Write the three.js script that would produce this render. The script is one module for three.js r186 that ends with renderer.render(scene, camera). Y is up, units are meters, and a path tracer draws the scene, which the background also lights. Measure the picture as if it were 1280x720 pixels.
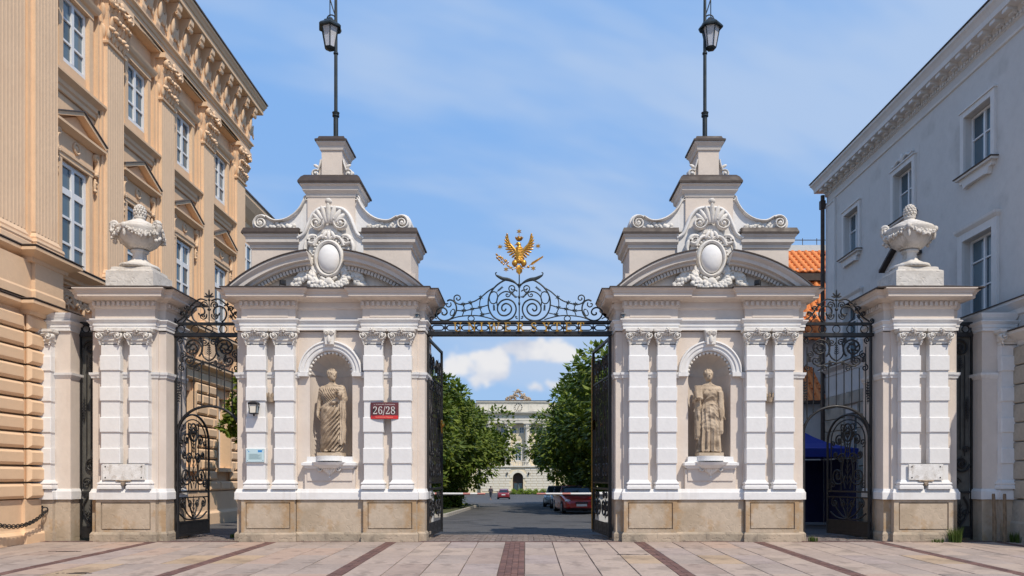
import * as THREE from 'three';
import { mergeGeometries, mergeVertices } from 'three/addons/utils/BufferGeometryUtils.js';
import { MarchingCubes } from 'three/addons/objects/MarchingCubes.js';
import { TextGeometry } from 'three/addons/geometries/TextGeometry.js';
import { FontLoader } from 'three/addons/loaders/FontLoader.js';

// ---------------------------------------------------------------- camera, sky, sun, exposure
const scene = new THREE.Scene();
// level camera with a rising (shift) lens: verticals stay vertical
const EYE = 1.41, DIST = 16.964;
const camera = new THREE.PerspectiveCamera(2 * Math.atan(360 / 950) * 180 / Math.PI, 1280 / 720, 0.1, 3000);
camera.position.set(0, EYE, DIST);
camera.lookAt(0, EYE, 0);
camera.setViewOffset(1280, 720, -17, -237, 1280, 720);
camera.updateProjectionMatrix();

const SUN = new THREE.Vector3(0.70, 1.55, 1.0).normalize();
const sun = new THREE.DirectionalLight(new THREE.Color().setRGB(1.0, 0.9, 0.76), 4.9);
sun.position.copy(SUN).multiplyScalar(120);
sun.target.position.set(0, 0, 0);
sun.castShadow = true;
sun.shadow.mapSize.set(4096, 4096);
Object.assign(sun.shadow.camera, { left: -60, right: 60, top: 60, bottom: -60, near: 1, far: 400 });
sun.shadow.radius = 1;
scene.add(sun, sun.target);

const renderer = new THREE.WebGLRenderer({ antialias: true });
renderer.toneMapping = THREE.LinearToneMapping;
renderer.toneMappingExposure = .85;
renderer.shadowMap.enabled = true;

// ---------------------------------------------------------------- random, noise
function rng(seed) { let s = seed >>> 0; return () => { s = (s + 0x6D2B79F5) >>> 0; let t = s; t = Math.imul(t ^ (t >>> 15), t | 1); t ^= t + Math.imul(t ^ (t >>> 7), t | 61); return ((t ^ (t >>> 14)) >>> 0) / 4294967296; }; }
function hash2(x, y, s) { let h = Math.imul(x | 0, 374761393) + Math.imul(y | 0, 668265263) + Math.imul(s | 0, 1442695041); h = Math.imul(h ^ (h >>> 13), 1274126177); return ((h ^ (h >>> 16)) >>> 0) / 4294967296; }
const smo = t => t * t * (3 - 2 * t);
const clamp = (x, a = 0, b = 1) => Math.min(b, Math.max(a, x));
const sstep = (a, b, x) => smo(clamp((x - a) / (b - a)));
const lerp = (a, b, t) => a + (b - a) * t;
function vnoise(x, y, per, s) { // periodic when per > 0
  const xi = Math.floor(x), yi = Math.floor(y), fx = smo(x - xi), fy = smo(y - yi);
  const w = v => per ? ((v % per) + per) % per : v;
  const a = hash2(w(xi), w(yi), s), b = hash2(w(xi + 1), w(yi), s), c = hash2(w(xi), w(yi + 1), s), d = hash2(w(xi + 1), w(yi + 1), s);
  return lerp(lerp(a, b, fx), lerp(c, d, fx), fy);
}
function fbm(x, y, per, s, oct = 5, gain = 0.5) { let a = 1, f = 1, v = 0, n = 0; for (let i = 0; i < oct; i++) { v += a * vnoise(x * f, y * f, per * f, s + i * 17); n += a; a *= gain; f *= 2; } return v / n; }

// ---------------------------------------------------------------- sky (computed: air and clouds)
{
  const W = 2048, H = 1024, data = new Float32Array(W * H * 4);
  const zen = [0.19, 0.40, 0.86], mid = [0.285, 0.54, 1.0], hor = [0.44, 0.67, 1.0];
  // cumulus heaps near the horizon: azimuth (deg, 0 = straight down the drive, + = right), elevation, half sizes
  const heaps = [[-3.4, 8.0, 2.3, 1.5], [-2.2, 8.6, 1.9, 1.7], [-0.5, 9.7, 1.9, 1.5], [0.6, 9.6, 1.8, 1.1], [2.0, 9.4, 2.0, 1.1], [-4.8, 8.2, 1.6, 1.0], [0.7, 6.7, 1.1, .6], [2.6, 6.9, 1.6, .7]];
  const R0 = rng(5);
  for (let a = 24; a < 345; a += 16 + R0() * 22) { const e = 5 + R0() * 6; for (let k = 0; k < 4; k++) heaps.push([a + (R0() - .5) * 9, e + (R0() - .5) * 1.6, 2 + R0() * 2.4, .7 + R0() * 1.1]); }
  for (let j = 0; j < H; j++) {
    const el = ((j + 0.5) / H - 0.5) * 180;
    for (let i = 0; i < W; i++) {
      if (el < -5) { const o = (j * W + i) * 4; data[o] = .30; data[o + 1] = .29; data[o + 2] = .27; data[o + 3] = 1; continue; }
      const phi = ((i + 0.5) / W - 0.5) * 2 * Math.PI; // atan2(z, x)
      let az = phi * 180 / Math.PI + 90; if (az > 180) az -= 360; if (az < -180) az += 360;
      const o = (j * W + i) * 4;
      const e = Math.max(el, 0), t1 = sstep(0, 26, e), t2 = sstep(22, 75, e);
      let c = [0, 1, 2].map(k => lerp(lerp(hor[k], mid[k], t1), zen[k], t2));
      // thin high veils, wide streaks
      const dz = Math.cos(el * Math.PI / 180), ux = Math.sin(az * Math.PI / 180) * dz / (Math.sin(Math.max(el, 1.5) * Math.PI / 180) + .35), uy = Math.cos(az * Math.PI / 180) * dz / (Math.sin(Math.max(el, 1.5) * Math.PI / 180) + .35);
      const v1 = el < 0 ? 0 : fbm(ux * 1.3 + uy * .6 + 31.4, uy * 4.2 - ux * 1.6 + 9.7, 0, 71, 6, .52);
      const veil = sstep(.42, .70, v1) * .72 * (el > 0 ? 1 : 0);
      c = c.map((v, k) => lerp(v, [0.58, 0.73, 0.98][k], veil));
      // cumulus
      if (el > -1 && el < 16) {
        let m = -9, low = 0;
        for (const h of heaps) { let da = az - h[0]; if (da > 180) da -= 360; if (da < -180) da += 360; if (Math.abs(da) > h[2] * 1.7) continue; const q = 1 - Math.hypot(da / h[2], (el - h[1]) / (h[3] * (el < h[1] ? .72 : 1))); if (q > m) { m = q; low = (el - h[1]) / h[3]; } }
        if (m > -1) {
          const n = fbm(az * .55 + 3.1, el * .8 + 1.7, 0, 11, 6, .55), nb = fbm(az * .55 + .12, el * .8 + 2.02, 0, 11, 5, .55);
          const dd = m + (n - .5) * 1.9, al = sstep(.0, .36, dd) * .95;
          const sh = clamp(.72 + low * .2 + (n - nb) * 1.6 + .12 * dd);
          c = c.map((v, k) => lerp(v, lerp([0.64, 0.71, 0.87][k], [1.0, 0.99, 1.0][k], sh), al));
        }
      }
      if (el < 0) { const g = sstep(0, -4, el); c = c.map((v, k) => lerp(v, [0.30, 0.29, 0.27][k], g)); }
      data[o] = c[0]; data[o + 1] = c[1]; data[o + 2] = c[2]; data[o + 3] = 1;
    }
  }
  const sky = new THREE.DataTexture(data, W, H, THREE.RGBAFormat, THREE.FloatType);
  sky.mapping = THREE.EquirectangularReflectionMapping; sky.magFilter = sky.minFilter = THREE.LinearFilter; sky.wrapS = THREE.RepeatWrapping; sky.needsUpdate = true;
  scene.background = sky; scene.environment = sky;
}

// ---------------------------------------------------------------- textures and materials
const L2S = v => { v = clamp(v); return Math.round(255 * (v <= 0.0031308 ? v * 12.92 : 1.055 * Math.pow(v, 1 / 2.4) - 0.055)); };
function makeTex(n, metres, fn, colour = true) {
  const d = new Uint8Array(n * n * 4);
  for (let j = 0; j < n; j++) for (let i = 0; i < n; i++) {
    const c = fn(i / n, j / n), o = (j * n + i) * 4;
    for (let k = 0; k < 3; k++) d[o + k] = colour ? L2S(c[k]) : Math.round(255 * clamp(Array.isArray(c) ? c[k] : c));
    d[o + 3] = 255;
  }
  const t = new THREE.DataTexture(d, n, n); t.wrapS = t.wrapT = THREE.RepeatWrapping; t.magFilter = THREE.LinearFilter; t.minFilter = THREE.LinearMipmapLinearFilter; t.generateMipmaps = true;
  if (colour) t.colorSpace = THREE.SRGBColorSpace; t.repeat.set(1 / metres, 1 / metres); t.needsUpdate = true; return t;
}
const mul = (c, f) => c.map(v => v * f);
const mixc = (a, b, t) => a.map((v, k) => lerp(v, b[k], t));
// plaster: base tone with trowel mottling, rain-streak grime and fine grain
const plasterBump = makeTex(256, 1.3, (u, v) => .5 + .6 * (fbm(u * 24, v * 24, 24, 3, 4) - .5) + .3 * (fbm(u * 6, v * 6, 6, 8, 3) - .5), false);
const stoneBump = makeTex(256, 1.1, (u, v) => .5 + .8 * (fbm(u * 14, v * 14, 14, 5, 5, .6) - .5) - .5 * sstep(.66, .74, fbm(u * 20, v * 20, 20, 41, 3)), false);
function plaster(col, { dirt = [.30, .26, .22], amt = .25, streak = .2, rough = .9, seed = 1, metres = 3.1, bump = .004 } = {}) {
  const map = makeTex(256, metres, (u, v) => {
    const a = fbm(u * 4, v * 4, 4, seed, 6), b = fbm(u * 38, v * 38, 38, seed + 5, 3), s = fbm(u * 44, v * 3, 0, seed + 9, 4) * sstep(.4, .75, fbm(u * 3, v * 3, 3, seed + 13, 3)) * (1 - Math.abs(u * 2 - 1) ** 8);
    let c = mul(col, 1 + (a - .5) * .16 + (b - .5) * .08);
    c = mixc(c, dirt, amt * sstep(.52, .82, a) * (.5 + b)); c = mixc(c, dirt, streak * sstep(.38, .62, s) * .6); return c;
  });
  return new THREE.MeshStandardMaterial({ map, roughness: rough, bumpMap: plasterBump, bumpScale: bump });
}
function stone(col, col2, { dirt = [.2, .17, .14], amt = .4, seed = 2, rough = .9, metres = 2.7, scale = 5, bump = .006 } = {}) {
  const map = makeTex(256, metres, (u, v) => {
    const a = fbm(u * scale, v * scale, scale, seed, 6, .55), b = fbm(u * 40, v * 40, 40, seed + 3, 3), d = fbm(u * 7, v * 7, 7, seed + 21, 6, .6);
    let c = mixc(col, col2, sstep(.35, .65, a)); c = mul(c, .9 + .22 * b); return mixc(c, dirt, amt * sstep(.52, .72, d));
  });
  return new THREE.MeshStandardMaterial({ map, roughness: rough, bumpMap: stoneBump, bumpScale: bump });
}
const flat = (r, g, b, rough = .6, metal = 0, extra = {}) => new THREE.MeshStandardMaterial({ color: new THREE.Color().setRGB(r, g, b), roughness: rough, metalness: metal, ...extra });
function mottled(col, col2, rough, metal, seed, metres = .9, bump = 0) {
  const map = makeTex(256, metres, (u, v) => mixc(col, col2, clamp(fbm(u * 9, v * 9, 9, seed, 5, .6) * 1.6 - .3)));
  const rm = makeTex(128, metres, (u, v) => { const q = clamp(rough + .35 * (fbm(u * 7, v * 7, 7, seed + 4, 4) - .5)); return [q, q, q]; }, false);
  return new THREE.MeshStandardMaterial({ map, roughnessMap: rm, roughness: 1, metalness: metal, ...(bump ? { bumpMap: stoneBump, bumpScale: bump } : {}) });
}
const M = {
  white: plaster([.73, .72, .71], { dirt: [.44, .38, .32], amt: .30, streak: .26, seed: 11 }),
  beige: plaster([.655, .575, .505], { dirt: [.40, .32, .26], amt: .25, streak: .22, seed: 23 }),
  grey: plaster([.61, .565, .52], { dirt: [.34, .29, .25], amt: .25, streak: .2, seed: 31 }),
  sand: stone([.38, .30, .215], [.46, .375, .285], { dirt: [.36, .21, .085], amt: .6, seed: 44 }),
  sandDark: stone([.34, .28, .21], [.44, .35, .26], { dirt: [.17, .14, .11], amt: .6, seed: 51, bump: .012 }),
  roof: mottled([.036, .025, .021], [.062, .044, .036], .62, .05, 61),
  iron: mottled([.011, .011, .012], [.022, .021, .022], .45, .15, 67, .5),
  ironGreen: mottled([.014, .022, .025], [.026, .036, .040], .45, .2, 69, .5),
  gold: mottled([.76, .40, .06], [.34, .17, .035], .34, .65, 73, .35),
  ornament: stone([.66, .63, .58], [.72, .69, .65], { dirt: [.36, .31, .25], amt: .45, seed: 83, bump: .005 }),
  statue: stone([.38, .295, .21], [.50, .40, .295], { dirt: [.15, .11, .08], amt: .75, seed: 91, bump: .008, metres: 1.1 }),
  urn: stone([.58, .54, .49], [.66, .62, .57], { dirt: [.30, .26, .21], amt: .5, seed: 97, bump: .008, metres: 1.7 }),
  ochre: plaster([.72, .505, .325], { dirt: [.52, .30, .15], amt: .3, streak: .25, seed: 101 }),
  ochreFlute: plaster([.76, .54, .355], { dirt: [.55, .36, .22], amt: .3, streak: .3, seed: 107 }),
  lead: mottled([.075, .058, .05], [.12, .09, .075], .55, .2, 117),
  winFrame: plaster([.74, .75, .76], { amt: .12, streak: .05, seed: 121, rough: .5, bump: .001 }),
  coolGrey: plaster([.58, .565, .545], { dirt: [.32, .31, .29], amt: .4, streak: .4, seed: 127 }),
  coolTrim: plaster([.67, .655, .635], { dirt: [.36, .35, .33], amt: .25, streak: .2, seed: 131 }),
  coolStone: stone([.30, .27, .22], [.38, .34, .28], { dirt: [.16, .14, .11], amt: .4, seed: 133 }),
  glass: new THREE.MeshPhysicalMaterial({ color: new THREE.Color().setRGB(.05, .085, .11), roughness: .04, ior: 1.6, specularIntensity: 1 }),
  glassBlue: new THREE.MeshPhysicalMaterial({ color: new THREE.Color().setRGB(.085, .135, .17), roughness: .06, ior: 1.6 }),
  glassPale: new THREE.MeshPhysicalMaterial({ color: new THREE.Color().setRGB(.13, .19, .23), roughness: .05, ior: 1.6 }),
  tile: stone([.60, .165, .035], [.72, .24, .06], { dirt: [.30, .08, .03], amt: .55, seed: 137, rough: .75, metres: 1.9 }),
  palace: plaster([.70, .61, .45], { amt: .3, streak: .2, seed: 141 }),
  palaceTrim: plaster([.70, .66, .57], { amt: .3, streak: .2, seed: 143 }),
};

// ---------------------------------------------------------------- geometry helpers
const V = (x, y, z) => new THREE.Vector3(x, y, z);
function N(g) { // position + normal only, no index
  if (g.index) g = g.toNonIndexed();
  if (!g.attributes.normal) g.computeVertexNormals();
  for (const k of Object.keys(g.attributes)) if (k !== 'position' && k !== 'normal') g.deleteAttribute(k);
  g.morphAttributes = {}; return g;
}
const move = (g, x = 0, y = 0, z = 0) => g.translate(x, y, z);
const box = (w, h, d, x = 0, y = 0, z = 0) => N(new THREE.BoxGeometry(w, h, d)).translate(x, y, z);
const bx = (x0, x1, y0, y1, z0, z1) => box(x1 - x0, y1 - y0, z1 - z0, (x0 + x1) / 2, (y0 + y1) / 2, (z0 + z1) / 2);
const cyl = (r0, r1, h, x, y, z, n = 12) => N(new THREE.CylinderGeometry(r1, r0, h, n)).translate(x, y + h / 2, z); // r0 bottom
const sph = (r, x, y, z, sx = 1, sy = 1, sz = 1, n = 9) => N(new THREE.SphereGeometry(r, n, Math.max(5, Math.round(n * .7))).scale(sx, sy, sz)).translate(x, y, z);
const lathe = (pts, n = 24) => N(new THREE.LatheGeometry(pts.map(p => new THREE.Vector2(p[0], p[1])), n));
function chamBox(x0, x1, y0, y1, z0, z1, c = .01) { // front edges bevelled
  return N(extr([[x0 + c, y0 + c], [x1 - c, y0 + c], [x1 - c, y1 - c], [x0 + c, y1 - c]], z0 + c, z1 - c, c, 1));
}
function shapeOf(pts, holes = []) { const s = new THREE.Shape(pts.map(p => new THREE.Vector2(p[0], p[1]))); for (const h of holes) s.holes.push(new THREE.Path(h.map(p => new THREE.Vector2(p[0], p[1])))); return s; }
function extr(pts, z0, z1, bevel = 0, seg = 1, holes = []) {
  const g = new THREE.ExtrudeGeometry(shapeOf(pts, holes), { depth: z1 - z0, bevelEnabled: bevel > 0, bevelThickness: bevel, bevelSize: bevel, bevelSegments: seg, curveSegments: 12 });
  return N(g).translate(0, 0, z0);
}
function fromTris(pos) { const g = new THREE.BufferGeometry(); g.setAttribute('position', new THREE.Float32BufferAttribute(pos, 3)); g.computeVertexNormals(); return g; }
// moulding: profile [[out, y], ...] run along a plan path [[x, z], ...]; outward = left-hand (-dz, dx)
function mould(path, prof, closed = false) {
  const n = path.length, nor = [], seg = closed ? n : n - 1;
  for (let i = 0; i < seg; i++) { const a = path[i], b = path[(i + 1) % n], dx = b[0] - a[0], dz = b[1] - a[1], l = Math.hypot(dx, dz); nor.push([-dz / l, dx / l]); }
  const mit = path.map((p, i) => { const a = closed ? nor[(i + seg - 1) % seg] : nor[Math.max(0, i - 1)], b = closed ? nor[i] : nor[Math.min(seg - 1, i)], d = 1 + a[0] * b[0] + a[1] * b[1]; return [(a[0] + b[0]) / d, (a[1] + b[1]) / d]; });
  const P = (i, q) => [path[i][0] + mit[i][0] * q[0], q[1], path[i][1] + mit[i][1] * q[0]];
  const pos = [];
  for (let i = 0; i < seg; i++) { const k = (i + 1) % n; for (let j = 0; j < prof.length - 1; j++) { const a = P(i, prof[j]), b = P(k, prof[j]), c = P(k, prof[j + 1]), d = P(i, prof[j + 1]); pos.push(...a, ...b, ...c, ...a, ...c, ...d); } }
  if (!closed) for (const [i, f] of [[0, 0], [n - 1, 1]]) { // end caps: fan
    const pts = prof.map(q => P(i, q)); pts.push([path[i][0], prof[prof.length - 1][1], path[i][1]], [path[i][0], prof[0][1], path[i][1]]);
    const ctr = pts[pts.length - 1]; for (let j = 0; j < pts.length - 2; j++) pos.push(...ctr, ...pts[f ? j + 1 : j], ...pts[f ? j : j + 1]);
  }
  return fromTris(pos);
}
// flat lid over a plan path (grown by off) at height y
function lid(path, off, y) {
  const n = path.length, nor = []; for (let i = 0; i < n - 1; i++) { const dx = path[i + 1][0] - path[i][0], dz = path[i + 1][1] - path[i][1], l = Math.hypot(dx, dz); nor.push([-dz / l, dx / l]); }
  const pts = path.map((p, i) => { const a = nor[Math.max(0, i - 1)], b = nor[Math.min(n - 2, i)], d = 1 + a[0] * b[0] + a[1] * b[1]; return new THREE.Vector2(p[0] + (a[0] + b[0]) / d * off, -(p[1] + (a[1] + b[1]) / d * off)); });
  return N(new THREE.ShapeGeometry(new THREE.Shape(pts))).rotateX(-Math.PI / 2).translate(0, y, 0);
}
// loft through rings of points
function loft(rings, { cap = true, smooth = true } = {}) {
  const m = rings[0].length, pos = [], idx = [];
  rings.forEach(r => r.forEach(p => pos.push(p[0], p[1], p[2])));
  for (let i = 0; i < rings.length - 1; i++) for (let j = 0; j < m; j++) { const a = i * m + j, b = i * m + (j + 1) % m, c = b + m, d = a + m; idx.push(a, b, c, a, c, d); }
  let g = new THREE.BufferGeometry(); g.setAttribute('position', new THREE.Float32BufferAttribute(pos, 3)); g.setIndex(idx);
  if (!smooth) g = g.toNonIndexed(); g.computeVertexNormals(); g = N(g);
  if (!cap) return g;
  const t = []; for (const [r, f] of [[rings[0], 1], [rings[rings.length - 1], 0]]) for (let j = 1; j < m - 1; j++) t.push(...r[0], ...r[f ? j + 1 : j], ...r[f ? j : j + 1]);
  return mergeGeometries([g, fromTris(t)]);
}
function curve(pts, n = 24) { return new THREE.CatmullRomCurve3(pts.map(p => V(p[0], p[1], 0)), false, 'centripetal').getPoints(n).map(p => [p.x, p.y]); }
function spiral(cx, cy, r0, r1, a0, turns, n = 30) { const o = []; for (let i = 0; i <= n; i++) { const t = i / n, a = a0 + turns * 2 * Math.PI * t, r = lerp(r0, r1, Math.pow(t, .85)); o.push([cx + r * Math.cos(a), cy + r * Math.sin(a)]); } return o; }
// planar stroke: half-width rn in the plane, half-depth rz across it (numbers or functions of t)
function band(pts, rn, rz, z = 0, k = 6) {
  const f = v => typeof v === 'function' ? v : () => v, a = f(rn), b = f(rz), n = pts.length, rings = [];
  for (let i = 0; i < n; i++) {
    const p = pts[Math.max(0, i - 1)], q = pts[Math.min(n - 1, i + 1)], tx = q[0] - p[0], ty = q[1] - p[1], l = Math.hypot(tx, ty) || 1, t = i / (n - 1), r = [];
    for (let j = 0; j < k; j++) { const w = (j + .5) / k * 2 * Math.PI, c = Math.cos(w) * a(t), s = Math.sin(w) * b(t); r.push([pts[i][0] - ty / l * c, pts[i][1] + tx / l * c, z + s]); }
    rings.push(r);
  }
  return loft(rings);
}
// free tube through 3D points
function tube(pts, r, n = 16, k = 6) { return N(new THREE.TubeGeometry(new THREE.CatmullRomCurve3(pts.map(p => V(...p)), false, 'centripetal'), n, r, k)); }
// pointed leaf / petal: flattened ellipsoid from a to b
function petal(ax, ay, az, bx_, by, bz, w, th, n = 7) {
  const a = V(ax, ay, az), b = V(bx_, by, bz), d = b.clone().sub(a), l = d.length(), g = N(new THREE.SphereGeometry(.5, n, 6)); g.scale(w, l, th);
  const q = new THREE.Quaternion().setFromUnitVectors(V(0, 1, 0), d.normalize()); g.applyQuaternion(q); return g.translate((ax + bx_) / 2, (ay + by) / 2, (az + bz) / 2);
}
function boxUV(g) { // uv in metres, projected along the dominant normal axis
  const p = g.attributes.position, n = g.attributes.normal, uv = new Float32Array(p.count * 2);
  for (let i = 0; i < p.count; i += 3) {
    let ax = 0, ay = 0, az = 0; for (let k = i; k < i + 3 && k < p.count; k++) { ax += n.getX(k); ay += n.getY(k); az += n.getZ(k); }
    ax = Math.abs(ax); ay = Math.abs(ay); az = Math.abs(az);
    for (let k = i; k < i + 3 && k < p.count; k++) { const x = p.getX(k), y = p.getY(k), z = p.getZ(k); if (ay >= ax && ay >= az) { uv[2 * k] = x; uv[2 * k + 1] = z; } else if (ax > az) { uv[2 * k] = z + .37; uv[2 * k + 1] = y; } else { uv[2 * k] = x; uv[2 * k + 1] = y; } }
  }
  g.setAttribute('uv', new THREE.BufferAttribute(uv, 2)); return g;
}
const geo = list => { const a = (Array.isArray(list) ? list.flat(9) : [list]); return boxUV(a.length > 1 ? mergeGeometries(a) : a[0]); };
const taken = new Map();
function numbered(name) { const k = taken.get(name) || 0; taken.set(name, k + 1); return k ? `${name}_${String(k).padStart(3, '0')}` : name; }
function mk(name, list, mat, parent) { // one mesh; parent omitted = caller adds it
  const m = new THREE.Mesh(list.isBufferGeometry && list.attributes.uv ? list : geo(list), mat); m.name = name; m.castShadow = m.receiveShadow = true; if (parent) parent.add(m); return m;
}
function fine(name, list, mat, parent) { const m = mk(name, list, mat, parent); m.userData.kind = 'stuff'; return m; } // many pieces, each too small to pick apart
function info(o, label, category, group) { o.userData.label = label; o.userData.category = category; if (group) o.userData.group = group; return o; }
function thing(name, label, category, pos = [0, 0, 0], turn = 0, group) { const g = new THREE.Group(); g.name = numbered(name); g.position.set(...pos); g.rotation.y = turn; info(g, label, category, group); scene.add(g); return g; }
function solo(name, list, mat, label, category, pos = [0, 0, 0], turn = 0, group) { const m = mk(numbered(name), list, mat, scene); m.position.set(...pos); m.rotation.y = turn; return info(m, label, category, group); }
function setting(name, list, mat) { const m = mk(numbered(name), list, mat, scene); m.userData.kind = 'structure'; m.userData.label = name.replace(/_/g, ' '); return m; }
function copyOf(src, label, group) { const c = src.clone(); c.name = numbered(src.name.replace(/_\d{3}$/, '')); scene.add(c); info(c, label, src.userData.category, group || src.userData.group); return c; }
function put(m, x, y, z, ry = 0) { m.position.set(x, y, z); m.rotation.y = ry; return m; }
const mirX = g => { const h = g.clone().applyMatrix4(new THREE.Matrix4().makeScale(-1, 1, 1)); const p = h.attributes.position, n = h.attributes.normal; for (let i = 0; i < p.count; i += 3) for (const a of [p, n]) { for (let c = 0; c < 3; c++) { const t = a.array[(i + 1) * 3 + c]; a.array[(i + 1) * 3 + c] = a.array[(i + 2) * 3 + c]; a.array[(i + 2) * 3 + c] = t; } } return h; };
M.ochreDark = M.ochre;
const both = list => { const a = Array.isArray(list) ? list.flat(9) : [list]; return a.concat(a.map(mirX)); };
// implicit surface
function sdfMesh(fn, lo, hi, res) {
  const mc = new MarchingCubes(res, new THREE.MeshBasicMaterial(), false, false, 300000); mc.isolation = 0;
  const s = res, F = mc.field, h = s / 2;
  const X = i => lerp(lo[0], hi[0], i / s), Y = i => lerp(lo[1], hi[1], i / s), Z = i => lerp(lo[2], hi[2], i / s), B = 6;
  const rad = Math.hypot((hi[0] - lo[0]), (hi[1] - lo[1]), (hi[2] - lo[2])) / s * B * .5 * 1.15 + .03; // skip blocks far from the surface
  for (let k0 = 0; k0 < s; k0 += B) for (let j0 = 0; j0 < s; j0 += B) for (let i0 = 0; i0 < s; i0 += B) {
    const dc = fn(X(i0 + B / 2), Y(j0 + B / 2), Z(k0 + B / 2)), far = Math.abs(dc) > rad;
    for (let k = k0; k < Math.min(s, k0 + B); k++) for (let j = j0; j < Math.min(s, j0 + B); j++) for (let i = i0; i < Math.min(s, i0 + B); i++) F[i + j * s + k * s * s] = far ? -dc : -fn(X(i), Y(j), Z(k));
  }
  mc.update();
  const c = mc.count, P = mc.positionArray, pos = new Float32Array(c * 3);
  for (let i = 0; i < c; i++) for (let a = 0; a < 3; a++) pos[i * 3 + a] = lerp(lo[a], hi[a], (P[i * 3 + a] + 1) / 2);
  let g = new THREE.BufferGeometry(); g.setAttribute('position', new THREE.BufferAttribute(pos, 3));
  g = mergeVertices(g, 1e-5); g.computeVertexNormals(); return N(g);
}
const ONE = Math.PI / 2;

// ---------------------------------------------------------------- ground, court, pavement
const gy = z => z > 0 ? -.019 * z : z > -100 ? .018 * z : -1.8 + .006 * (z + 100);
function sheet(x0, x1, zs, dy) { // strip that follows the fall of the ground
  const pos = []; for (let i = 0; i < zs.length - 1; i++) { const a = zs[i], b = zs[i + 1], ya = gy(a) + dy, yb = gy(b) + dy; pos.push(x0, ya, a, x1, ya, a, x1, yb, b, x0, ya, a, x1, yb, b, x0, yb, b); }
  return fromTris(pos);
}
const gravelMap = makeTex(256, 6, (u, v) => { const a = fbm(u * 6, v * 6, 6, 7, 6, .6), b = fbm(u * 90, v * 90, 90, 9, 2); return mul(mixc([.10, .12, .05], [.20, .17, .11], sstep(.4, .6, a)), .7 + .6 * b); });
setting('ground', sheet(-900, 900, [900, 200, 60, 0, -30, -60, -100, -200, -900, -1500], -.06), new THREE.MeshStandardMaterial({ map: gravelMap, roughness: 1 }));
const asphaltMap = makeTex(512, 9, (u, v) => { const a = fbm(u * 5, v * 5, 5, 17, 6, .6), b = vnoise(u * 420, v * 420, 420, 19), c = fbm(u * 12, v * 12, 12, 29, 4); let k = .078 + .03 * (a - .5) + .05 * (b - .5); k *= 1 - .35 * sstep(.62, .7, c); return [k * 1.0, k * 1.0, k * 1.03]; });
const asphalt = new THREE.MeshStandardMaterial({ map: asphaltMap, roughness: .88, bumpMap: stoneBump, bumpScale: .006 });
setting('asphalt_drive', sheet(-60, 60, [-2.35, -16, -40, -70, -100, -135, -160], -.02), asphalt);

// kerbed planting beds along the drive
const grassMap = makeTex(256, 3, (u, v) => { const a = fbm(u * 5, v * 5, 5, 37, 6, .6), b = fbm(u * 80, v * 80, 80, 39, 2); return mul(mixc([.045, .075, .018], [.10, .095, .045], sstep(.42, .66, a)), .6 + .8 * b); });
const bedMat = new THREE.MeshStandardMaterial({ map: grassMap, roughness: 1 });
const kerbMat = stone([.34, .32, .29], [.42, .40, .36], { seed: 151, metres: 1.4 });
function bed(name, x0, x1, z0, z1) {
  const y = (gy(z0) + gy(z1)) / 2, tilt = Math.atan((gy(z0) - gy(z1)) / (z0 - z1)), r = .9, pts = [];
  for (const [cx, cz, a0] of [[x1 - r, -(z0 - r), -ONE], [x1 - r, -(z1 + r), 0], [x0 + r, -(z1 + r), ONE], [x0 + r, -(z0 - r), 2 * ONE]]) for (let i = 0; i <= 6; i++) { const a = a0 + i / 6 * ONE; pts.push([cx + r * Math.cos(a), cz + r * Math.sin(a)]); }
  const cz = (z0 + z1) / 2, loc = pts.map(p => [p[0], p[1] + cz]);
  const g = setting(name, extr(loc, -.25, .06).rotateX(-ONE), bedMat); g.position.set(0, y, cz); g.rotation.x = -tilt;
  // kerb stones
  const path = loc.map(p => [p[0], -p[1]]), R = rng(z0 * -7 | 0);
  for (let i = 0; i < path.length; i++) {
    const a = path[i], b = path[(i + 1) % path.length], l = Math.hypot(b[0] - a[0], b[1] - a[1]), n = Math.max(1, Math.round(l / 1));
    const ang = Math.atan2(-(b[1] - a[1]), b[0] - a[0]);
    for (let k = 0; k < n; k++) { const t = (k + .5) / n, m = mk('kerb_stone', [chamBox(-l / n / 2 + .005, l / n / 2 - .005, -.2, .125 + R() * .012, -.07, .07, .012)], kerbMat, g); m.position.set(lerp(a[0], b[0], t), 0, lerp(a[1], b[1], t)); m.rotation.y = ang; }
  }
  return g;
}
bed('planting_bed', -9.5, -3.5, -15.5, -41); bed('planting_bed', 4.9, 11, -17, -60);

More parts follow.
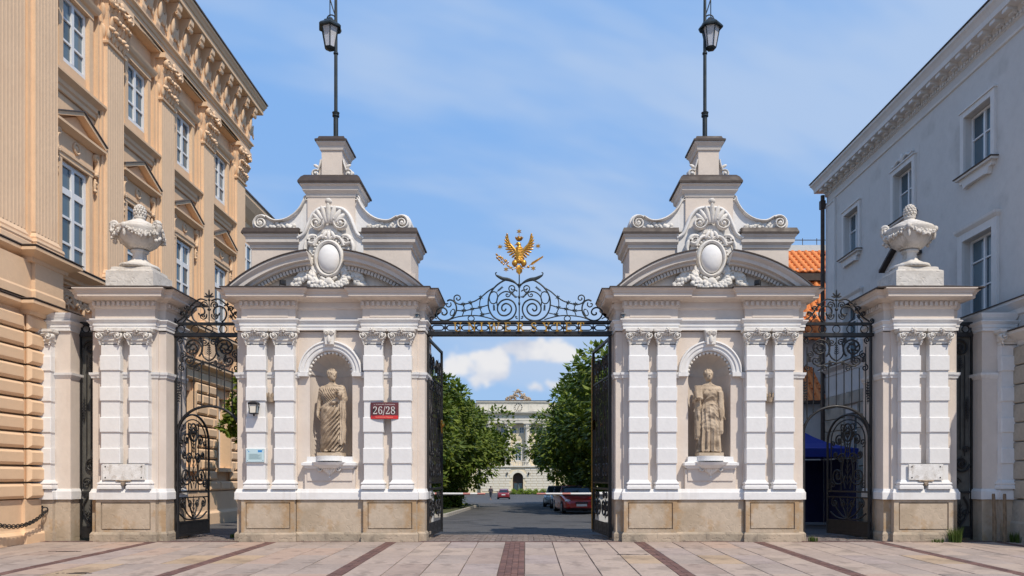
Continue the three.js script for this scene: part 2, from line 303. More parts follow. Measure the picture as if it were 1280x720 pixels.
// street pavement: stone slabs between strips of brick setts, rising gently to the gate
const pave = new THREE.Group(); pave.name = 'pavement'; pave.userData = { kind: 'structure', label: 'stone slab pavement' }; pave.rotation.x = Math.atan(.019); scene.add(pave);
{
  const R = rng(404);
  const mortar = stone([.085, .062, .05], [.13, .095, .075], { seed: 155 });
  mk('bedding', [bx(-40, 40, -.3, -.014, .02, 60)], mortar, pave);
  const tones = [[.40, .315, .265], [.37, .30, .26], [.425, .335, .275], [.36, .275, .23], [.44, .32, .215], [.385, .31, .28], [.41, .30, .24]];
  const slabMats = tones.map((c, i) => { const m = stone(mul(c, .86), mul(c, .98), { dirt: mul(c, .5), amt: .6, seed: 160 + i * 3, metres: 1.9, scale: 4, bump: .006, rough: .8 }); return m; });
  // three slab shapes with lightly broken edges; each mesh is one slab
  const shapes = [0, 1, 2].map(k => geo([extr([[.013, .012], [.587, .012], [.587, 1.188], [.013, 1.188]].map((p, i) => [p[0] + (hash2(i, k, 3) - .5) * .006, p[1] + (hash2(i, k, 5) - .5) * .006]), -.05, -.004, .004, 1).rotateX(-ONE)]));
  const strips = [];
  const cols = []; let x = -.02; strips.push([-.44, -.02]);
  for (let s = 0; s < 5; s++) { for (let c = 0; c < 4; c++) { cols.push(x); x += .6; } strips.push([x, x + .23]); x += .23; }
  x = -.44; for (let s = 0; s < 5; s++) { for (let c = 0; c < 4; c++) { x -= .6; cols.push(x); } strips.push([x - .23, x]); x -= .23; }
  let n = 0;
  for (const cx of cols) for (let r = 0; r < 7; r++) {
    const far = Math.abs(cx + .3) > 12.2 || (r > 5 && Math.abs(cx) > 8); if (far || n > 297) continue; n++;
    const m = new THREE.Mesh(shapes[(R() * 3) | 0], slabMats[R() < .62 ? (R() * 3) | 0 : (R() * 7) | 0]); m.name = 'slab'; m.castShadow = m.receiveShadow = true;
    m.position.set(cx, (R() - .5) * .005, .27 + 1.2 * (r + 1)); m.rotation.y = 0; if (R() < .5) { m.rotation.y = Math.PI; m.position.x += .6; m.position.z -= 1.2; } m.rotation.x = (R() - .5) * .004; m.rotation.z = (R() - .5) * .006; pave.add(m);
  }
  const rest = []; for (const cx of cols) for (let r = 0; r < 12; r++) { const far = Math.abs(cx + .3) > 12.2 || (r > 5 && Math.abs(cx) > 8) || r > 6; if (far) rest.push(extr([[.006, .006], [.594, .006], [.594, 1.194], [.006, 1.194]], -.05, -.002).rotateX(-ONE).translate(cx, 0, .27 + 1.2 * (r + 1))); }
  const rs = mk('outer_slabs', rest, slabMats[0], pave); rs.userData.kind = 'stuff';
  const brickTones = [[.155, .080, .068], [.13, .070, .062], [.18, .095, .078]].map((c, i) => stone(c, mul(c, .8), { seed: 190 + i, amt: .3, dirt: [.10, .06, .05], metres: 1.1 }));
  const brick = (w, d, px, pz) => box(w - .007, .05, d - .007, px, -.029 + R() * .006, pz);
  for (const [a, b] of strips) {
    const w = b - a, nc = Math.max(2, Math.round(w / .105)), list = [[], [], []];
    for (let i = 0; i < nc; i++) for (let z = .2 + (i % 2) * .1; z < 9; z += .21) list[(R() * 3) | 0].push(brick(w / nc, .21, a + (i + .5) * w / nc, z + .105));
    list.forEach((l, k) => { const m = mk('sett_strip', l, brickTones[k], pave); m.userData.kind = 'stuff'; });
  }
  const edge = []; for (let ex = -13; ex < 13; ex += .21) edge.push(brick(.21, .1, ex, .14)); for (let ex = -12.9; ex < 13; ex += .21) edge.push(brick(.21, .1, ex, .24));
  const crackMat = flat(.05, .038, .032, 1); // broken joint fill
  for (const [px, pz, s2] of [[1.95, 2.55, 1], [-9.05, 2.05, .8], [-7.1, 5.0, .7]]) { const q = []; for (let k = 0; k < 15; k++) { const u = (R() - .5) * .75 * s2, r = .012 + .03 * R() * (Math.abs(u) < .15 ? 2 : .6); q.push(N(new THREE.CylinderGeometry(r, r * 1.1, .004, 5 + (k % 3))).scale(1.6, 1, .8).translate(px + u, .0035, pz + (R() - .5) * .07)); } fine('broken_joint', q, crackMat, pave); }
  const eg = mk('brick_edging', edge, brickTones[1], pave); eg.userData.kind = 'stuff';
  // worn cobbles in the gateways
  const cob = [], cobMat = stone([.16, .125, .11], [.24, .19, .16], { seed: 201, dirt: [.10, .085, .075], metres: .8 });
  for (let cx = -11; cx < 11; cx += .125) for (let z = .06; z > -2.4; z -= .115) { const g = gy(z); if (Math.abs(cx + .14) > 2.35 && !(cx > -8.2 && cx < -6.3) && !(cx > 6.1 && cx < 8.1) && z < -.02) continue; cob.push(box(.108 + R() * .012, .09, .1 + R() * .01, cx + (R() - .5) * .02, g - .052 + R() * .014, z)); }
  const cm = mk('cobble_paving', cob, cobMat, scene); cm.userData = { kind: 'stuff', label: 'worn cobbles in the gateways', category: 'cobbles' };
}

// ---------------------------------------------------------------- gate pavilions
const PAV_L = -4.34, PAV_R = 4.10;
const arcPts = (cx, cy, r, a0, a1, n) => Array.from({ length: n + 1 }, (_, i) => { const a = lerp(a0, a1, i / n); return [cx + r * Math.cos(a), cy + r * Math.sin(a)]; });
const scrollStone = (pts, w, d, z) => band(pts, w, d, z, 8);

function capitalGeo() { // scrolled capital: origin at middle of its foot, 0.34 high, 0.42 wide shaft
  const l = [bx(-.215, .215, 0, .10, -.1, .0), bx(-.235, .235, .09, .27, -.1, .02), bx(-.30, .30, .285, .345, -.1, .085), bx(-.275, .275, .262, .287, -.1, .06)];
  const vol = [[.02, .235], ...curve([[.1, .245], [.19, .255], [.25, .215]], 6), ...spiral(.20, .185, .085, .012, .6, -1.6, 26)];
  l.push(...both([scrollStone(vol, t => lerp(.024, .013, t), t => lerp(.045, .06, t), .03), sph(.028, .20, .185, .075), sph(.05, .205, .185, .0, 1, 1, 1.5)]));
  // pendant husks below the scrolls, flower between
  for (const s of [-1, 1]) for (let k = 0; k < 3; k++) l.push(sph(.03 - .006 * k, s * (.225 - k * .012), .09 - k * .045, .035, 1, 1.15, .8, 7));
  for (let k = 0; k < 6; k++) { const a = k / 6 * 2 * Math.PI; l.push(petal(0, .30, .09, .065 * Math.cos(a), .30 + .065 * Math.sin(a), .10, .045, .035)); }
  l.push(sph(.024, 0, .30, .115)); for (let k = -2; k <= 2; k++) l.push(sph(.03, k * .052, .225, .035, .75, 1.25, .9, 7));
  for (let k = -2; k <= 2; k++) l.push(sph(.018, k * .052 + .026, .165, .02, .8, 1.4, .8, 6));
  l.forEach(g => { g.scale(1, 1, 1.45); g.computeVertexNormals; });
  return geo(l);
}
const CAP = capitalGeo();
const PIL_BLOCKS = [[4.10, 3.77], [3.41, 3.10], [2.74, 2.41], [2.06, 1.72]];
const blockGeos = PIL_BLOCKS.map(([a, b]) => geo([chamBox(-.225, .225, b, a, .02, .185, .012)]));
const shaftGeo = geo([bx(-.205, .205, 1.3, 4.36, 0, .155)]);
const pilBaseGeo = geo([mould([[-.205, 0], [-.205, .155], [.205, .155], [.205, 0]], [[.06, 1.16], [.06, 1.22], [.045, 1.235], [.04, 1.26], [.06, 1.27], [.055, 1.30], [.03, 1.31], [.015, 1.34], [0, 1.36]]), bx(-.205, .205, 1.16, 1.34, 0, .155)]);
function pilaster(parent, x, z0 = .05) {
  const p = mk('pilaster', shaftGeo, M.white, parent); p.position.set(x, 0, z0);
  blockGeos.forEach(g => mk('stone_block', g, M.white, p));
  mk('capital', CAP, M.ornament, p).position.set(0, 4.34, .155); mk('base', pilBaseGeo, M.white, p); return p;
}
const CORNICE = [[0, 5.13], [.03, 5.15], [.05, 5.18], [.05, 5.295], [.10, 5.30], [.15, 5.325], [.30, 5.34], [.33, 5.36], [.33, 5.425], [.35, 5.435], [.365, 5.47], [.40, 5.50], [.43, 5.51], [.43, 5.53]].map(q => [q[0] * .77, q[1]]);
const ARCHITRAVE = [[0, 4.68], [.02, 4.685], [.02, 4.755], [.035, 4.76], [.035, 4.825], [.05, 4.84], [.075, 4.875], [.085, 4.88], [.085, 4.905], [0, 4.915]];
function dentils(path, y0, y1, o0, o1, step = .11, w = .06) { // along front and returns of a plan path
  const l = []; for (let i = 0; i < path.length - 1; i++) {
    const a = path[i], b = path[i + 1], dx = b[0] - a[0], dz = b[1] - a[1], len = Math.hypot(dx, dz); if (len < .2) continue; const n = Math.floor((len + .02) / step), ang = Math.atan2(-dz, dx);
    for (let k = 0; k < n; k++) { const t = (k + .5) / n, g = box(w, y1 - y0, o1 - o0, 0, (y0 + y1) / 2, (o0 + o1) / 2); g.rotateY(ang); g.translate(lerp(a[0], b[0], t), 0, lerp(a[1], b[1], t)); l.push(g); }
  } return l;
}
function garland(pts, r0, r1, R, n = 26) { // swag of leaves and fruit along 3D points
  const c = new THREE.CatmullRomCurve3(pts.map(p => V(...p))), l = [];
  for (let i = 0; i < n; i++) { const t = (i + .5) / n, p = c.getPoint(t), r = lerp(r0, r1, Math.sin(t * Math.PI)); for (let k = 0; k < 4; k++) { const a = R() * 6.28, b = .4 + R() * .6; l.push(sph(r * (.42 + .3 * R()), p.x + Math.cos(a) * r * b, p.y + Math.sin(a) * r * b, p.z + r * .3 * R(), 1, .8 + R() * .6, .9, 6)); } l.push(sph(r * .8, p.x, p.y, p.z, 1, 1, .8, 6)); }
  return l;
}
function cartouche(parent) {
  const R = rng(77), z = .06;
  const c = mk('cartouche', [
    extr(curve([[-.30, 5.62], [-.36, 5.95], [-.42, 6.2], [-.38, 6.5], [-.28, 6.7], [-.12, 6.85], [.12, 6.85], [.28, 6.7], [.38, 6.5], [.42, 6.2], [.36, 5.95], [.30, 5.62], [0, 5.56]], 40), z - .1, z + .05, .02),
    // inner frame around the boss
    band(arcPts(0, 0, 1, 0, 2 * Math.PI, 40).map(p => [p[0] * .26, 6.22 + p[1] * .37]), .045, .09, z + .08, 8),
    // frame C-scrolls
    both([scrollStone([...spiral(.33, 6.62, .015, .11, 0, 1.4, 24), ...curve([[.44, 6.6], [.48, 6.45], [.44, 6.3], [.38, 6.22]], 10)], t => lerp(.028, .05, Math.sin(t * 3.1)), .07, z + .07),
      scrollStone([...curve([[.42, 6.3], [.34, 6.18], [.38, 6.0], [.34, 5.86]], 10), ...spiral(.30, 5.95, .10, .02, -.7, 1.3, 22)], t => .045 - .02 * t, .07, z + .06),
      scrollStone(curve([[.33, 6.05], [.29, 5.86], [.2, 5.70], [.06, 5.64]], 16), t => .05 - .015 * t, .065, z + .08),
      scrollStone(curve([[.3, 6.5], [.22, 6.66], [.12, 6.70], [0, 6.64]], 12), .035, .06, z + .09)])
  ], M.ornament, parent);
  mk('oval_boss', [sph(.5, 0, 6.22, z + .1, .43, .62, .26, 24)], M.white, c);
  const beads = []; for (let i = 0; i < 34; i++) { const a = i / 34 * 2 * Math.PI; beads.push(sph(.03, .325 * Math.cos(a), 6.22 + .44 * Math.sin(a), z + .09, 1, 1, 1, 6)); }
  mk('bead_border', beads, M.ornament, c);
  // crest: palmette on two scrolls with a ball
  const cr = []; for (let k = -3; k <= 3; k++) { const a = Math.PI / 2 - k * .25, q = .44 - .045 * Math.abs(k); cr.push(petal(k * .035, 6.96, z + .12, k * .035 + Math.cos(a) * q, 6.96 + Math.sin(a) * q, z + .19 - Math.abs(k) * .02, .11, .12, 8)); }
  cr.push(sph(.07, 0, 7.44, z + .14), ...both([scrollStone([...curve([[.05, 7.2], [.12, 7.02]], 4), ...spiral(.24, 6.98, .145, .02, 2.6, 1.7, 28)], t => lerp(.03, .024, t), .085, z + .1), sph(.04, .24, 6.98, z + .16)]), bx(-.16, .16, 6.78, 6.95, z - .06, z + .08));
  for (let k = -1; k <= 1; k++) cr.push(petal(k * .04, 6.82, z + .12, k * .13, 6.64, z + .14, .08, .06));
  mk('crest', cr, M.ornament, c);
  for (const s of [-1, 1]) {
    mk('garland', garland([[s * .30, 5.98, z + .1], [s * .34, 5.80, z + .12], [s * .26, 5.66, z + .13], [s * .10, 5.62, z + .13], [s * .03, 5.70, z + .13]], .055, .085, R, 22), M.ornament, c);
    mk('garland', garland([[s * .42, 6.02, z + .06], [s * .52, 5.86, z + .07], [s * .60, 5.72, z + .07], [s * .72, 5.59, z + .06]], .06, .095, R, 20), M.ornament, c);
  }
  mk('mask', [sph(.09, 0, 5.72, z + .13, 1, 1.1, .7), ...both([petal(.05, 5.74, z + .14, .17, 5.84, z + .12, .07, .05), petal(.04, 5.68, z + .14, .12, 5.58, z + .12, .06, .05)]), petal(0, 5.66, z + .14, 0, 5.54, z + .12, .08, .06)], M.ornament, c);
  c.scale.set(1.12, 1, 1.15); return c;
}

function makePavilion(label) {
  const t = thing('gate_pavilion', label, 'gate pavilion', [0, 0, 0], 0, 'gate pavilions with statue niches');
  const W = 2.09, BK = -1.15;
  // plinth
  mk('plinth', [bx(-W, W, -.2, .93, BK, .02), bx(-.74, .74, .2, .93, .02, .10)], M.sand, t);
  for (const s of [-1, 1]) {
    const a = s < 0 ? -1.93 : .76, b = s < 0 ? -.76 : 1.93;
    const blk = mk('plinth_block', [bx(a, b, .2, .92, .03, .165)], M.sand, t);
    // sunk panel: frame of four fillets
    const fr = [bx(a, b, .2, .27, .165, .205), bx(a, b, .865, .92, .165, .205), bx(a, a + .09, .27, .865, .165, .205), bx(b - .09, b, .27, .865, .165, .205), bx(a + .115, b - .115, .295, .84, .165, .195)]; mk('panel_frame', fr, M.sand, blk);
  }
  mk('plinth_foot', [mould([[-W, BK], [-W, .02], [-1.93, .02], [-1.93, .19], [-.76, .19], [-.76, .10], [.76, .10], [.76, .19], [1.93, .19], [1.93, .02], [W, .02], [W, BK]], [[.045, -.2], [.045, .155], [.035, .175], [.006, .205], [0, .205]])], M.sandDark, t);
  // white ledge on the plinth
  const LP = [[-W, BK], [-W, .02], [-1.93, .02], [-1.93, .19], [-.76, .19], [-.76, .10], [.76, .10], [.76, .19], [1.93, .19], [1.93, .02], [W, .02], [W, BK]];
  mk('ledge', [mould(LP, [[0, .92], [.045, .925], [.045, 1.08], [.03, 1.10], [.01, 1.155], [0, 1.16]]), lid(LP, 0, 1.16)], M.white, t);
  // walls round the niche
  const nr = .475, sy = 3.72, ny = 1.87;
  const hole = [[-nr, ny], ...arcPts(0, sy, nr, Math.PI, 0, 18), [nr, ny]].reverse();
  mk('front_wall', [extr([[-W, 1.10], [W, 1.10], [W, 4.70], [-W, 4.70]], -.14, 0, 0, 1, [hole]), bx(-W, -.62, 1.10, 4.70, -.68, -.14), bx(.62, W, 1.10, 4.70, -.68, -.14), bx(-W, W, 1.10, 4.70, BK, -.68)], M.beige, t);
  for (const s of [-1, 1]) mk('wall_strip', [bx(s < 0 ? -1.93 : .74, s < 0 ? -.74 : 1.93, 1.12, 4.70, 0, .05)], M.beige, t);
  // niche: half cylinder and scalloped half dome
  const cylPts = (r, y) => arcPts(0, 0, r, Math.PI, 2 * Math.PI, 24).map(p => [p[0], y, p[1] * 1.22 - .02]);
  const nich = []; { const A = cylPts(nr, ny), B = cylPts(nr, sy); for (let i = 0; i < 24; i++) nich.push(...A[i], ...A[i + 1], ...B[i + 1], ...A[i], ...B[i + 1], ...B[i]); for (let i = 0; i < 24; i++) nich.push(0, ny, -.02, ...A[i + 1], ...A[i]); }
  const ng = fromTris(nich); mk('niche', [ng], M.beige, t);
  const dome = []; { // shell ribs
    const n = 78, m = 10, P = (i, j) => { const a = Math.PI * i / n, b = j / m, rib = .030 * Math.abs(Math.sin(a * 6.5)) * Math.sin(b * ONE), r = nr - rib; const th = b * ONE; // a around the opening, th from front rim (0) to back pole
      const rr = Math.cos((1 - b) * ONE); return [rr * r * Math.cos(a), sy + rr * r * Math.sin(a), -.02 - Math.sin((1 - b) * ONE) * nr * 1.2]; };
    for (let i = 0; i < n; i++) for (let j = 0; j < m; j++) { const a = P(i, j), b = P(i + 1, j), c = P(i + 1, j + 1), d = P(i, j + 1); dome.push(...a, ...b, ...c, ...a, ...c, ...d); }
  }
  mk('niche_shell', [fromTris(dome)], M.grey, t);
  const rim = []; for (let k = 0; k <= 17; k++) { const a = Math.PI * (k + .0) / 17; rim.push(sph(.036, .475 * Math.cos(a), sy + .475 * Math.sin(a), .0, 1, 1, .8, 8)); }
  const av = mk('archivolt', [loft(arcPts(0, 0, 1, 0, Math.PI, 28).map(d => [[.49, -.02], [.49, .06], [.52, .075], [.58, .075], [.585, .10], [.66, .10], [.67, .13], [.70, .12], [.71, .0]].map(q => [d[0] * q[0], sy + .03 + d[1] * q[0], q[1]])), { smooth: false }), ...both([bx(.49, .71, 3.66, 3.755, -.02, .12)])], M.white, t);
  mk('scalloped_edge', rim, M.ornament, av);
  mk('keystone', [extr([[-.085, 4.36], [.085, 4.36], [.12, 4.66], [-.12, 4.66]], .03, .17, .012), ...both([scrollStone(spiral(.055, 4.60, .05, .01, 0, 1.5, 20), .014, .03, .19)]), petal(0, 4.56, .19, 0, 4.38, .20, .09, .06)], M.ornament, av);
  // niche base ledge with half-round statue stand and corbel
  const ledge = mk('niche_ledge', [mould([[-.50, -.05], [-.50, .13], [.50, .13], [.50, -.05]], [[0, 1.60], [.04, 1.62], [.06, 1.66], [.10, 1.68], [.10, 1.735], [.06, 1.75], [.01, 1.765], [0, 1.875]]), bx(-.50, .50, 1.60, 1.868, -.4, .13), lid([[-.50, -.05], [-.50, .13], [.50, .13], [.50, -.05]], 0, 1.875)], M.white, t);
  mk('statue_stand', [N(new THREE.CylinderGeometry(.30, .30, .11, 24)).scale(1, 1, .95).translate(0, 1.835, .07), N(new THREE.CylinderGeometry(.40, .36, .06, 24)).scale(1, 1, .9).translate(0, 1.72, .08), N(new THREE.CylinderGeometry(.36, .24, .07, 24)).scale(1, 1, .9).translate(0, 1.655, .08)], M.white, ledge);
  const cb = []; for (let k = -3; k <= 3; k++) cb.push(petal(k * .05, 1.66, .20, k * .035, 1.44 + Math.abs(k) * .035, .12, .075, .07)); cb.push(...both([scrollStone(spiral(.20, 1.60, .06, .012, 1.57, -1.5, 20), .016, .04, .17)]), sph(.03, 0, 1.42, .11));
  mk('corbel', cb, M.ornament, ledge);
  mk('apron_panel', [bx(-.56, .56, 1.155, 1.60, 0, .10), bx(-.50, .50, 1.34, 1.60, .10, .125)], M.beige, t);
  for (const s of [-1, 1]) for (const x of [.982, 1.605]) pilaster(t, s * x, .05);
  // string course between pilasters
  const sc = []; const seg = (a, b, z) => sc.push(mould([[a, z - .02], [a, z], [b, z], [b, z - .02]], [[0, 3.62], [.025, 3.63], [.03, 3.66], [.055, 3.70], [.06, 3.75], [0, 3.755]]));
  for (const s of [-1, 1]) { const S = (a, b, z) => s > 0 ? seg(a, b, z) : seg(-b, -a, z); S(1.19, 1.40, .05); S(1.81, 1.93, .05); S(.71, .777, .05); } for (const s of [-1, 1]) sc.push(mould(s > 0 ? [[1.93, 0], [W, 0], [W, BK]] : [[-W, BK], [-W, 0], [-1.93, 0]], [[0, 3.62], [.025, 3.63], [.03, 3.66], [.055, 3.70], [.06, 3.75], [0, 3.755]]));
  sc.forEach(g => mk('string_course', [g], M.white, t));
  // entablature with breaks over the pilaster pairs
  const EP = [[-W, BK], [-W, .03], [-1.93, .03], [-1.93, .20], [-.74, .20], [-.74, .08], [.74, .08], [.74, .20], [1.93, .20], [1.93, .03], [W, .03], [W, BK]];
  mk('architrave', [mould(EP, ARCHITRAVE), bx(-W, W, 4.66, 4.9, BK, 0)], M.white, t);
  mk('frieze', [mould(EP, [[0, 4.90], [0, 5.16]])], M.beige, t);
  for (const s of [-1, 1]) mk('frieze_panel', [bx(s < 0 ? -1.80 : .90, s < 0 ? -.90 : 1.80, 4.95, 5.11, .195, .21)], M.beige, t);
  mk('soffit_band', [lid(EP, 0, 4.68)], M.beige, t);
  const cn = mk('cornice', [mould(EP, CORNICE), lid(EP, .33, 5.53)], M.beige, t);
  fine('dentil_row', dentils([[-W, BK], [-W, .03], [-W, .03], [-1.93, .20], [-.74, .20]].slice(0, 2).concat([[-1.93, .20]]).slice(0, 2), 5.19, 5.285, .03, .085).concat(dentils([[-1.97, .20], [-.70, .20]], 5.19, 5.285, .03, .085), dentils([[.70, .20], [1.97, .20]], 5.19, 5.285, .03, .085), dentils([[W, .03], [W, BK]], 5.19, 5.285, .03, .085)), M.beige, cn);
  mk('flashing', [mould(EP, [[.30, 5.531], [.352, 5.531], [.352, 5.553], [.30, 5.553]]), mould(EP, [[.352, 5.553], [.15, 5.60]])], M.roof, cn);
  // broken segmental pediment
  const R = 3.16, cy = 3.19, a0 = 7.2 * Math.PI / 180, a1 = 42.0 * Math.PI / 180;
  const sec = [[0, .52], [-.035, .52], [-.07, .48], [-.10, .44], [-.17, .43], [-.185, .34], [-.235, .34], [-.25, .22], [-.25, -.25], [0, -.25]];
  mk('tympanum', [extr([[-2.0, 5.53], ...arcPts(0, cy, R - .2, Math.PI / 2 + .68, Math.PI / 2 - .68, 24).filter(p => p[1] > 5.53), [2.0, 5.53]].reverse(), -.2, .10)], M.grey, t);
  for (const s of [-1, 1]) {
    const dirs = Array.from({ length: 19 }, (_, i) => { const a = lerp(a0, a1, i / 18); return [s * Math.sin(a), Math.cos(a)]; });
    const pd = mk('raking_cornice', [loft(dirs.map(d => sec.map(q => [d[0] * (R + q[0]), cy + d[1] * (R + q[0]), q[1]])), { smooth: false })], M.grey, t);
    mk('flashing', [loft(dirs.map(d => [[.028, .545], [.028, -.25], [.004, -.25], [.004, .545]].map(q => [d[0] * (R + q[0]), cy + d[1] * (R + q[0]), q[1]])), { smooth: false })], M.roof, pd);
    const dl = []; for (let k = 0; k < 19; k++) { const a = lerp(a0 + .035, a1 - .10, k / 18), g = box(.055, .085, .13, 0, -.295, .20); g.translate(0, R, 0).applyMatrix4(new THREE.Matrix4().makeRotationZ(-s * a)).translate(0, cy, 0); dl.push(g); }
    fine('dentil_row', dl, M.grey, pd);
  }
  // attic with hood for the cartouche
  const AF = -.03, AB = -1.2;
  mk('attic', [bx(-1.78, 1.78, 5.5, 6.60, AB, AF), bx(-1.88, 1.88, 5.5, 5.95, AB - .05, AF + .05)], M.beige, t);
  for (const s of [-1, 1]) {
    const p = s < 0 ? [[-.2, AB], [-1.78, AB], [-1.78, AF], [-.70, AF]] : [[.70, AF], [1.78, AF], [1.78, AB], [.2, AB]];
    const ac = mk('attic_cornice', [mould(p, [[0, 6.50], [.03, 6.51], [.04, 6.57], [.10, 6.62], [.11, 6.72], [.14, 6.75], [.15, 6.79], [0, 6.79]]), bx(s < 0 ? -1.78 : .70, s < 0 ? -.70 : 1.78, 6.55, 6.788, AB, AF)], M.grey, t);
    mk('attic_roof', [mould(p, [[.0, 6.79], [.18, 6.79], [.18, 6.825], [.14, 6.92], [0, 6.94]]), lid(p, 0, 6.94)], M.roof, ac);
    // scrolled buttress
    const X = v => s * v, out = [[.50, 6.88], [1.58, 6.88], ...arcPts(1.58, 7.06, .19, -ONE, Math.PI * .62, 12), ...curve([[1.45, 7.20], [1.28, 7.13], [1.05, 7.15], [.85, 7.25], [.70, 7.40], [.60, 7.58], [.52, 7.62]], 18).slice(1), [.50, 7.62]];
    const pts = out.map(p2 => [X(p2[0]), p2[1]]); if (s < 0) pts.reverse();
    const sb = mk('scroll_buttress', [extr(pts, -.72, -.06, .012)], M.white, t);
    const sp = spiral(1.58, 7.06, .165, .02, Math.PI * .75, -2.1, 40), edge = curve([[1.46, 7.20], [1.28, 7.11], [1.05, 7.13], [.85, 7.23], [.70, 7.38], [.60, 7.56]], 20).reverse();
    mk('volute', [scrollStone([...edge, ...sp].map(q => [X(q[0]), q[1]]), t2 => lerp(.03, .022, t2), .07, -.02), sph(.04, X(1.58), 7.06, .02)], M.ornament, sb);
    const RR = rng(9 + s), fl = []; for (let k = 0; k < 26; k++) { const u = RR(); fl.push(sph(.028 + .025 * RR(), X(lerp(1.36, .82, u)), 6.93 + RR() * (.10 + .06 * (1 - u)), -.035, 1, 1, .7, 6)); } mk('leaf_relief', fl, M.ornament, sb);
    mk('small_volute', [scrollStone(spiral(.555, 7.60, .075, .012, -1, 1.6, 22).map(q => [X(q[0]), q[1]]), .02, .06, -.06), bx(X(.555) - .05, X(.555) + .05, 7.55, 7.65, -.7, -.08)], M.ornament, sb);
    const sv = []; for (let k = 0; k < 9; k++) sv.push(sph(.06, X(.56 + .02 * RR()), 7.35 + k * .035, -.2 - .5 * RR(), .6, 1, 1, 6)); mk('side_leaf', sv, M.ornament, sb);
  }
  const hood = [[-.72, 5.6], [.72, 5.6], [.72, 6.62], ...curve([[.74, 6.72], [.60, 6.80], [.50, 7.0], [.42, 7.18], [.27, 7.32], [0, 7.36]], 18), ...curve([[0, 7.36], [-.27, 7.32], [-.42, 7.18], [-.50, 7.0], [-.60, 6.80], [-.74, 6.72]], 18).slice(1), [-.72, 6.62]];
  const hd = mk('cartouche_field', [extr(hood, -.3, .03)], M.white, t);
  mk('hood_moulding', both([scrollStone(curve([[.74, 6.71], [.60, 6.79], [.50, 7.0], [.42, 7.18], [.27, 7.33], [0, 7.37]], 22), .045, .075, .03)]), M.white, hd);
  cartouche(t);
  // upper stage and lamp block
  const TB = -.84;
  mk('tower', [bx(-.53, .53, 6.6, 7.70, TB, 0)], M.beige, t);
  const TP = [[-.53, TB], [-.53, 0], [.53, 0], [.53, TB]];
  const tc = mk('tower_cornice', [mould(TP, [[0, 7.60], [.02, 7.62], [.03, 7.68], [.09, 7.74], [.10, 7.82], [.14, 7.85], [.14, 7.88], [0, 7.88]], true), bx(-.53, .53, 7.6, 7.88, TB, 0)], M.grey, t);
  mk('tower_roof', [mould(TP, [[0, 7.88], [.175, 7.88], [.175, 7.92], [.12, 8.02], [.06, 8.08], [-.1, 8.09]], true), bx(-.44, .44, 8.0, 8.088, TB + .1, -.1)], M.roof, tc);
  mk('lamp_block', [bx(-.23, .23, 8.03, 8.70, -.78, -.06), ...both([extr([[.22, 8.05], [.45, 8.05], ...curve([[.44, 8.12], [.36, 8.16], [.30, 8.25], [.27, 8.38], [.23, 8.44]], 10)], -.72, -.12)])], M.beige, t);
  const vs = []; for (const s of [-1, 1]) { vs.push(scrollStone([...curve([[.25, 8.46], [.27, 8.36], [.31, 8.25]], 8), ...spiral(.37, 8.15, .10, .015, 2.3, -1.6, 26)].map(q => [s * q[0], q[1]]), .022, .05, -.09), sph(.03, s * .37, 8.15, -.04), petal(s * .30, 8.3, -.1, s * .42, 8.36, -.1, .07, .06)); for (let k = 0; k < 5; k++) vs.push(sph(.045, s * .34, 8.12 + .06 * k, -.2 - .1 * k, 1, 1, 1.4, 6)); } vs.push(scrollStone(curve([[-.2, 8.10], [-.1, 8.06], [0, 8.10], [.1, 8.06], [.2, 8.10]], 16), .015, .03, -.05));
  mk('block_scrolls', vs, M.ornament, t);
  const CP = [[-.23, -.78], [-.23, -.06], [.23, -.06], [.23, -.78]];
  mk('block_cap', [mould(CP, [[0, 8.64], [.03, 8.66], [.05, 8.74], [.10, 8.80], [.10, 8.83], [0, 8.83]], true), bx(-.23, .23, 8.64, 8.83, -.78, -.06)], M.grey, t);
  mk('cap_flashing', [mould(CP, [[0, 8.83], [.125, 8.83], [.125, 8.865], [.07, 8.90], [.05, 8.95], [-.02, 8.96]], true), bx(-.22, .22, 8.84, 8.958, -.77, -.07)], M.roof, t);
  return t;
}
const pavL = makePavilion('beige and white stone gate pavilion bearing the red 26/28 address plate'); pavL.position.set(PAV_L, 0, 0);
for (const m of pavL.children) if (/^(attic|attic_cornice|scroll_buttress|cartouche|cartouche_field|tower|tower_cornice|lamp_block|block_scrolls|block_cap|cap_flashing)$/.test(m.name)) { m.scale.y *= 1.026; m.position.y = 5.5 * (1 - 1.026); } // upper stages a little taller
const pavR = copyOf(pavL, 'beige and white stone gate pavilion without any address plate, statue with tablet in its niche'); pavR.position.set(PAV_R, 0, 0);

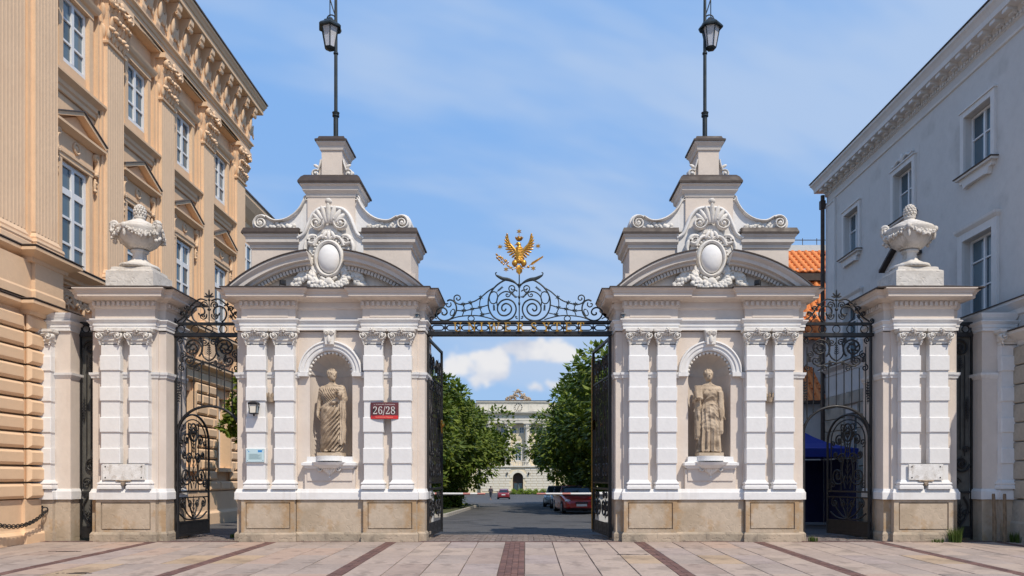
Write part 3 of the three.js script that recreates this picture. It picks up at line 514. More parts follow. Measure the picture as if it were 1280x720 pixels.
// ---------------------------------------------------------------- urn piers
const PIER_L = -8.84, PIER_R = 8.80;
function makePier(label) {
  const t = thing('urn_pier', label, 'gate pier', [0, 0, 0], 0, 'urn piers of the gate');
  const W = .82, BK = -1.0, A = .66;
  const LP = [[-W, BK], [-W, .02], [-A, .02], [-A, .17], [A, .17], [A, .02], [W, .02], [W, BK]];
  mk('plinth', [bx(-W, W, -.2, .93, BK, .02)], M.sand, t);
  const blk = mk('plinth_block', [bx(-A, A, .2, .92, .03, .125)], M.sand, t);
  mk('panel_frame', [bx(-A, A, .2, .25, .125, .17), bx(-A, A, .86, .92, .125, .17), bx(-A, -A + .11, .25, .86, .125, .17), bx(A - .11, A, .25, .86, .125, .17), bx(-A + .135, A - .135, .275, .835, .125, .16)], M.sand, blk);
  mk('plinth_foot', [mould(LP, [[.04, -.2], [.04, .15], [.03, .17], [.005, .205], [0, .205]])], M.sandDark, t);
  mk('ledge', [mould(LP, [[0, .92], [.045, .925], [.045, 1.08], [.03, 1.10], [.01, 1.155], [0, 1.16]]), lid(LP, 0, 1.16)], M.white, t);
  mk('wall', [bx(-W, W, 1.12, 4.70, BK, 0), bx(-A, A, 1.12, 4.7, 0, .05)], M.beige, t);
  for (const s of [-1, 1]) pilaster(t, s * .315, .05);
  [[-W, -A - .0], [A + .0, W]].map(([a, b], i) => mould(i ? [[a, 0], [b, 0], [b, BK]] : [[a, BK], [a, 0], [b, 0]], [[0, 3.62], [.025, 3.63], [.03, 3.66], [.055, 3.70], [.06, 3.75], [0, 3.755]])).concat([[-A, -.53], [-.105, .105], [.53, A]].map(([a, b]) => mould([[a, .03], [a, .05], [b, .05], [b, .03]], [[0, 3.62], [.025, 3.63], [.03, 3.66], [.055, 3.70], [.06, 3.75], [0, 3.755]]))).forEach(g => mk('string_course', [g], M.white, t));
  const EP = [[-W, BK], [-W, .03], [-A, .03], [-A, .19], [A, .19], [A, .03], [W, .03], [W, BK]];
  mk('architrave', [mould(EP, ARCHITRAVE), bx(-W, W, 4.66, 4.9, BK, 0), lid(EP, 0, 4.68)], M.white, t);
  mk('frieze', [mould(EP, [[0, 4.90], [0, 5.16]])], M.beige, t);
  const cn = mk('cornice', [mould(EP, CORNICE), lid(EP, .33, 5.53)], M.beige, t);
  fine('dentil_row', dentils([[-W, BK], [-W, .03]], 5.19, 5.285, .03, .085).concat(dentils([[-A - .05, .19], [A + .05, .19]], 5.19, 5.285, .03, .085), dentils([[W, .03], [W, BK]], 5.19, 5.285, .03, .085)), M.beige, cn);
  mk('pier_roof', [mould([[-W, BK - .1], [-W, .155], [W, .155], [W, BK - .1]], [[.30, 5.531], [.352, 5.531], [.352, 5.555], [.28, 5.57], [.08, 5.63], [-.25, 5.73], [-.3, 5.73]], true), bx(-.55, .55, 5.5, 5.728, BK + .2, -.25)], M.roof, cn);
  mk('urn_block', [mould([[-.50, -.88], [-.50, -.02], [.50, -.02], [.50, -.88]], [[.03, 5.60], [.03, 6.03], [0, 6.05], [-.04, 6.07], [-.05, 6.13], [-.09, 6.15], [-.2, 6.15]], true), bx(-.42, .42, 5.6, 6.149, -.80, -.10)], M.urn, t);
  return t;
}
function makeUrn(label, flip) {
  const t = thing('stone_urn', label, 'urn', [0, 0, 0], 0, 'stone urns on the gate piers');
  mk('foot', [lathe([[0, 0], [.46, 0], [.47, .05], [.45, .09], [.38, .11], [.30, .15], [.20, .21], [.165, .27], [.16, .37], [.19, .40], [.215, .42], [.20, .45], [.17, .46], [0, .46]], 30)], M.urn, t);
  mk('bowl', [lathe([[0, .45], [.15, .46], [.28, .50], [.40, .58], [.49, .70], [.53, .80], [.55, .86], [.565, .90], [.55, .94], [.50, .96], [0, .96]], 36)], M.urn, t);
  const fl = []; for (let k = 0; k < 22; k++) { const a = k / 22 * 6.2832; fl.push(petal(.20 * Math.cos(a), .47, .20 * Math.sin(a), .50 * Math.cos(a), .735, .50 * Math.sin(a), .105, .075, 7)); } mk('gadroon_band', fl, M.urn, t);
  mk('lid', [lathe([[0, .94], [.46, .95], [.47, .985], [.40, 1.02], [.30, 1.07], [.20, 1.12], [.12, 1.15], [.11, 1.18], [.135, 1.20], [.13, 1.22], [0, 1.22]], 30)], M.urn, t);
  const pc = [sph(.13, 0, 1.33, 0, 1, 1.2, 1, 12)]; for (let j = 0; j < 7; j++) for (let k = 0; k < 11; k++) { const th = .3 + j * .38, a = (k + (j % 2) / 2) / 11 * 6.2832; pc.push(sph(.036, .128 * Math.sin(th) * Math.cos(a), 1.33 + .155 * Math.cos(th), .128 * Math.sin(th) * Math.sin(a), 1, 1, 1, 5)); } mk('pine_cone_finial', pc, M.urn, t);
  const R = rng(flip ? 3 : 4);
  for (const s of [-1, 1]) { // scrolled handles with masks
    const q = -.35, h = [scrollStone([...curve([[.42, .70], [.56, .78], [.63, .90], [.62, 1.0]], 10), ...spiral(.555, .98, .085, .02, .2, 1.4, 20)].map(p => [s * p[0], p[1]]), .045, .075, 0), sph(.10, s * .52, .80, 0, .8, 1.4, .9, 8)];
    for (let k = 0; k < 10; k++) h.push(sph(.04 + .02 * R(), s * (.52 + .1 * R()), .62 + .035 * k, (R() - .5) * .16, 1, 1, 1, 6)); h.forEach(g => g.rotateY(s * q * (flip ? -1 : 1))); mk('handle', h, M.urn, t);
  }
  t.scale.set(.92, 1, .92);
  for (let k = 0; k < 4; k++) { // swags hung between bosses
    const a0 = k * ONE + (flip ? .5 : .2), P = u => { const a = a0 + u * ONE, r = .555; return [r * Math.cos(a), .88 - .16 * Math.sin(u * Math.PI), r * Math.sin(a)]; };
    mk('swag', [...garland([P(0), P(.25), P(.5), P(.75), P(1)], .03, .055, R, 14), sph(.075, ...P(0), 1, 1, 1, 8), petal(P(0)[0], P(0)[1], P(0)[2], P(0)[0] * .97, P(0)[1] - .24, P(0)[2] * .97, .08, .08)], M.urn, t);
  }
  return t;
}
const pierL = makePier('urn topped gate pier beside the ochre palace'); pierL.position.set(PIER_L, 0, 0);
const pierR = copyOf(pierL, 'urn topped gate pier beside the grey building, grass tuft at its foot'); pierR.position.set(PIER_R, 0, 0);
makeUrn('carved stone urn on the pier in front of the ochre palace', false).position.set(PIER_L, 6.15, -.45);
makeUrn('carved stone urn on the pier in front of the grey building', true).position.set(PIER_R, 6.15, -.45);

// end piers that tie the railings to the houses
function endPier(label, x, s) { // s = +1: pilaster on the left side
  const t = thing('end_pier', label, 'pier', [x, 0, -.02], 0, 'end piers by the houses');
  const a = -.36, b = .36, p = s > 0 ? -.19 : .19, bx0 = s > 0 ? -.42 : -.02, bx1 = s > 0 ? .02 : .42;
  mk('plinth', [bx(a, b, -.2, .93, -.8, 0), bx(bx0, bx1, .2, .92, 0, .10), bx(bx0 - .02, bx1 + .02, -.2, .2, 0, .13)], M.sand, t);
  mk('ledge', [mould([[a, -.8], [a, .0], [b, .0], [b, -.8]], [[0, .92], [.045, .925], [.045, 1.10], [.02, 1.155], [0, 1.16]]), bx(a, b, .92, 1.16, -.8, 0), mould([[bx0, 0], [bx0, .12], [bx1, .12], [bx1, 0]], [[0, .92], [.045, .925], [.045, 1.10], [.02, 1.155], [0, 1.158]]), bx(bx0, bx1, .93, 1.157, 0, .12)], M.white, t);
  mk('wall', [bx(a, b, 1.14, 4.70, -.8, 0)], M.beige, t);
  pilaster(t, p, .0);
  mk('string_course', [mould(s > 0 ? [[.02, 0], [b, 0], [b, -.8]] : [[a, -.8], [a, 0], [-.02, 0]], [[0, 3.62], [.03, 3.66], [.055, 3.70], [.06, 3.75], [0, 3.755]])], M.white, t);
  mk('architrave', [mould([[a, -.8], [a, .03], [b, .03], [b, -.8]], ARCHITRAVE), bx(a, b, 4.68, 5.08, -.8, .03), mould([[a, -.8], [a, .03], [b, .03], [b, -.8]], [[0, 4.9], [.04, 4.98], [.06, 5.05], [.06, 5.08], [0, 5.08]])], M.white, t);
  return t;
}
endPier('narrow white pilastered pier abutting the ochre palace', -10.53, 1);
endPier('narrow white pilastered pier abutting the grey stone building', 10.56, -1);

// ---------------------------------------------------------------- lamps on the pavilions
function lampPost(label, x, s) {
  const t = thing('gate_lamp', label, 'street lamp', [x, 9.046, -.42], 0, 'hanging lanterns on tall masts');
  mk('foot', [lathe([[0, 0], [.15, 0], [.15, .02], [.12, .05], [.075, .09], [.06, .11], [0, .11]], 16)], M.ironGreen, t);
  mk('mast', [cyl(.055, .055, .6, 0, .08, 0, 12), cyl(.08, .08, .03, 0, .62, 0, 12), cyl(.07, .085, .05, 0, .66, 0, 12), cyl(.04, .038, 1.95, 0, .7, 0, 10), cyl(.055, .055, .03, 0, 2.05, 0, 10), cyl(.038, .03, .9, 0, 2.64, 0, 10)], M.ironGreen, t);
  // crook with scrolls; the lantern hangs from it (it leans towards the drive's outside)
  const X = v => s * v;
  mk('crook', [band(curve([[0, 3.4], [-.0, 3.75], [-.03, 3.95], [-.07, 4.0], [-.13, 3.94], [-.135, 3.82]], 24).map(p => [X(p[0]), p[1]]), .026, .026, 0), band([...curve([[0, 2.9], [-.07, 3.1], [-.13, 3.3]], 8), ...spiral(-.17, 3.36, .07, .015, 0, 1.5, 20)].map(p => [X(p[0]), p[1]]), .014, .014, 0), band([...curve([[0, 2.82], [.06, 2.72], [.11, 2.62]], 8), ...spiral(.07, 2.58, .05, .01, 0, -1.4, 16)].map(p => [X(p[0]), p[1]]), .014, .014, 0), band(spiral(-.12, 2.85, .12, .02, 0, 1.4, 24).map(p => [X(p[0]), p[1]]), .014, .014, 0)], M.ironGreen, t);
  const lx = X(-.135), ly = 2.19, hex = (r, y) => Array.from({ length: 6 }, (_, k) => { const a = k / 6 * 6.2832 + .26; return [lx + 1.16 * r * Math.cos(a), (y - ly) * 1.1 + ly, 1.16 * r * Math.sin(a)]; });
  const hood = mk('lantern_hood', [loft([hex(.235, ly + .40), hex(.24, ly + .43), hex(.21, ly + .47), hex(.14, ly + .52), hex(.12, ly + .555), hex(.075, ly + .575), hex(.03, ly + .63)], { smooth: false }), cyl(.012, .012, 1.02, lx, ly + .62, 0, 6)], M.ironGreen, t);
  const bars = []; const A = hex(.10, ly), B = hex(.175, ly + .41); for (let k = 0; k < 6; k++) { bars.push(tube([A[k], B[k]], .012, 1, 5), tube([A[k], A[(k + 1) % 6]], .012, 1, 5), tube([B[k], B[(k + 1) % 6]], .014, 1, 5)); } bars.push(loft([hex(.105, ly - .0), hex(.09, ly - .03), hex(.03, ly - .05)], { smooth: false }));
  mk('lantern_frame', bars, M.ironGreen, t);
  const frost = new THREE.MeshPhysicalMaterial({ color: new THREE.Color().setRGB(.82, .82, .84), roughness: .45, transmission: .45, thickness: 0 });
  for (let k = 0; k < 6; k++) { const a = hex(.096, ly + .008), b = hex(.168, ly + .405), q = (k + 1) % 6; mk('lantern_pane', [fromTris([...a[k], ...a[q], ...b[q], ...a[k], ...b[q], ...b[k]])], frost, t); }
  return t;
}
lampPost('hanging lantern on a tall mast atop the pavilion with the address plate', PAV_L, 1);
lampPost('hanging lantern on a tall mast atop the pavilion lacking an address plate', PAV_R, -1);

// ---------------------------------------------------------------- ironwork
// Ornament is drawn in a small drawing unit U (about 2 cm), x from the gate's middle line, y up.
const U = 1 / 54.7;
const sc = pts => pts.map(p => [p[0] * U, p[1] * U]);
const stroke = (parent, pts, r = .011, mat = M.iron, name = 'scroll', z = 0, rz = null) => mk(name, [band(pts, r * 1.55, (rz || r) * 1.55, z, 6)], mat, parent);
function starGeo(r, th, n = 6) { const p = []; for (let i = 0; i < n * 2; i++) { const a = i / n * Math.PI + ONE; p.push([(i % 2 ? .38 : 1) * r * Math.cos(a), (i % 2 ? .38 : 1) * r * Math.sin(a)]); } return extr(p, -th / 2, th / 2, .004); }
const starIron = geo([starGeo(.055, .02)]);
const font = await new FontLoader().loadAsync('fonts/droid/droid_serif_regular.typeface.json');
const fontBold = await new FontLoader().loadAsync('fonts/droid/droid_serif_bold.typeface.json');
function word(str, size, depth, f = font) { const g = new TextGeometry(str, { font: f, size, depth, curveSegments: 5, bevelEnabled: false }); g.computeBoundingBox(); const b = g.boundingBox; g.translate(-(b.min.x + b.max.x) / 2, -(b.min.y + b.max.y) / 2, 0); return N(g); }

// overthrow of the main gate with the inscription
{
  const t = thing('gate_overthrow', 'black wrought iron overthrow with gilt UNIWERSYTET lettering spanning the main gateway', 'gate arch', [-.145, 4.68, -.40]);
  const hw = 2.11;
  const beam = mk('beam', [bx(-hw, hw, 0, .055, -.05, .05), bx(-hw, hw, .245, .305, -.06, .06), bx(-hw, hw, .055, .075, -.02, .02), bx(-hw, hw, .228, .245, -.02, .02), bx(-hw, hw, -.035, 0, -.085, .085)], M.iron, t);
  for (let k = -6; k <= 5; k++) { const c = (k + .5) * .338, w = .13, h = .055, o = []; for (const [cx, a0] of [[c + w - h, -ONE], [c - w + h, ONE]]) for (let i = 0; i <= 8; i++) { const a = a0 + i / 8 * Math.PI; o.push([cx + h * Math.cos(a), .152 + h * Math.sin(a)]); } o.push(o[0]); mk('link', [band(o, .014, .014, 0, 6)], M.iron, beam); }
  for (let k = -6; k <= 6; k++) mk('collar', [bx(k * .338 - .03, k * .338 + .03, .12, .185, -.022, .022), bx(k * .338 - .012, k * .338 + .012, .06, .245, -.012, .012)], M.iron, beam);
  const txt = 'UNIWERSYTET', xs = [572, 589.6, 601.8, 617, 634, 650, 666.7, 682, 695.5, 709.5, 724.8];
  [...txt].forEach((ch, i) => { const m = mk('letter', [word(ch, .20, .025)], M.gold, t); m.position.set((xs[i] - 648.5) * U, .15, .095); m.userData.label = 'gilt letter ' + ch; });
  // drawing traced as design: half ornament, mirrored
  const D = pts => pts.map(p => [(1052 - p[0]) / 9 * U, .305 + (525 - p[1]) / 9 * U]);
  for (const s of [1, -1]) {
    const S = (pts, r, n = 40, name = 'scroll', rz) => stroke(t, curve(D(pts).map(p => [-s * p[0], p[1]]), n), r, M.ironGreen, name, 0, rz);
    S([[1045, 130], [985, 75], [920, 58], [850, 85], [770, 150], [720, 230], [703, 310], [715, 400], [760, 475], [830, 515], [900, 519], [970, 490], [1010, 430], [1015, 370], [985, 310], [920, 280], [850, 300], [812, 350], [810, 410], [845, 455], [900, 462], [950, 430], [965, 380], [940, 340], [895, 328], [860, 355], [858, 395], [885, 410], [905, 385]], .0125, 120);
    mk('leaf_horn', [band(curve(D([[1040, 118], [985, 80], [930, 58], [870, 48], [820, 25], [790, 5], [785, -15], [800, -22]]).map(p => [-s * p[0], p[1]]), 30), q => .012 + .030 * Math.sin(Math.min(1, q * 1.35) * Math.PI) * (q < .74 ? 1 : 0) , .02, 0, 8)], M.ironGreen, t);
    S([[805, 350], [800, 290], [820, 240], [860, 205], [905, 192], [950, 205], [985, 235], [1010, 260]], .010);
    S([[1030, 190], [1005, 175], [985, 195], [955, 195], [935, 165], [945, 135], [975, 125], [1000, 145], [995, 170], [970, 172], [962, 155]], .0095);
    S([[1015, 260], [985, 235], [960, 215], [940, 245], [915, 250], [902, 232], [915, 218], [928, 230]], .009);
    S([[765, 192], [725, 215], [715, 270], [735, 320], [770, 328], [800, 300], [808, 245], [795, 205], [765, 192]], .009, 40);
    for (const [a, b] of [[[800, 195], [865, 140]], [[765, 330], [770, 405]]]) { const P = D([a, b]).map(p => [-s * p[0], p[1]]), l = [band([P[0], P[1]], .007, .007)]; for (let k = 1; k < 7; k++) { const c = [lerp(P[0][0], P[1][0], k / 7), lerp(P[0][1], P[1][1], k / 7)], dx = P[1][0] - P[0][0], dy = P[1][1] - P[0][1], q = Math.hypot(dx, dy); for (const e of [-1, 1]) l.push(petal(c[0], c[1], 0, c[0] + dx / q * .035 - e * dy / q * .025, c[1] + dy / q * .035 + e * dx / q * .025, 0, .014, .012, 5)); } mk('ear_of_wheat', l, M.ironGreen, t); }
    S([[318, 282], [332, 310], [365, 332], [420, 336], [500, 318], [560, 296], [620, 258], [700, 190], [770, 148]], .010);
    S([[345, 405], [430, 408], [520, 390], [610, 372], [705, 343]], .009); S([[270, 508], [340, 482], [420, 468], [512, 462], [600, 466], [690, 485], [770, 508]], .009); S([[600, 466], [640, 452], [725, 433]], .008);
    S([[420, 336], [432, 372], [430, 408], [410, 470]], .008); S([[500, 318], [520, 350], [522, 390], [512, 462]], .008); S([[620, 258], [608, 310], [610, 372], [635, 450]], .008);
    for (const q of [[420, 335], [500, 318], [620, 258], [428, 408], [522, 390], [610, 372], [635, 452]]) { const p = D([q])[0], m = mk('star', starIron, M.ironGreen, t); m.position.set(-s * p[0], p[1], .012); }
    S([[510, 463], [480, 480], [478, 505], [495, 520], [525, 520], [545, 505], [540, 480], [512, 463]], .008);
    S([[240, 300], [270, 286], [312, 300], [340, 345], [345, 400], [325, 455], [275, 502], [205, 520], [145, 495], [118, 440], [135, 395], [180, 372], [225, 390], [240, 430], [215, 455], [185, 445], [188, 425]], .0125, 80);
    S([[318, 290], [322, 250], [350, 232], [382, 245], [388, 275], [365, 290], [345, 275], [355, 262]], .0095); S([[280, 315], [285, 345], [262, 365], [235, 355], [232, 330], [252, 328]], .0095); S([[290, 400], [275, 440], [285, 462], [308, 455], [325, 415], [318, 392], [295, 395]], .008);
    S([[60, 520], [50, 490], [85, 480], [125, 500]], .009); S([[1030, 480], [1012, 470], [1015, 490], [1035, 500]], .008);
    const lf = []; for (let k = 0; k < 5; k++) { const p = D([[985 + k * 8, 205 + k * 14]])[0]; lf.push(petal(-s * p[0], p[1], 0, -s * (p[0] + .05 - .02 * k), p[1] - .03 + .015 * k, .01, .03, .02, 6)); } mk('leaf_spray', lf, M.ironGreen, t);
  }
  mk('spindle', [cyl(.013, .013, 1.06, 0, .305, 0, 8), sph(.038, 0, .305 + .83, 0), sph(.03, 0, .305 + .55, 0, 1, 1.5, 1), sph(.026, 0, .305 + .40, 0, 1, 2, 1), cyl(.03, .03, .03, 0, .305 + .77, 0, 8)], M.ironGreen, t);
}
// gilded eagle emblem
{
  const t = thing('eagle_emblem', 'gilded spread eagle with crown, five stars, laurel and palm branches above the overthrow', 'emblem', [-.145, 6.02, -.40]);
  const D = (x, y) => [(x - 375) / 8 * U, (510 - y) / 8 * U];
  const E = (x, y, rx, ry, rz, z = 0) => { const p = D(x, y); return sph(1, p[0], p[1], z, rx / 8 * U, ry / 8 * U, rz / 8 * U, 12); };
  mk('body', [E(375, 305, 34, 62, 30), E(375, 245, 26, 50, 24), E(374, 205, 20, 28, 18), E(366, 190, 24, 20, 17), petal(...D(352, 192), 0, ...D(326, 205), 0, .026, .026), E(375, 360, 30, 30, 24)], M.gold, t);
  const feathers = []; for (let r = 0; r < 9; r++) for (let k = -3; k <= 3; k++) { const p = D(375 + k * 9, 235 + r * 16); feathers.push(sph(.02, p[0], p[1], .055 - .003 * k * k, 1, 1.4, .6, 6)); } mk('breast_feathers', feathers, M.gold, t);
  for (const s of [-1, 1]) {
    const w = [], wd = [], X = (x, y) => { const p = D(x, y); return [s * p[0], p[1]]; };
    const outer = [[500, 92], [514, 112], [524, 145], [527, 180], [524, 212], [516, 245], [500, 278], [478, 308], [450, 332], [424, 348]], inner = [[488, 150], [482, 175], [474, 198], [462, 218], [448, 232], [438, 245], [428, 258], [420, 272], [412, 290], [405, 312]];
    outer.forEach((o, i) => { const q = inner[i], a = X(q[0], q[1]), b = X(o[0], o[1] - (i ? 0 : 8)); w.push(petal(a[0], a[1], 0, b[0], b[1], .01, .05, .022, 8)); const c = [lerp(a[0], b[0], .3), lerp(a[1], b[1], .3)]; wd.push(petal(a[0] * .98, a[1], .015, lerp(a[0], b[0], .62), lerp(a[1], b[1], .62), .028, .04, .018, 6)); });
    w.push(band(curve([X(398, 305), X(415, 262), X(440, 228), X(470, 190), X(486, 140), X(494, 92)], 24), q => lerp(.045, .008, q), .03, .01, 8));
    const wing = mk('wing', w, M.gold, t); mk('covert_feathers', wd, M.gold, wing);
    const l1 = X(420, 385), l2 = X(402, 430); mk('leg', [sph(.068, l1[0], l1[1], .02, 1, 1.15, .9, 10), petal(l1[0], l1[1], .02, l2[0], l2[1], .03, .04, .04), ...[-1, 0, 1].map(k => petal(l2[0], l2[1], .03, l2[0] + k * .035 + s * .02, l2[1] - .05, .06, .018, .018))], M.gold, t);
  }
  const tf = []; for (let k = -3; k <= 3; k++) { const a = D(375 + k * 4, 400), b = D(375 + k * 9, 508 - Math.abs(k) * 9); tf.push(petal(a[0], a[1], 0, b[0], b[1], .01, .045, .03)); } mk('tail', tf, M.gold, t);
  const cr = D(373, 142); mk('crown', [lathe([[.06, -.03], [.065, -.015], [.085, 0], [.082, .02], [.05, .03], [.03, .05], [0, .055]], 14).translate(cr[0], cr[1], 0), ...[0, 1, 2, 3, 4, 5, 6].map(k => sph(.017, cr[0] + .082 * Math.cos(k * .9), cr[1] + .03, .082 * Math.sin(k * .9))), cyl(.007, .007, .12, cr[0], cr[1] + .04, 0, 5)], M.gold, t);
  const sg = geo([starGeo(.058, .018, 6)]); for (const q of [[373, 66], [182, 220], [563, 212], [243, 445], [515, 435]]) { const p = D(...q), m = mk('star', sg, M.gold, t); m.position.set(p[0], p[1], 0); }
  const stem = (pts) => band(curve(pts.map(p => D(...p)), 16), .008, .008, 0, 5);
  const lau = [stem([[340, 415], [290, 425], [240, 395], [195, 350], [160, 305]])]; for (const [x, y] of [[275, 425], [245, 380], [215, 345], [210, 390], [185, 365], [165, 345], [160, 312], [255, 370], [195, 335], [300, 440]]) { const p = D(x, y); lau.push(petal(p[0], p[1], .01, p[0] - .045, p[1] + .05, .02, .045, .025, 6), sph(.02, p[0] + .02, p[1] - .02, .02)); } mk('laurel_branch', lau, M.gold, t);
  const pal = [stem([[410, 415], [450, 425], [490, 395], [535, 358], [600, 325]])]; for (let k = 0; k < 11; k++) { const u = k / 10, c = D(lerp(488, 590, u), lerp(398, 332, u)); for (const e of [-1, 1]) pal.push(petal(c[0], c[1], 0, c[0] + .06, c[1] + .035 + e * .035 * (1 - .6 * u), .01, .022, .014, 5)); } const k1 = D(465, 422); pal.push(sph(.03, k1[0], k1[1], .01)); mk('palm_branch', pal, M.gold, t);
  // hanging wires that hold the side stars
  for (const [a, b] of [[[182, 220], [225, 215]], [[563, 212], [525, 212]], [[243, 445], [290, 428]], [[515, 435], [470, 420]]]) mk('star_wire', [band([D(...a), D(...b)], .004, .004, -.005, 4)], M.gold, t);
}
// scroll vocabulary for the gate panels
const Sc = (cx, cy, r, a0, turns, n = 34) => spiral(cx, cy, r, r * .12, a0, turns, n);
function spearLeaf(x, y, h, w) { const l = []; for (let k = 0; k < 5; k++) for (const e of [-1, 1]) l.push(petal(x, y + h * k / 5, 0, x + e * w * (1 - k * .12), y + h * (k / 5 + .22), .01, .022, .016, 5)); l.push(petal(x, y - h * .1, 0, x, y + h * 1.25, 0, .025, .02, 6)); return l; }

// main leaves, standing open into the court
function mainLeaf(label, s) { // local x from hinge (0) to free edge (w)
  const w = 2.05, h = 4.62, t = thing('gate_leaf', label, 'gate leaf', [0, 0, 0], 0, 'leaves of the main gate');
  mk('frame', [bx(0, .07, .04, h, -.035, .035), bx(w - .06, w, .04, h, -.03, .03), bx(.07, w - .06, h - .06, h, -.025, .025), bx(.07, w - .06, 1.12, 1.17, -.025, .025), bx(.07, w - .06, 1.27, 1.31, -.025, .025), bx(.07, w - .06, .06, .10, -.03, .03), bx(.07, w - .06, 3.72, 3.76, -.02, .02)], M.iron, t);
  mk('kick_panel', [bx(.07, w - .06, .10, .36, -.008, .008)], M.iron, t);
  for (let k = 1; k < 12; k++) { const x = .07 + (w - .13) * k / 12; mk('bar', [cyl(.012, .012, k % 2 ? 2.41 : 2.8, x, 1.31, 0, 6), ...(k % 2 ? spearLeaf(x, 3.2, .25, .05) : [])], M.iron, t); }
  for (const q of [.27, .73]) { const c = w * q; for (const e of [-1, 1]) {
    stroke(t, Sc(c + e * .19, 4.15, .22, e > 0 ? Math.PI : 0, e * 1.6), .013); stroke(t, Sc(c + e * .16, 3.55, .16, e > 0 ? Math.PI : 0, -e * 1.6), .011);
    stroke(t, Sc(c + e * .17, 1.62, .2, e > 0 ? Math.PI : 0, e * 1.7), .012); stroke(t, Sc(c + e * .15, 2.0, .14, e > 0 ? Math.PI : 0, -e * 1.5), .010); stroke(t, Sc(c + e * .2, .72, .24, e > 0 ? Math.PI : 0, e * 1.7), .013); stroke(t, Sc(c + e * .15, .98, .1, e > 0 ? Math.PI : 0, -e * 1.4), .010);
    stroke(t, curve([[c, 2.1], [c + e * .22, 2.4], [c + e * .16, 2.8], [c, 3.1]], 20), .010); }
    mk('leaf_spray', [...spearLeaf(c, 1.5, .5, .12), ...spearLeaf(c, 3.85, .4, .1), ...spearLeaf(c, .45, .45, .14), ...spearLeaf(c, 2.5, .5, .1)], M.iron, t); }
  const ro = []; for (let k = 0; k < 9; k++) { const a = k / 9 * 6.283; ro.push(petal(w * .78, 2.72, .06, w * .78 + .11 * Math.cos(a), 2.72 + .14 * Math.sin(a), .07, .06, .05)); } ro.push(sph(.06, w * .78, 2.72, .09), petal(w * .78, 2.66, .06, w * .78, 2.50, .08, .06, .05), ...ro.map(g => g.clone().applyMatrix4(new THREE.Matrix4().makeScale(1, 1, -1)))); mk('gilt_rosette', ro, M.gold, t);
  if (s > 0) mk('gilt_edge', [bx(w - .03, w + .025, .1, h - .15, -.045, .045)], M.gold, t);
  return t;
}
{ const a = mainLeaf('open iron gate leaf with gilt rosette at the pavilion with the address plate', -1); put(a, -2.235, 0, -.34, Math.PI / 2 - .05); const b = mainLeaf('open iron gate leaf with gilt rosette and gilt edge strip', 1); put(b, 1.925, 0, -.34, Math.PI / 2 + .10); }

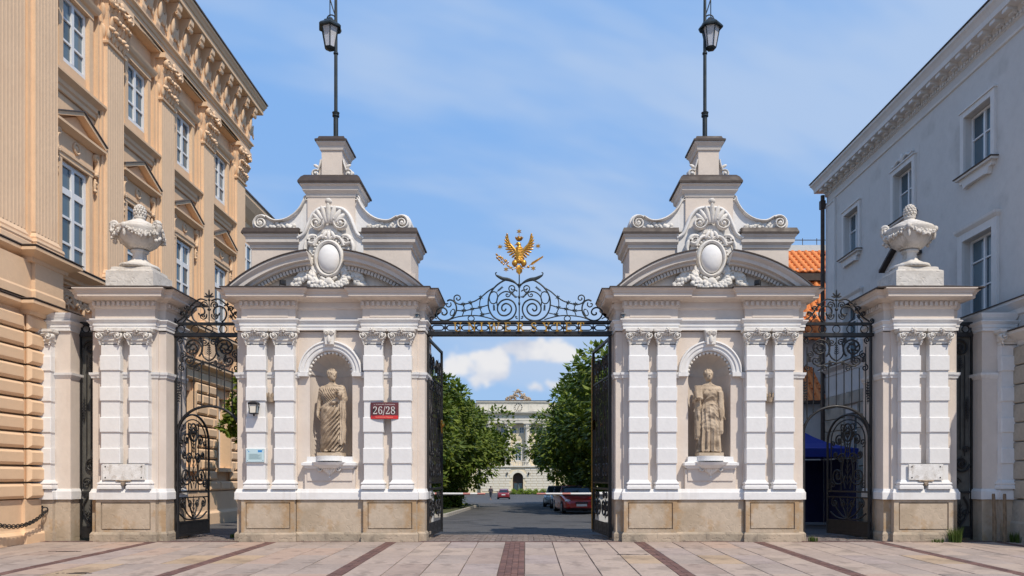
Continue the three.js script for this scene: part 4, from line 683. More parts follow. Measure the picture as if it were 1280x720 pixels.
// side gates: fixed frame with arch and overthrow, plus a wicket leaf standing open
function sideGate(label, x, w) {
  const t = thing('side_gate', label, 'gate', [x, 0, -.40], 0, 'fixed frames of the side gates'), h = w / 2, TOP = 4.63;
  const C = (pts, r = .010, n = 30, name = 'scroll') => { for (const s of [1, -1]) stroke(t, curve(pts.map(p => [s * p[0], p[1]]), n), r, M.iron, name); };
  mk('frame', [bx(-h, -h + .05, 0, 4.95, -.03, .03), bx(h - .05, h, 0, 4.95, -.03, .03), bx(-h - .03, h + .03, TOP, TOP + .08, -.05, .05), bx(-h - .03, h + .03, TOP + .26, TOP + .32, -.045, .045), bx(-h, h, TOP - .015, TOP, -.03, .03)], M.iron, t);
  for (let k = -2; k <= 2; k++) mk('link', [band([...arcPts(k * .32, TOP + .17, .085, 0, 6.2832, 20)], .011, .011)], M.iron, t);
  const AR = h - .06, AY = 2.42, ARY = .62, arch = arcPts(0, 0, 1, 0, Math.PI, 32).map(p => [p[0] * AR, AY + p[1] * ARY]);
  mk('arch', [band(arch, .032, .03, 0, 6), bx(-AR - .025, -AR + .025, .0, AY, -.03, .03), bx(AR - .025, AR + .025, 0, AY, -.03, .03)], M.iron, t);
  for (let k = -3; k <= 3; k++) { const bxp = k * .175, yb = AY + ARY * Math.sqrt(Math.max(0, 1 - (bxp / AR) ** 2)), yt = k === 0 ? 4.12 : Math.abs(k) === 1 ? 4.02 : Math.abs(k) === 2 ? 3.98 : 3.92; mk('bar', [cyl(.0125, .0125, yt - yb, bxp, yb, 0, 6)], M.iron, t); }
  for (const s of [-1, 1]) { mk('bar', [cyl(.0125, .0125, 4.4 - 2.75, s * (h - .14), 2.75, 0, 6)], M.iron, t); mk('leaf_knot', [...spearLeaf(s * (h - .09), 3.3, .3, .05), ...spearLeaf(s * (h - .09), 3.42, -.28, .05)], M.iron, t); }
  // scroll panel below the rail
  for (const s of [-1, 1]) { stroke(t, Sc(s * .37, 4.37, .235, s > 0 ? -2.2 : -Math.PI + 2.2, -s * 2.1, 44).map(p => p), .014); stroke(t, Sc(s * .46, 4.08, .13, s > 0 ? 2.2 : Math.PI - 2.2, s * 1.7), .011); stroke(t, Sc(s * (h - .11), 4.55, .075, -ONE, -s * 1.5), .010); stroke(t, Sc(s * (h - .16), 3.92, .085, ONE, -s * 1.5), .010); stroke(t, Sc(s * .10, 4.50, .085, 0, s * 1.5), .010);
    const lf = []; for (let k = 0; k < 7; k++) { const a = k * .9; lf.push(petal(s * .37 + .07 * Math.cos(a), 4.37 + .07 * Math.sin(a), 0, s * .37 + .15 * Math.cos(a + .5), 4.37 + .15 * Math.sin(a + .5), .01, .045, .02, 6)); } mk('leaf_spray', lf, M.iron, t); }
  C([[.02, 4.08], [.12, 4.16], [.17, 4.3], [.14, 4.45], [.18, 4.6]], .011); C([[.0, 4.02], [.12, 4.05], [.25, 4.0], [.36, 3.96], [.45, 3.95]], .011);
  for (const s of [-1, 1]) { stroke(t, Sc(s * .27, 3.90, .075, s > 0 ? 0 : Math.PI, s * 1.5), .009); stroke(t, Sc(s * .60, 4.22, .085, ONE, s * 1.6), .010); mk('leaf_spray', [...spearLeaf(s * .37, 4.05, .16, .07), ...spearLeaf(s * .2, 4.48, .12, .06), ...spearLeaf(s * .62, 4.05, .12, .06), ...spearLeaf(s * .15, 3.98, .10, .06)], M.iron, t); }
  mk('arrow_finial', [...spearLeaf(0, 4.22, .22, .06), cyl(.011, .011, .5, 0, 4.1, 0, 6)], M.iron, t);
  // overthrow above
  const Y = TOP + .32; for (const s of [-1, 1]) {
    stroke(t, Sc(s * (h - .0), Y + .05, .055, -ONE, s * 1.4), .010); stroke(t, curve([[s * (h - .05), Y + .02], [s * (h - .2), Y + .13], [s * .50, Y + .26], [s * .38, Y + .42], [s * .2, Y + .54], [s * .05, Y + .5]], 28), .012);
    stroke(t, Sc(s * .205, Y + .23, .235, s > 0 ? -1.2 : -Math.PI + 1.2, s * 1.15, 34), .012); stroke(t, Sc(s * .13, Y + .40, .095, s > 0 ? 3.6 : -.46, -s * 1.6), .010); stroke(t, Sc(s * .14, Y + .15, .09, s > 0 ? 2.6 : .54, s * 1.6), .010); stroke(t, Sc(s * .50, Y + .32, .07, s > 0 ? 3.9 : -.76, -s * 1.5), .010); stroke(t, Sc(s * .62, Y + .2, .06, s > 0 ? 3.6 : -.46, -s * 1.5), .010); stroke(t, curve([[s * .60, Y + .0], [s * .52, Y + .12], [s * .58, Y + .22]], 10), .009);
    const st = mk('star', starIron, M.iron, t); st.position.set(s * .5, Y + .14, .01); const l3 = []; for (let k = 0; k < 4; k++) l3.push(petal(s * .40, Y + .40, 0, s * (.40 + .07 * Math.cos(k)), Y + .40 + .07 * Math.sin(k + .4), .01, .03, .02, 5)); l3.push(sph(.03, s * .545, Y + .335, 0), sph(.03, s * .64, Y + .235, 0)); mk('leaf_spray', l3, M.iron, t); }
  const fin = [cyl(.012, .012, .70, 0, Y, 0, 6)]; for (const [dx, dy] of [[0, .16], [-.09, .08], [.09, .08], [-.12, 0], [.12, 0]]) fin.push(petal(0, Y + .58, 0, dx, Y + .60 + dy, .01, .04, .025, 6)); fin.push(sph(.035, 0, Y + .3, 0, 1.2, 1, .8), sph(.03, 0, Y + .52, 0)); mk('flower_finial', fin, M.iron, t);
  return t;
}
const SG_L = [-7.23, 1.56], SG_R = [7.10, 1.62];
sideGate('black iron side gate frame with scrolled top between urn pier and addressed pavilion', ...SG_L); sideGate('black iron side gate frame with scrolled top, blue tent seen beyond', ...SG_R);
function wicket(label, x, z, turn, w) {
  const t = thing('wicket_leaf', label, 'gate leaf', [x, 0, z], turn, 'open wicket leaves'), c = w / 2, r = w / 2 - .03, AY = 2.28;
  const arch = k => [[c - k, .05], [c - k, AY], ...arcPts(0, 0, 1, Math.PI, 0, 26).map(p => [c + p[0] * k, AY + p[1] * .62 * k / r]), [c + k, AY], [c + k, .05]];
  mk('frame', [band(arch(r), .028, .028, 0, 4), bx(c - r, c + r, .05, .10, -.028, .028), bx(c - r, c + r, 1.06, 1.10, -.02, .02), bx(c - r, c + r, .93, .96, -.02, .02), bx(c - r, c + r, .36, .40, -.02, .02)], M.iron, t);
  mk('kick_panel', [bx(c - r, c + r, .10, .36, -.01, .01)], M.iron, t);
  mk('inner_arch', [band(arch(r - .13).map(p => [p[0], Math.max(1.1, p[1])]), .016, .016, 0, 5)], M.iron, t);
  for (let k = -1; k <= 1; k += 2) mk('bar', [cyl(.012, .012, 1.6, c + k * .22, 1.1, 0, 6)], M.iron, t);
  const S = (pts, q = .013) => stroke(t, pts, q);
  for (const s of [-1, 1]) { S(Sc(c + s * .33, 1.45, .24, s > 0 ? Math.PI : 0, s * 1.8, 44)); S(Sc(c + s * .2, 1.86, .15, s > 0 ? Math.PI : 0, -s * 1.6)); S(Sc(c + s * .40, 1.95, .11, s > 0 ? Math.PI : 0, s * 1.5)); S(Sc(c + s * .3, 2.3, .16, s > 0 ? Math.PI : 0, -s * 1.5)); S(Sc(c + s * .15, 2.62, .12, s > 0 ? Math.PI : 0, s * 1.4), .011); S(Sc(c + s * .44, .80, .13, ONE, -s * 1.5), .011); S(curve([[c, .42], [c + s * .25, .55], [c + s * .5, .82]], 16)); S(curve([[c, .42], [c + s * .12, .65], [c + s * .25, .92]], 14)); S(curve([[c, .42], [c + s * .35, .45], [c + s * .6, .58]], 14)); S(Sc(c + s * .17, .78, .09, ONE, s * 1.4), .011); }
  for (const s of [-1, 1]) { S(Sc(c + s * .52, 1.25, .10, ONE, s * 1.5), .011); S(Sc(c + s * .5, 2.22, .10, -ONE, s * 1.4), .010); S(curve([[c + s * .08, 1.15], [c + s * .18, 1.6], [c + s * .07, 2.1], [c + s * .2, 2.5]], 24), .011); mk('leaf_spray', [...spearLeaf(c + s * .2, 1.8, .14, .08), ...spearLeaf(c + s * .42, 1.9, .12, .07), ...spearLeaf(c + s * .3, 2.2, .14, .07), ...spearLeaf(c + s * .4, .7, .14, .08)], M.iron, t); }
  S(arcPts(0, 0, 1, 0, 6.2832, 28).map(p => [c + .14 * p[0], 2.48 + .21 * p[1]]), .014); S(arcPts(0, 0, 1, 0, 6.2832, 24).map(p => [c + .07 * p[0], 2.48 + .10 * p[1]]), .012);
  mk('leaf_spray', [...spearLeaf(c, 1.25, .6, .12), ...spearLeaf(c, 2.0, .4, .10), ...spearLeaf(c, .45, .45, .10), sph(.05, c, 2.48, 0), ...spearLeaf(c - .35, 1.35, .2, .07), ...spearLeaf(c + .35, 1.35, .2, .07)], M.iron, t); mk('lock_case', [box(.05, .24, .06, 2 * c - .07, 1.25, 0)], M.iron, t);
  return t;
}
wicket('ornate arched wicket leaf open towards the ochre palace court', SG_L[0] - SG_L[1] / 2 + .05, -.36, Math.PI / 2 - .10, 1.46);
wicket('ornate arched wicket leaf open in front of the blue tent', SG_R[0] + SG_R[1] / 2 - .06, -.36, Math.PI / 2 + .30, 1.46);
// narrow fixed panels by the houses
function narrowPanel(label, x, w) {
  const t = thing('narrow_railing', label, 'railing', [x, 0, -.38], 0, 'narrow railing panels'), h = w / 2;
  const sheetMat = mottled([.085, .080, .070], [.12, .115, .10], .7, .1, 211);
  mk('frame', [bx(-h, -h + .035, 0, 4.9, -.025, .025), bx(h - .035, h, 0, 4.9, -.025, .025), bx(-h, h, 4.62, 4.72, -.045, .045), bx(-h, h, 4.88, 4.95, -.04, .04), bx(-h, h, 1.05, 1.10, -.02, .02), bx(-h, h, .04, .10, -.025, .025)], M.iron, t);
  mk('backing_sheet', [bx(-h + .03, h - .03, .1, 4.62, -.06, -.05)], sheetMat, t); mk('kick_panel', [bx(-h, h, .10, .30, -.01, .01)], M.iron, t);
  for (const s of [-1, 1]) stroke(t, arcPts(s * .12, 4.80, .08, 0, 6.2832, 18), .01);
  for (const k of [-.10, 0, .10]) mk('bar', [cyl(.011, .011, k ? 2.3 : 2.0, k, k ? 1.9 : 2.05, 0, 6)], M.iron, t);
  stroke(t, Sc(0, 4.37, h - .06, Math.PI, -2.1, 44), .014); stroke(t, Sc(.02, 1.72, h - .07, 0, -2.0, 44), .014); stroke(t, Sc(-.1, 1.3, .12, 0, 1.5), .011); stroke(t, Sc(.13, 2.05, .09, 0, 1.5), .011); for (const s of [-1, 1]) { stroke(t, curve([[0, .32], [s * .12, .5], [s * .18, .75], [s * .08, .98]], 16), .012); stroke(t, Sc(s * .12, .60, .09, 0, s * 1.4), .010); mk('leaf_knot', [...spearLeaf(s * .16, 2.9, .3, .05), ...spearLeaf(s * .16, 3.05, -.3, .05)], M.iron, t); }
  mk('leaf_spray', [...spearLeaf(0, 3.9, .25, .06), ...spearLeaf(.03, 1.62, .25, .08), ...spearLeaf(0, .4, .4, .08), ...spearLeaf(0, 4.28, .16, .08)], M.iron, t);
  return t;
}
narrowPanel('narrow iron railing panel between the ochre palace end pier and urn pier', -9.91, .50); narrowPanel('narrow iron railing panel between the grey building end pier and urn pier', 9.92, .54);

// ---------------------------------------------------------------- windows
const BOXES = new Map();
const shared = (w, h, d) => { const k = [w, h, d].map(v => v.toFixed(3)).join(); if (!BOXES.has(k)) BOXES.set(k, geo([box(w, h, d)])); return BOXES.get(k); };
const FRAMES = new Map();
function windowPart(parent, x, y0, w, h, z, cols, rows, { frame = M.winFrame, name = 'window', t = .06, R = () => .5 } = {}) {
  const key = [w, h, cols, rows.join('/'), t].join();
  if (!FRAMES.has(key)) {
    const l = [bx(-w / 2, -w / 2 + t, 0, h, 0, .06), bx(w / 2 - t, w / 2, 0, h, 0, .06), bx(-w / 2 + t, w / 2 - t, 0, t, 0, .06), bx(-w / 2 + t, w / 2 - t, h - t, h, 0, .06)];
    for (let c = 1; c < cols; c++) l.push(bx(-w / 2 + c * w / cols - t * .6, -w / 2 + c * w / cols + t * .6, t, h - t, 0, .065));
    let acc = 0; for (let r = 0; r < rows.length - 1; r++) { acc += rows[r]; const q = r === 0 && rows.length > 3 ? t * .8 : t * .3; for (let c = 0; c < cols; c++) l.push(bx(-w / 2 + c * w / cols + t * .6, -w / 2 + (c + 1) * w / cols - t * .6, h - acc * h - q, h - acc * h + q, 0, .055)); }
    FRAMES.set(key, geo(l));
  }
  const m = mk(name, FRAMES.get(key), frame, parent); m.position.set(x, y0, z);
  let acc = 0; for (const r of rows) { for (let c = 0; c < cols; c++) { const p = mk('pane', shared(w / cols - t * .9, r * h - t * .5, .012), (q => q < .3 ? M.glassPale : q < .62 ? M.glassBlue : M.glass)(R()), m); p.position.set(-w / 2 + (c + .5) * w / cols, h - (acc + r / 2) * h, .012); p.rotation.set((R() - .5) * .012, (R() - .5) * .016, 0); } acc += r; }
  return m;
}
const rect = (a, b, c, d) => [[a, c], [b, c], [b, d], [a, d]];
const hrect = (a, b, c, d) => rect(a, b, c, d).reverse();

const FR = geo([sph(.12, 0, 0, .02, 1, 1.2, .4, 8), ...[-1, 1].flatMap(q => [petal(q * .05, -.1, .02, q * .14, .22, .03, .1, .05), petal(q * .05, .05, .02, q * .16, -.2, .03, .09, .05)])]);
// ---------------------------------------------------------------- ochre palace on the left: facade faces the court (+x); local x runs away from the street
{
  const t = thing('ochre_palace', 'tall ochre palace with fluted pilasters, pedimented windows and bracketed cornice', 'building', [-10.98, 0, 0], Math.PI / 2);
  const R = rng(61), P0 = .03, S = 2.93, bays = [0, 1, 2, 3].map(k => P0 + S * (k + .5)), X0 = -4.2, X1 = 12.45;
  // main wall with real openings
  const holes = []; for (const b of bays) { holes.push(hrect(b - .56, b + .56, 6.40, 8.95), hrect(b - .54, b + .54, 11.32, 12.92), hrect(b - .52, b + .52, 1.75, 4.25), hrect(b - .45, b + .45, .35, .85)); }
  mk('wall', [extr(rect(X0, X1, -1.2, 15.0), -.5, 0, 0, 1, holes), bx(X0, X1, -1.2, 15.0, -9, -8.9), bx(X1 - .3, X1, -1.2, 15, -8.9, -.5), bx(X0, X0 + .3, -1.2, 15, -8.9, -.5), bx(X0, X1, 14.9, 15.0, -9, -.5)], M.ochre, t);
  for (const b of bays) {
    windowPart(t, b, 6.42, 1.10, 2.52, -.08, 2, [.27, .245, .245, .24], { R, t: .095 }); windowPart(t, b, 11.34, 1.06, 1.57, -.08, 2, [.34, .33, .33], { R, t: .085 });
    windowPart(t, b, 1.77, 1.02, 2.46, -.24, 2, [.25, .25, .25, .25], { R, t: .075 }); windowPart(t, b, .36, .88, .48, -.26, 2, [1], { R, t: .06 });
    // surround and pediment of the lower row
    const sr = mk('window_surround', [bx(b - .68, b - .56, 6.35, 9.02, 0, .07), bx(b + .56, b + .68, 6.35, 9.02, 0, .07), mould([[b - .68, 0], [b - .68, .05], [b + .68, .05], [b + .68, 0]], [[0, 8.95], [.03, 8.97], [.03, 9.06], [.06, 9.08], [.06, 9.14], [0, 9.16]]), bx(b - .72, b + .72, 9.14, 9.62, 0, .06)], M.ochre, t);
    mk('roundel', [N(new THREE.TorusGeometry(.12, .028, 8, 22)).translate(b, 9.39, .08), sph(.09, b, 9.39, .06, 1, 1, .5, 12)], M.ochreDark, sr);
    const base = [[b - .86, 0], [b - .86, .12], [b + .86, .12], [b + .86, 0]];
    const pd = mk('pediment', [mould(base, [[0, 9.60], [.03, 9.62], [.10, 9.66], [.14, 9.68], [.14, 9.74], [0, 9.76]]), bx(b - .86, b + .86, 9.60, 9.75, 0, .12), extr([[b - .80, 9.75], [b + .80, 9.75], [b, 10.17]], 0, .07)], M.ochreDark, t);
    for (const s of [-1, 1]) { const rk = mk('raking_cornice', [extr([[b + s * 1.0, 9.76], [b, 10.19], [b, 10.28], [b + s * 1.0, 9.85]][s > 0 ? 'reverse' : 'slice'](), 0, .25)], M.ochreDark, pd); mk('flashing', [extr([[b + s * 1.04, 9.84], [b, 10.285], [b, 10.31], [b + s * 1.04, 9.865]][s > 0 ? 'reverse' : 'slice'](), 0, .28)], M.lead, rk); }
    for (const s of [-1, 1]) mk('console', [scrollStone([...spiral(0, 9.50, .08, .02, -ONE, -1.2, 16).reverse(), ...curve([[.02, 9.42], [.06, 9.3], [.03, 9.12]], 8), ...spiral(0, 9.06, .05, .01, 0, -1.2, 12)].map(p => [b + s * .79 + s * p[0], p[1]]), .04, .07, .09), petal(b + s * .79, 9.0, .08, b + s * .79, 8.62, .06, .09, .08), sph(.05, b + s * .79, 8.66, .08), sph(.04, b + s * .8, 8.86, .1)], M.ochreDark, t);
    // band and sill under the upper window
    mk('sill_band', [mould([[b - 1.0, 0], [b - 1.0, .03], [b + 1.0, .03], [b + 1.0, 0]], [[0, 10.50], [.03, 10.52], [.03, 10.62], [.07, 10.66], [.07, 10.76], [.12, 10.80], [.2, 10.86], [.2, 10.92], [0, 10.95]])], M.ochreDark, t);
    const us = mk('upper_surround', [bx(b - .70, b - .54, 11.0, 12.95, 0, .08), bx(b + .54, b + .70, 11.0, 12.95, 0, .08), bx(b - .70, b + .70, 12.92, 13.06, 0, .10), mould([[b - .74, 0], [b - .74, .1], [b + .74, .1], [b + .74, 0]], [[0, 13.06], [.06, 13.1], [.1, 13.18], [.12, 13.24], [0, 13.27]])], M.ochre, t);
    mk('scroll_relief', [...[-1, 1].flatMap(s => [scrollStone([...curve([[.08, 5.55], [.2, 5.75], [.32, 5.75]], 8), ...spiral(.42, 5.62, .15, .02, 2.2, -1.7, 26)].map(p => [b + s * p[0], p[1]]), .035, .05, .05), ...[0, 1, 2, 3, 4].map(k => petal(b + s * .3, 5.6, .05, b + s * (.3 + .28 * Math.cos(k * 1.2)), 5.6 + .22 * Math.sin(k * 1.2), .06, .09, .05)), scrollStone(spiral(.66, 5.66, .10, .02, 3, 1.5, 18).map(p => [b + s * p[0], p[1]]), .03, .045, .05)]), sph(.09, b, 5.62, .06, 1, 1, .7)], M.ochreDark, t);
    mk('ground_surround', [bx(b - .62, b - .52, 1.70, 4.25, 0, .20), bx(b + .52, b + .62, 1.70, 4.25, 0, .20), bx(b - .70, b + .70, 1.62, 1.75, 0, .26)], M.ochre, t);
  }
  // fluted giant pilasters with leafy capitals
  const flute = (w, y0, y1, d) => { const p = [[-w / 2, 0], [-w / 2, d]]; const n = 7; for (let k = 0; k < n; k++) { const c = -w / 2 + w * (k + .5) / n, r = w / n * .36; p.push([c - r, d], [c - r * .7, d - .005], [c + r * .7, d - .005], [c + r, d]); } p.push([w / 2, d], [w / 2, 0]); return extr(p.map(q => [q[0], -q[1]]).reverse(), y0, y1).rotateX(-ONE); };
  const capL = (w) => { const l = [loft([0, .2, .5, .8, 1].map(v => { const ww = w / 2 * (1 + .22 * v * v), dd = .24 + .10 * v * v; return [[-ww, v * 1.12, 0], [-ww, v * 1.12, dd], [ww, v * 1.12, dd], [ww, v * 1.12, 0]]; }), { smooth: false }), bx(-w * .72, w * .72, 1.12, 1.26, 0, .42), mould([[-w / 2, 0], [-w / 2, .24], [w / 2, .24], [w / 2, 0]], [[0, -.06], [.05, -.05], [.06, 0], [.02, .03], [0, .04]])]; const RR = rng(8); for (let r = 0; r < 3; r++) for (let k = 0; k < 5; k++) { const x = (k - 2 + (r % 2) * .5 - .1) * w / 4.6, y = .05 + r * .33; const ww = (RR() - .5) * .09, hh = (RR() - .5) * .1; l.push(petal(x + ww, y, .25, x, y + .36 + hh, .31 + r * .03, .19, .09, 7), petal(x, y + .30 + hh, .28 + r * .03, x + (RR() - .5) * .14, y + .22 + hh, .38 + r * .04 + RR() * .05, .19, .12, 7), petal(x + .07, y + .1, .27, x + .12, y + .26 + hh, .34 + r * .03, .09, .07, 6)); } for (const s of [-1, 1]) { l.push(scrollStone(spiral(s * w * .5, .98, .14, .03, s > 0 ? 3 : 0, -s * 1.6, 20), .035, .07, .40), petal(s * w * .5, .5, .1, s * w * .66, .92, .2, .12, .14), petal(s * w * .5, .05, .12, s * w * .6, .42, .16, .1, .16)); } l.push(sph(.11, 0, 1.12, .40, 1, .9, .6)); return geo(l); };
  const CG = capL(.80), FG = geo([flute(.80, 6.75, 12.62, .24)]), BG = geo([mould([[-.40, 0], [-.40, .24], [.40, .24], [.40, 0]], [[.10, 6.38], [.10, 6.48], [.08, 6.50], [.10, 6.54], [.085, 6.60], [.04, 6.62], [.05, 6.66], [.03, 6.70], [0, 6.76]]), bx(-.40, .40, 6.36, 6.78, 0, .24)]), PG = geo([bx(-.50, .50, 5.30, 6.1, 0, .30), mould([[-.50, 0], [-.50, .30], [.50, .30], [.50, 0]], [[.03, 5.28], [.03, 5.45], [0, 5.5]])]);
  const backing = geo([bx(-.58, .58, 6.36, 13.9, 0, .10), bx(-.50, .50, 6.36, 13.9, .10, .15)]);
  for (let k = 0; k <= 4; k++) { const x = P0 + S * k; const p = mk('pilaster', FG, M.ochreFlute, t); p.position.set(x, 0, k === 0 ? .04 : .0); mk('capital', CG, M.ochreFlute, p).position.y = 12.62; mk('base', BG, M.ochreFlute, p); mk('pedestal', PG, M.ochre, p); mk('backing', backing, M.ochre, p); }
  { const p = mk('pilaster', FG, M.ochreFlute, t); p.position.set(-.98, 0, -.05); mk('capital', CG, M.ochreFlute, p).position.y = 12.62; mk('base', BG, M.ochreFlute, p); mk('pedestal', PG, M.ochre, p); const q = mk('pilaster', FG, M.ochreFlute, t); q.position.set(-3.2, 0, -.05); mk('capital', CG, M.ochreFlute, q).position.y = 12.62; mk('base', BG, M.ochreFlute, q); }
  // continuous ledges between the storeys
  const led = (y, sc2) => [[0, y], [.04, y + .02], [.05, y + .10], [.14, y + .16], [.20, y + .20], [.20, y + .27], [0, y + .29]].map(q => [q[0] * sc2, q[1]]);
  const runs = [[X0, 0], [-.55, 0], [-.55, .30], [.62, .30], [.62, .12], [X1, .12], [X1, -1]];
  mk('storey_ledge', [mould(runs, led(6.06, 1.4)), mould([[X0, .0], [-.55, .0], [-.55, .25], [.62, .25], [.62, .10], [X1, .10], [X1, -1]], led(4.92, 1.5)), bx(X0, X1, 6.0, 6.36, -.01, .10), bx(X0, X1, 4.88, 5.22, -.01, .09)], M.ochre, t);
  mk('ledge_flashing', [mould(runs, [[0, 6.36], [.30, 6.352], [.30, 6.372], [0, 6.41]]), mould([[X0, .0], [-.55, .0], [-.55, .25], [.62, .25], [.62, .10], [X1, .10], [X1, -1]], [[0, 5.22], [.32, 5.213], [.32, 5.232], [0, 5.27]])], M.lead, t);
  // entablature
  mk('architrave', [mould([[X0, 0], [X0, .28], [X1, .28], [X1, -6]], [[0, 13.86], [.0, 14.0], [.03, 14.01], [.03, 14.14], [.06, 14.15], [.08, 14.24], [.14, 14.28], [.14, 14.33], [0, 14.36]]), bx(X0, X1, 13.86, 15.7, -.2, .28)], M.ochre, t);
  const cn = mk('cornice', [mould([[X0, 0], [X0, .28], [X1, .28], [X1, -6]], [[.0, 15.52], [.06, 15.56], [.38, 15.60], [.41, 15.62], [.41, 15.78], [.44, 15.80], [.48, 15.90], [.52, 15.95], [.52, 16.02], [0, 16.06]]), bx(X0, X1, 15.52, 16.05, -6, .28)], M.ochre, t);
  mk('gutter_edge', [mould([[X0, 0], [X0, .28], [X1, .28], [X1, -6]], [[.0, 16.06], [.555, 16.03], [.555, 16.08], [0, 16.4]])], M.lead, cn);
  const br = geo([extr([[.0, 0], [.10, .02], [.16, .10], [.14, .22], [.17, .38], [.30, .55], [.50, .62], [.64, .66], [.66, .74], [0, .74]], -.11, .11, .012), scrollStone(spiral(.08, .1, .075, .015, 0, 1.4, 14), .02, .13, 0), scrollStone(spiral(.52, .60, .085, .015, 0, -1.4, 14), .02, .13, 0), petal(.18, .2, 0, .34, .52, 0, .16, .2)].map(g => g.scale(.56, 1.62, 1).rotateY(-ONE)));
  for (let x = X0 + .4, k = 0; x < X1 - .1; x += .80, k++) { const b = mk('bracket', br, M.ochreFlute, t); b.position.set(x, 14.36, .28); if (k % 1 === 0) { const f = mk('frieze_relief', FR, M.ochreFlute, t); f.position.set(x + .4, 14.9, .28); f.scale.setScalar(1.35); } }
  // rusticated ground floor: separate blocks in courses
  const course = .364, blockG = (l, d) => geo([extr([[-l / 2 + .06, .07], [l / 2 - .06, .07], [l / 2 - .06, course - .09], [-l / 2 + .06, course - .09]], d - .05, d - .02, .06, 1), bx(-l / 2, l / 2, .01, course - .03, -.0, d - .10)]);
  const gcache = new Map(), G = (l, d) => { const k = l.toFixed(2) + d; if (!gcache.has(k)) gcache.set(k, blockG(l, d)); return gcache.get(k); };
  for (let c = 0; c < 11; c++) {
    const y = .95 + c * course;
    // street side stretch beside the gate (long bands), stepped at the corner
    for (const [a, b, z] of [[-4.2, -2.2, 0], [-2.2, -.62, 0], [-.60, .45, .09]]) mk('stone_block', G(b - a, .19), M.ochre, t).position.set((a + b) / 2, y, z);
    // court side: blocks between the windows
    const off = (c % 2) * .45; let x = .5; const stops = []; for (const b of bays) stops.push([b - .63, b + .63]);
    const free = []; let cur = .5; for (const [a, b] of stops) { const hit = y + course > 1.62 && y < 4.30; if (hit) { if (a > cur) free.push([cur, a]); cur = b; } } free.push([cur, X1]);
    for (const [a, b] of free) { let p = a; let first = true; while (p < b - .05) { const l = Math.min(first ? .45 + off : .9, b - p); first = false; const fin = b - p - l < .2 ? b - p : l; mk('stone_block', G(fin - .012, .16), M.ochre, t).position.set(p + fin / 2, y, 0); p += fin; } }
  }
  mk('socle', [mould([[X0, 0], [X0, .14], [-.62, .14], [-.62, .22], [.45, .22], [.45, .14], [X1, .14], [X1, -.5]], [[.10, -1.2], [.10, .18], [.06, .22], [.02, .25], [0, .30], [0, .93], [-.1, .95]])], M.ochre, t);
}
// lower wing beyond the palace
{
  const t = thing('ochre_wing', 'lower ochre wing standing behind the end of the palace', 'building', [-11.5, 0, -12.6], Math.PI / 2);
  mk('wall', [bx(0, 14, -1.2, 12.2, -7, 0)], M.ochre, t); mk('cornice', [mould([[0, -.1], [0, 0], [14, 0], [14, -.1]], [[0, 11.9], [.1, 12.0], [.3, 12.3], [.42, 12.6], [.42, 12.75], [0, 12.8]]), bx(0, 14, 12.2, 12.78, -7, 0)], M.ochre, t); mk('gutter_edge', [mould([[0, -.1], [0, 0], [14, 0], [14, -.1]], [[0, 12.8], [.46, 12.755], [.46, 12.82], [0, 12.95]])], M.lead, t);
  const R = rng(5); for (let k = 0; k < 4; k++) for (const [y, h] of [[1.6, 2.2], [5.6, 2.2], [9.2, 1.8]]) windowPart(t, 1.6 + k * 2.9, y, 1.1, h, .0, 2, [.34, .33, .33], { R, t: .07 });
}
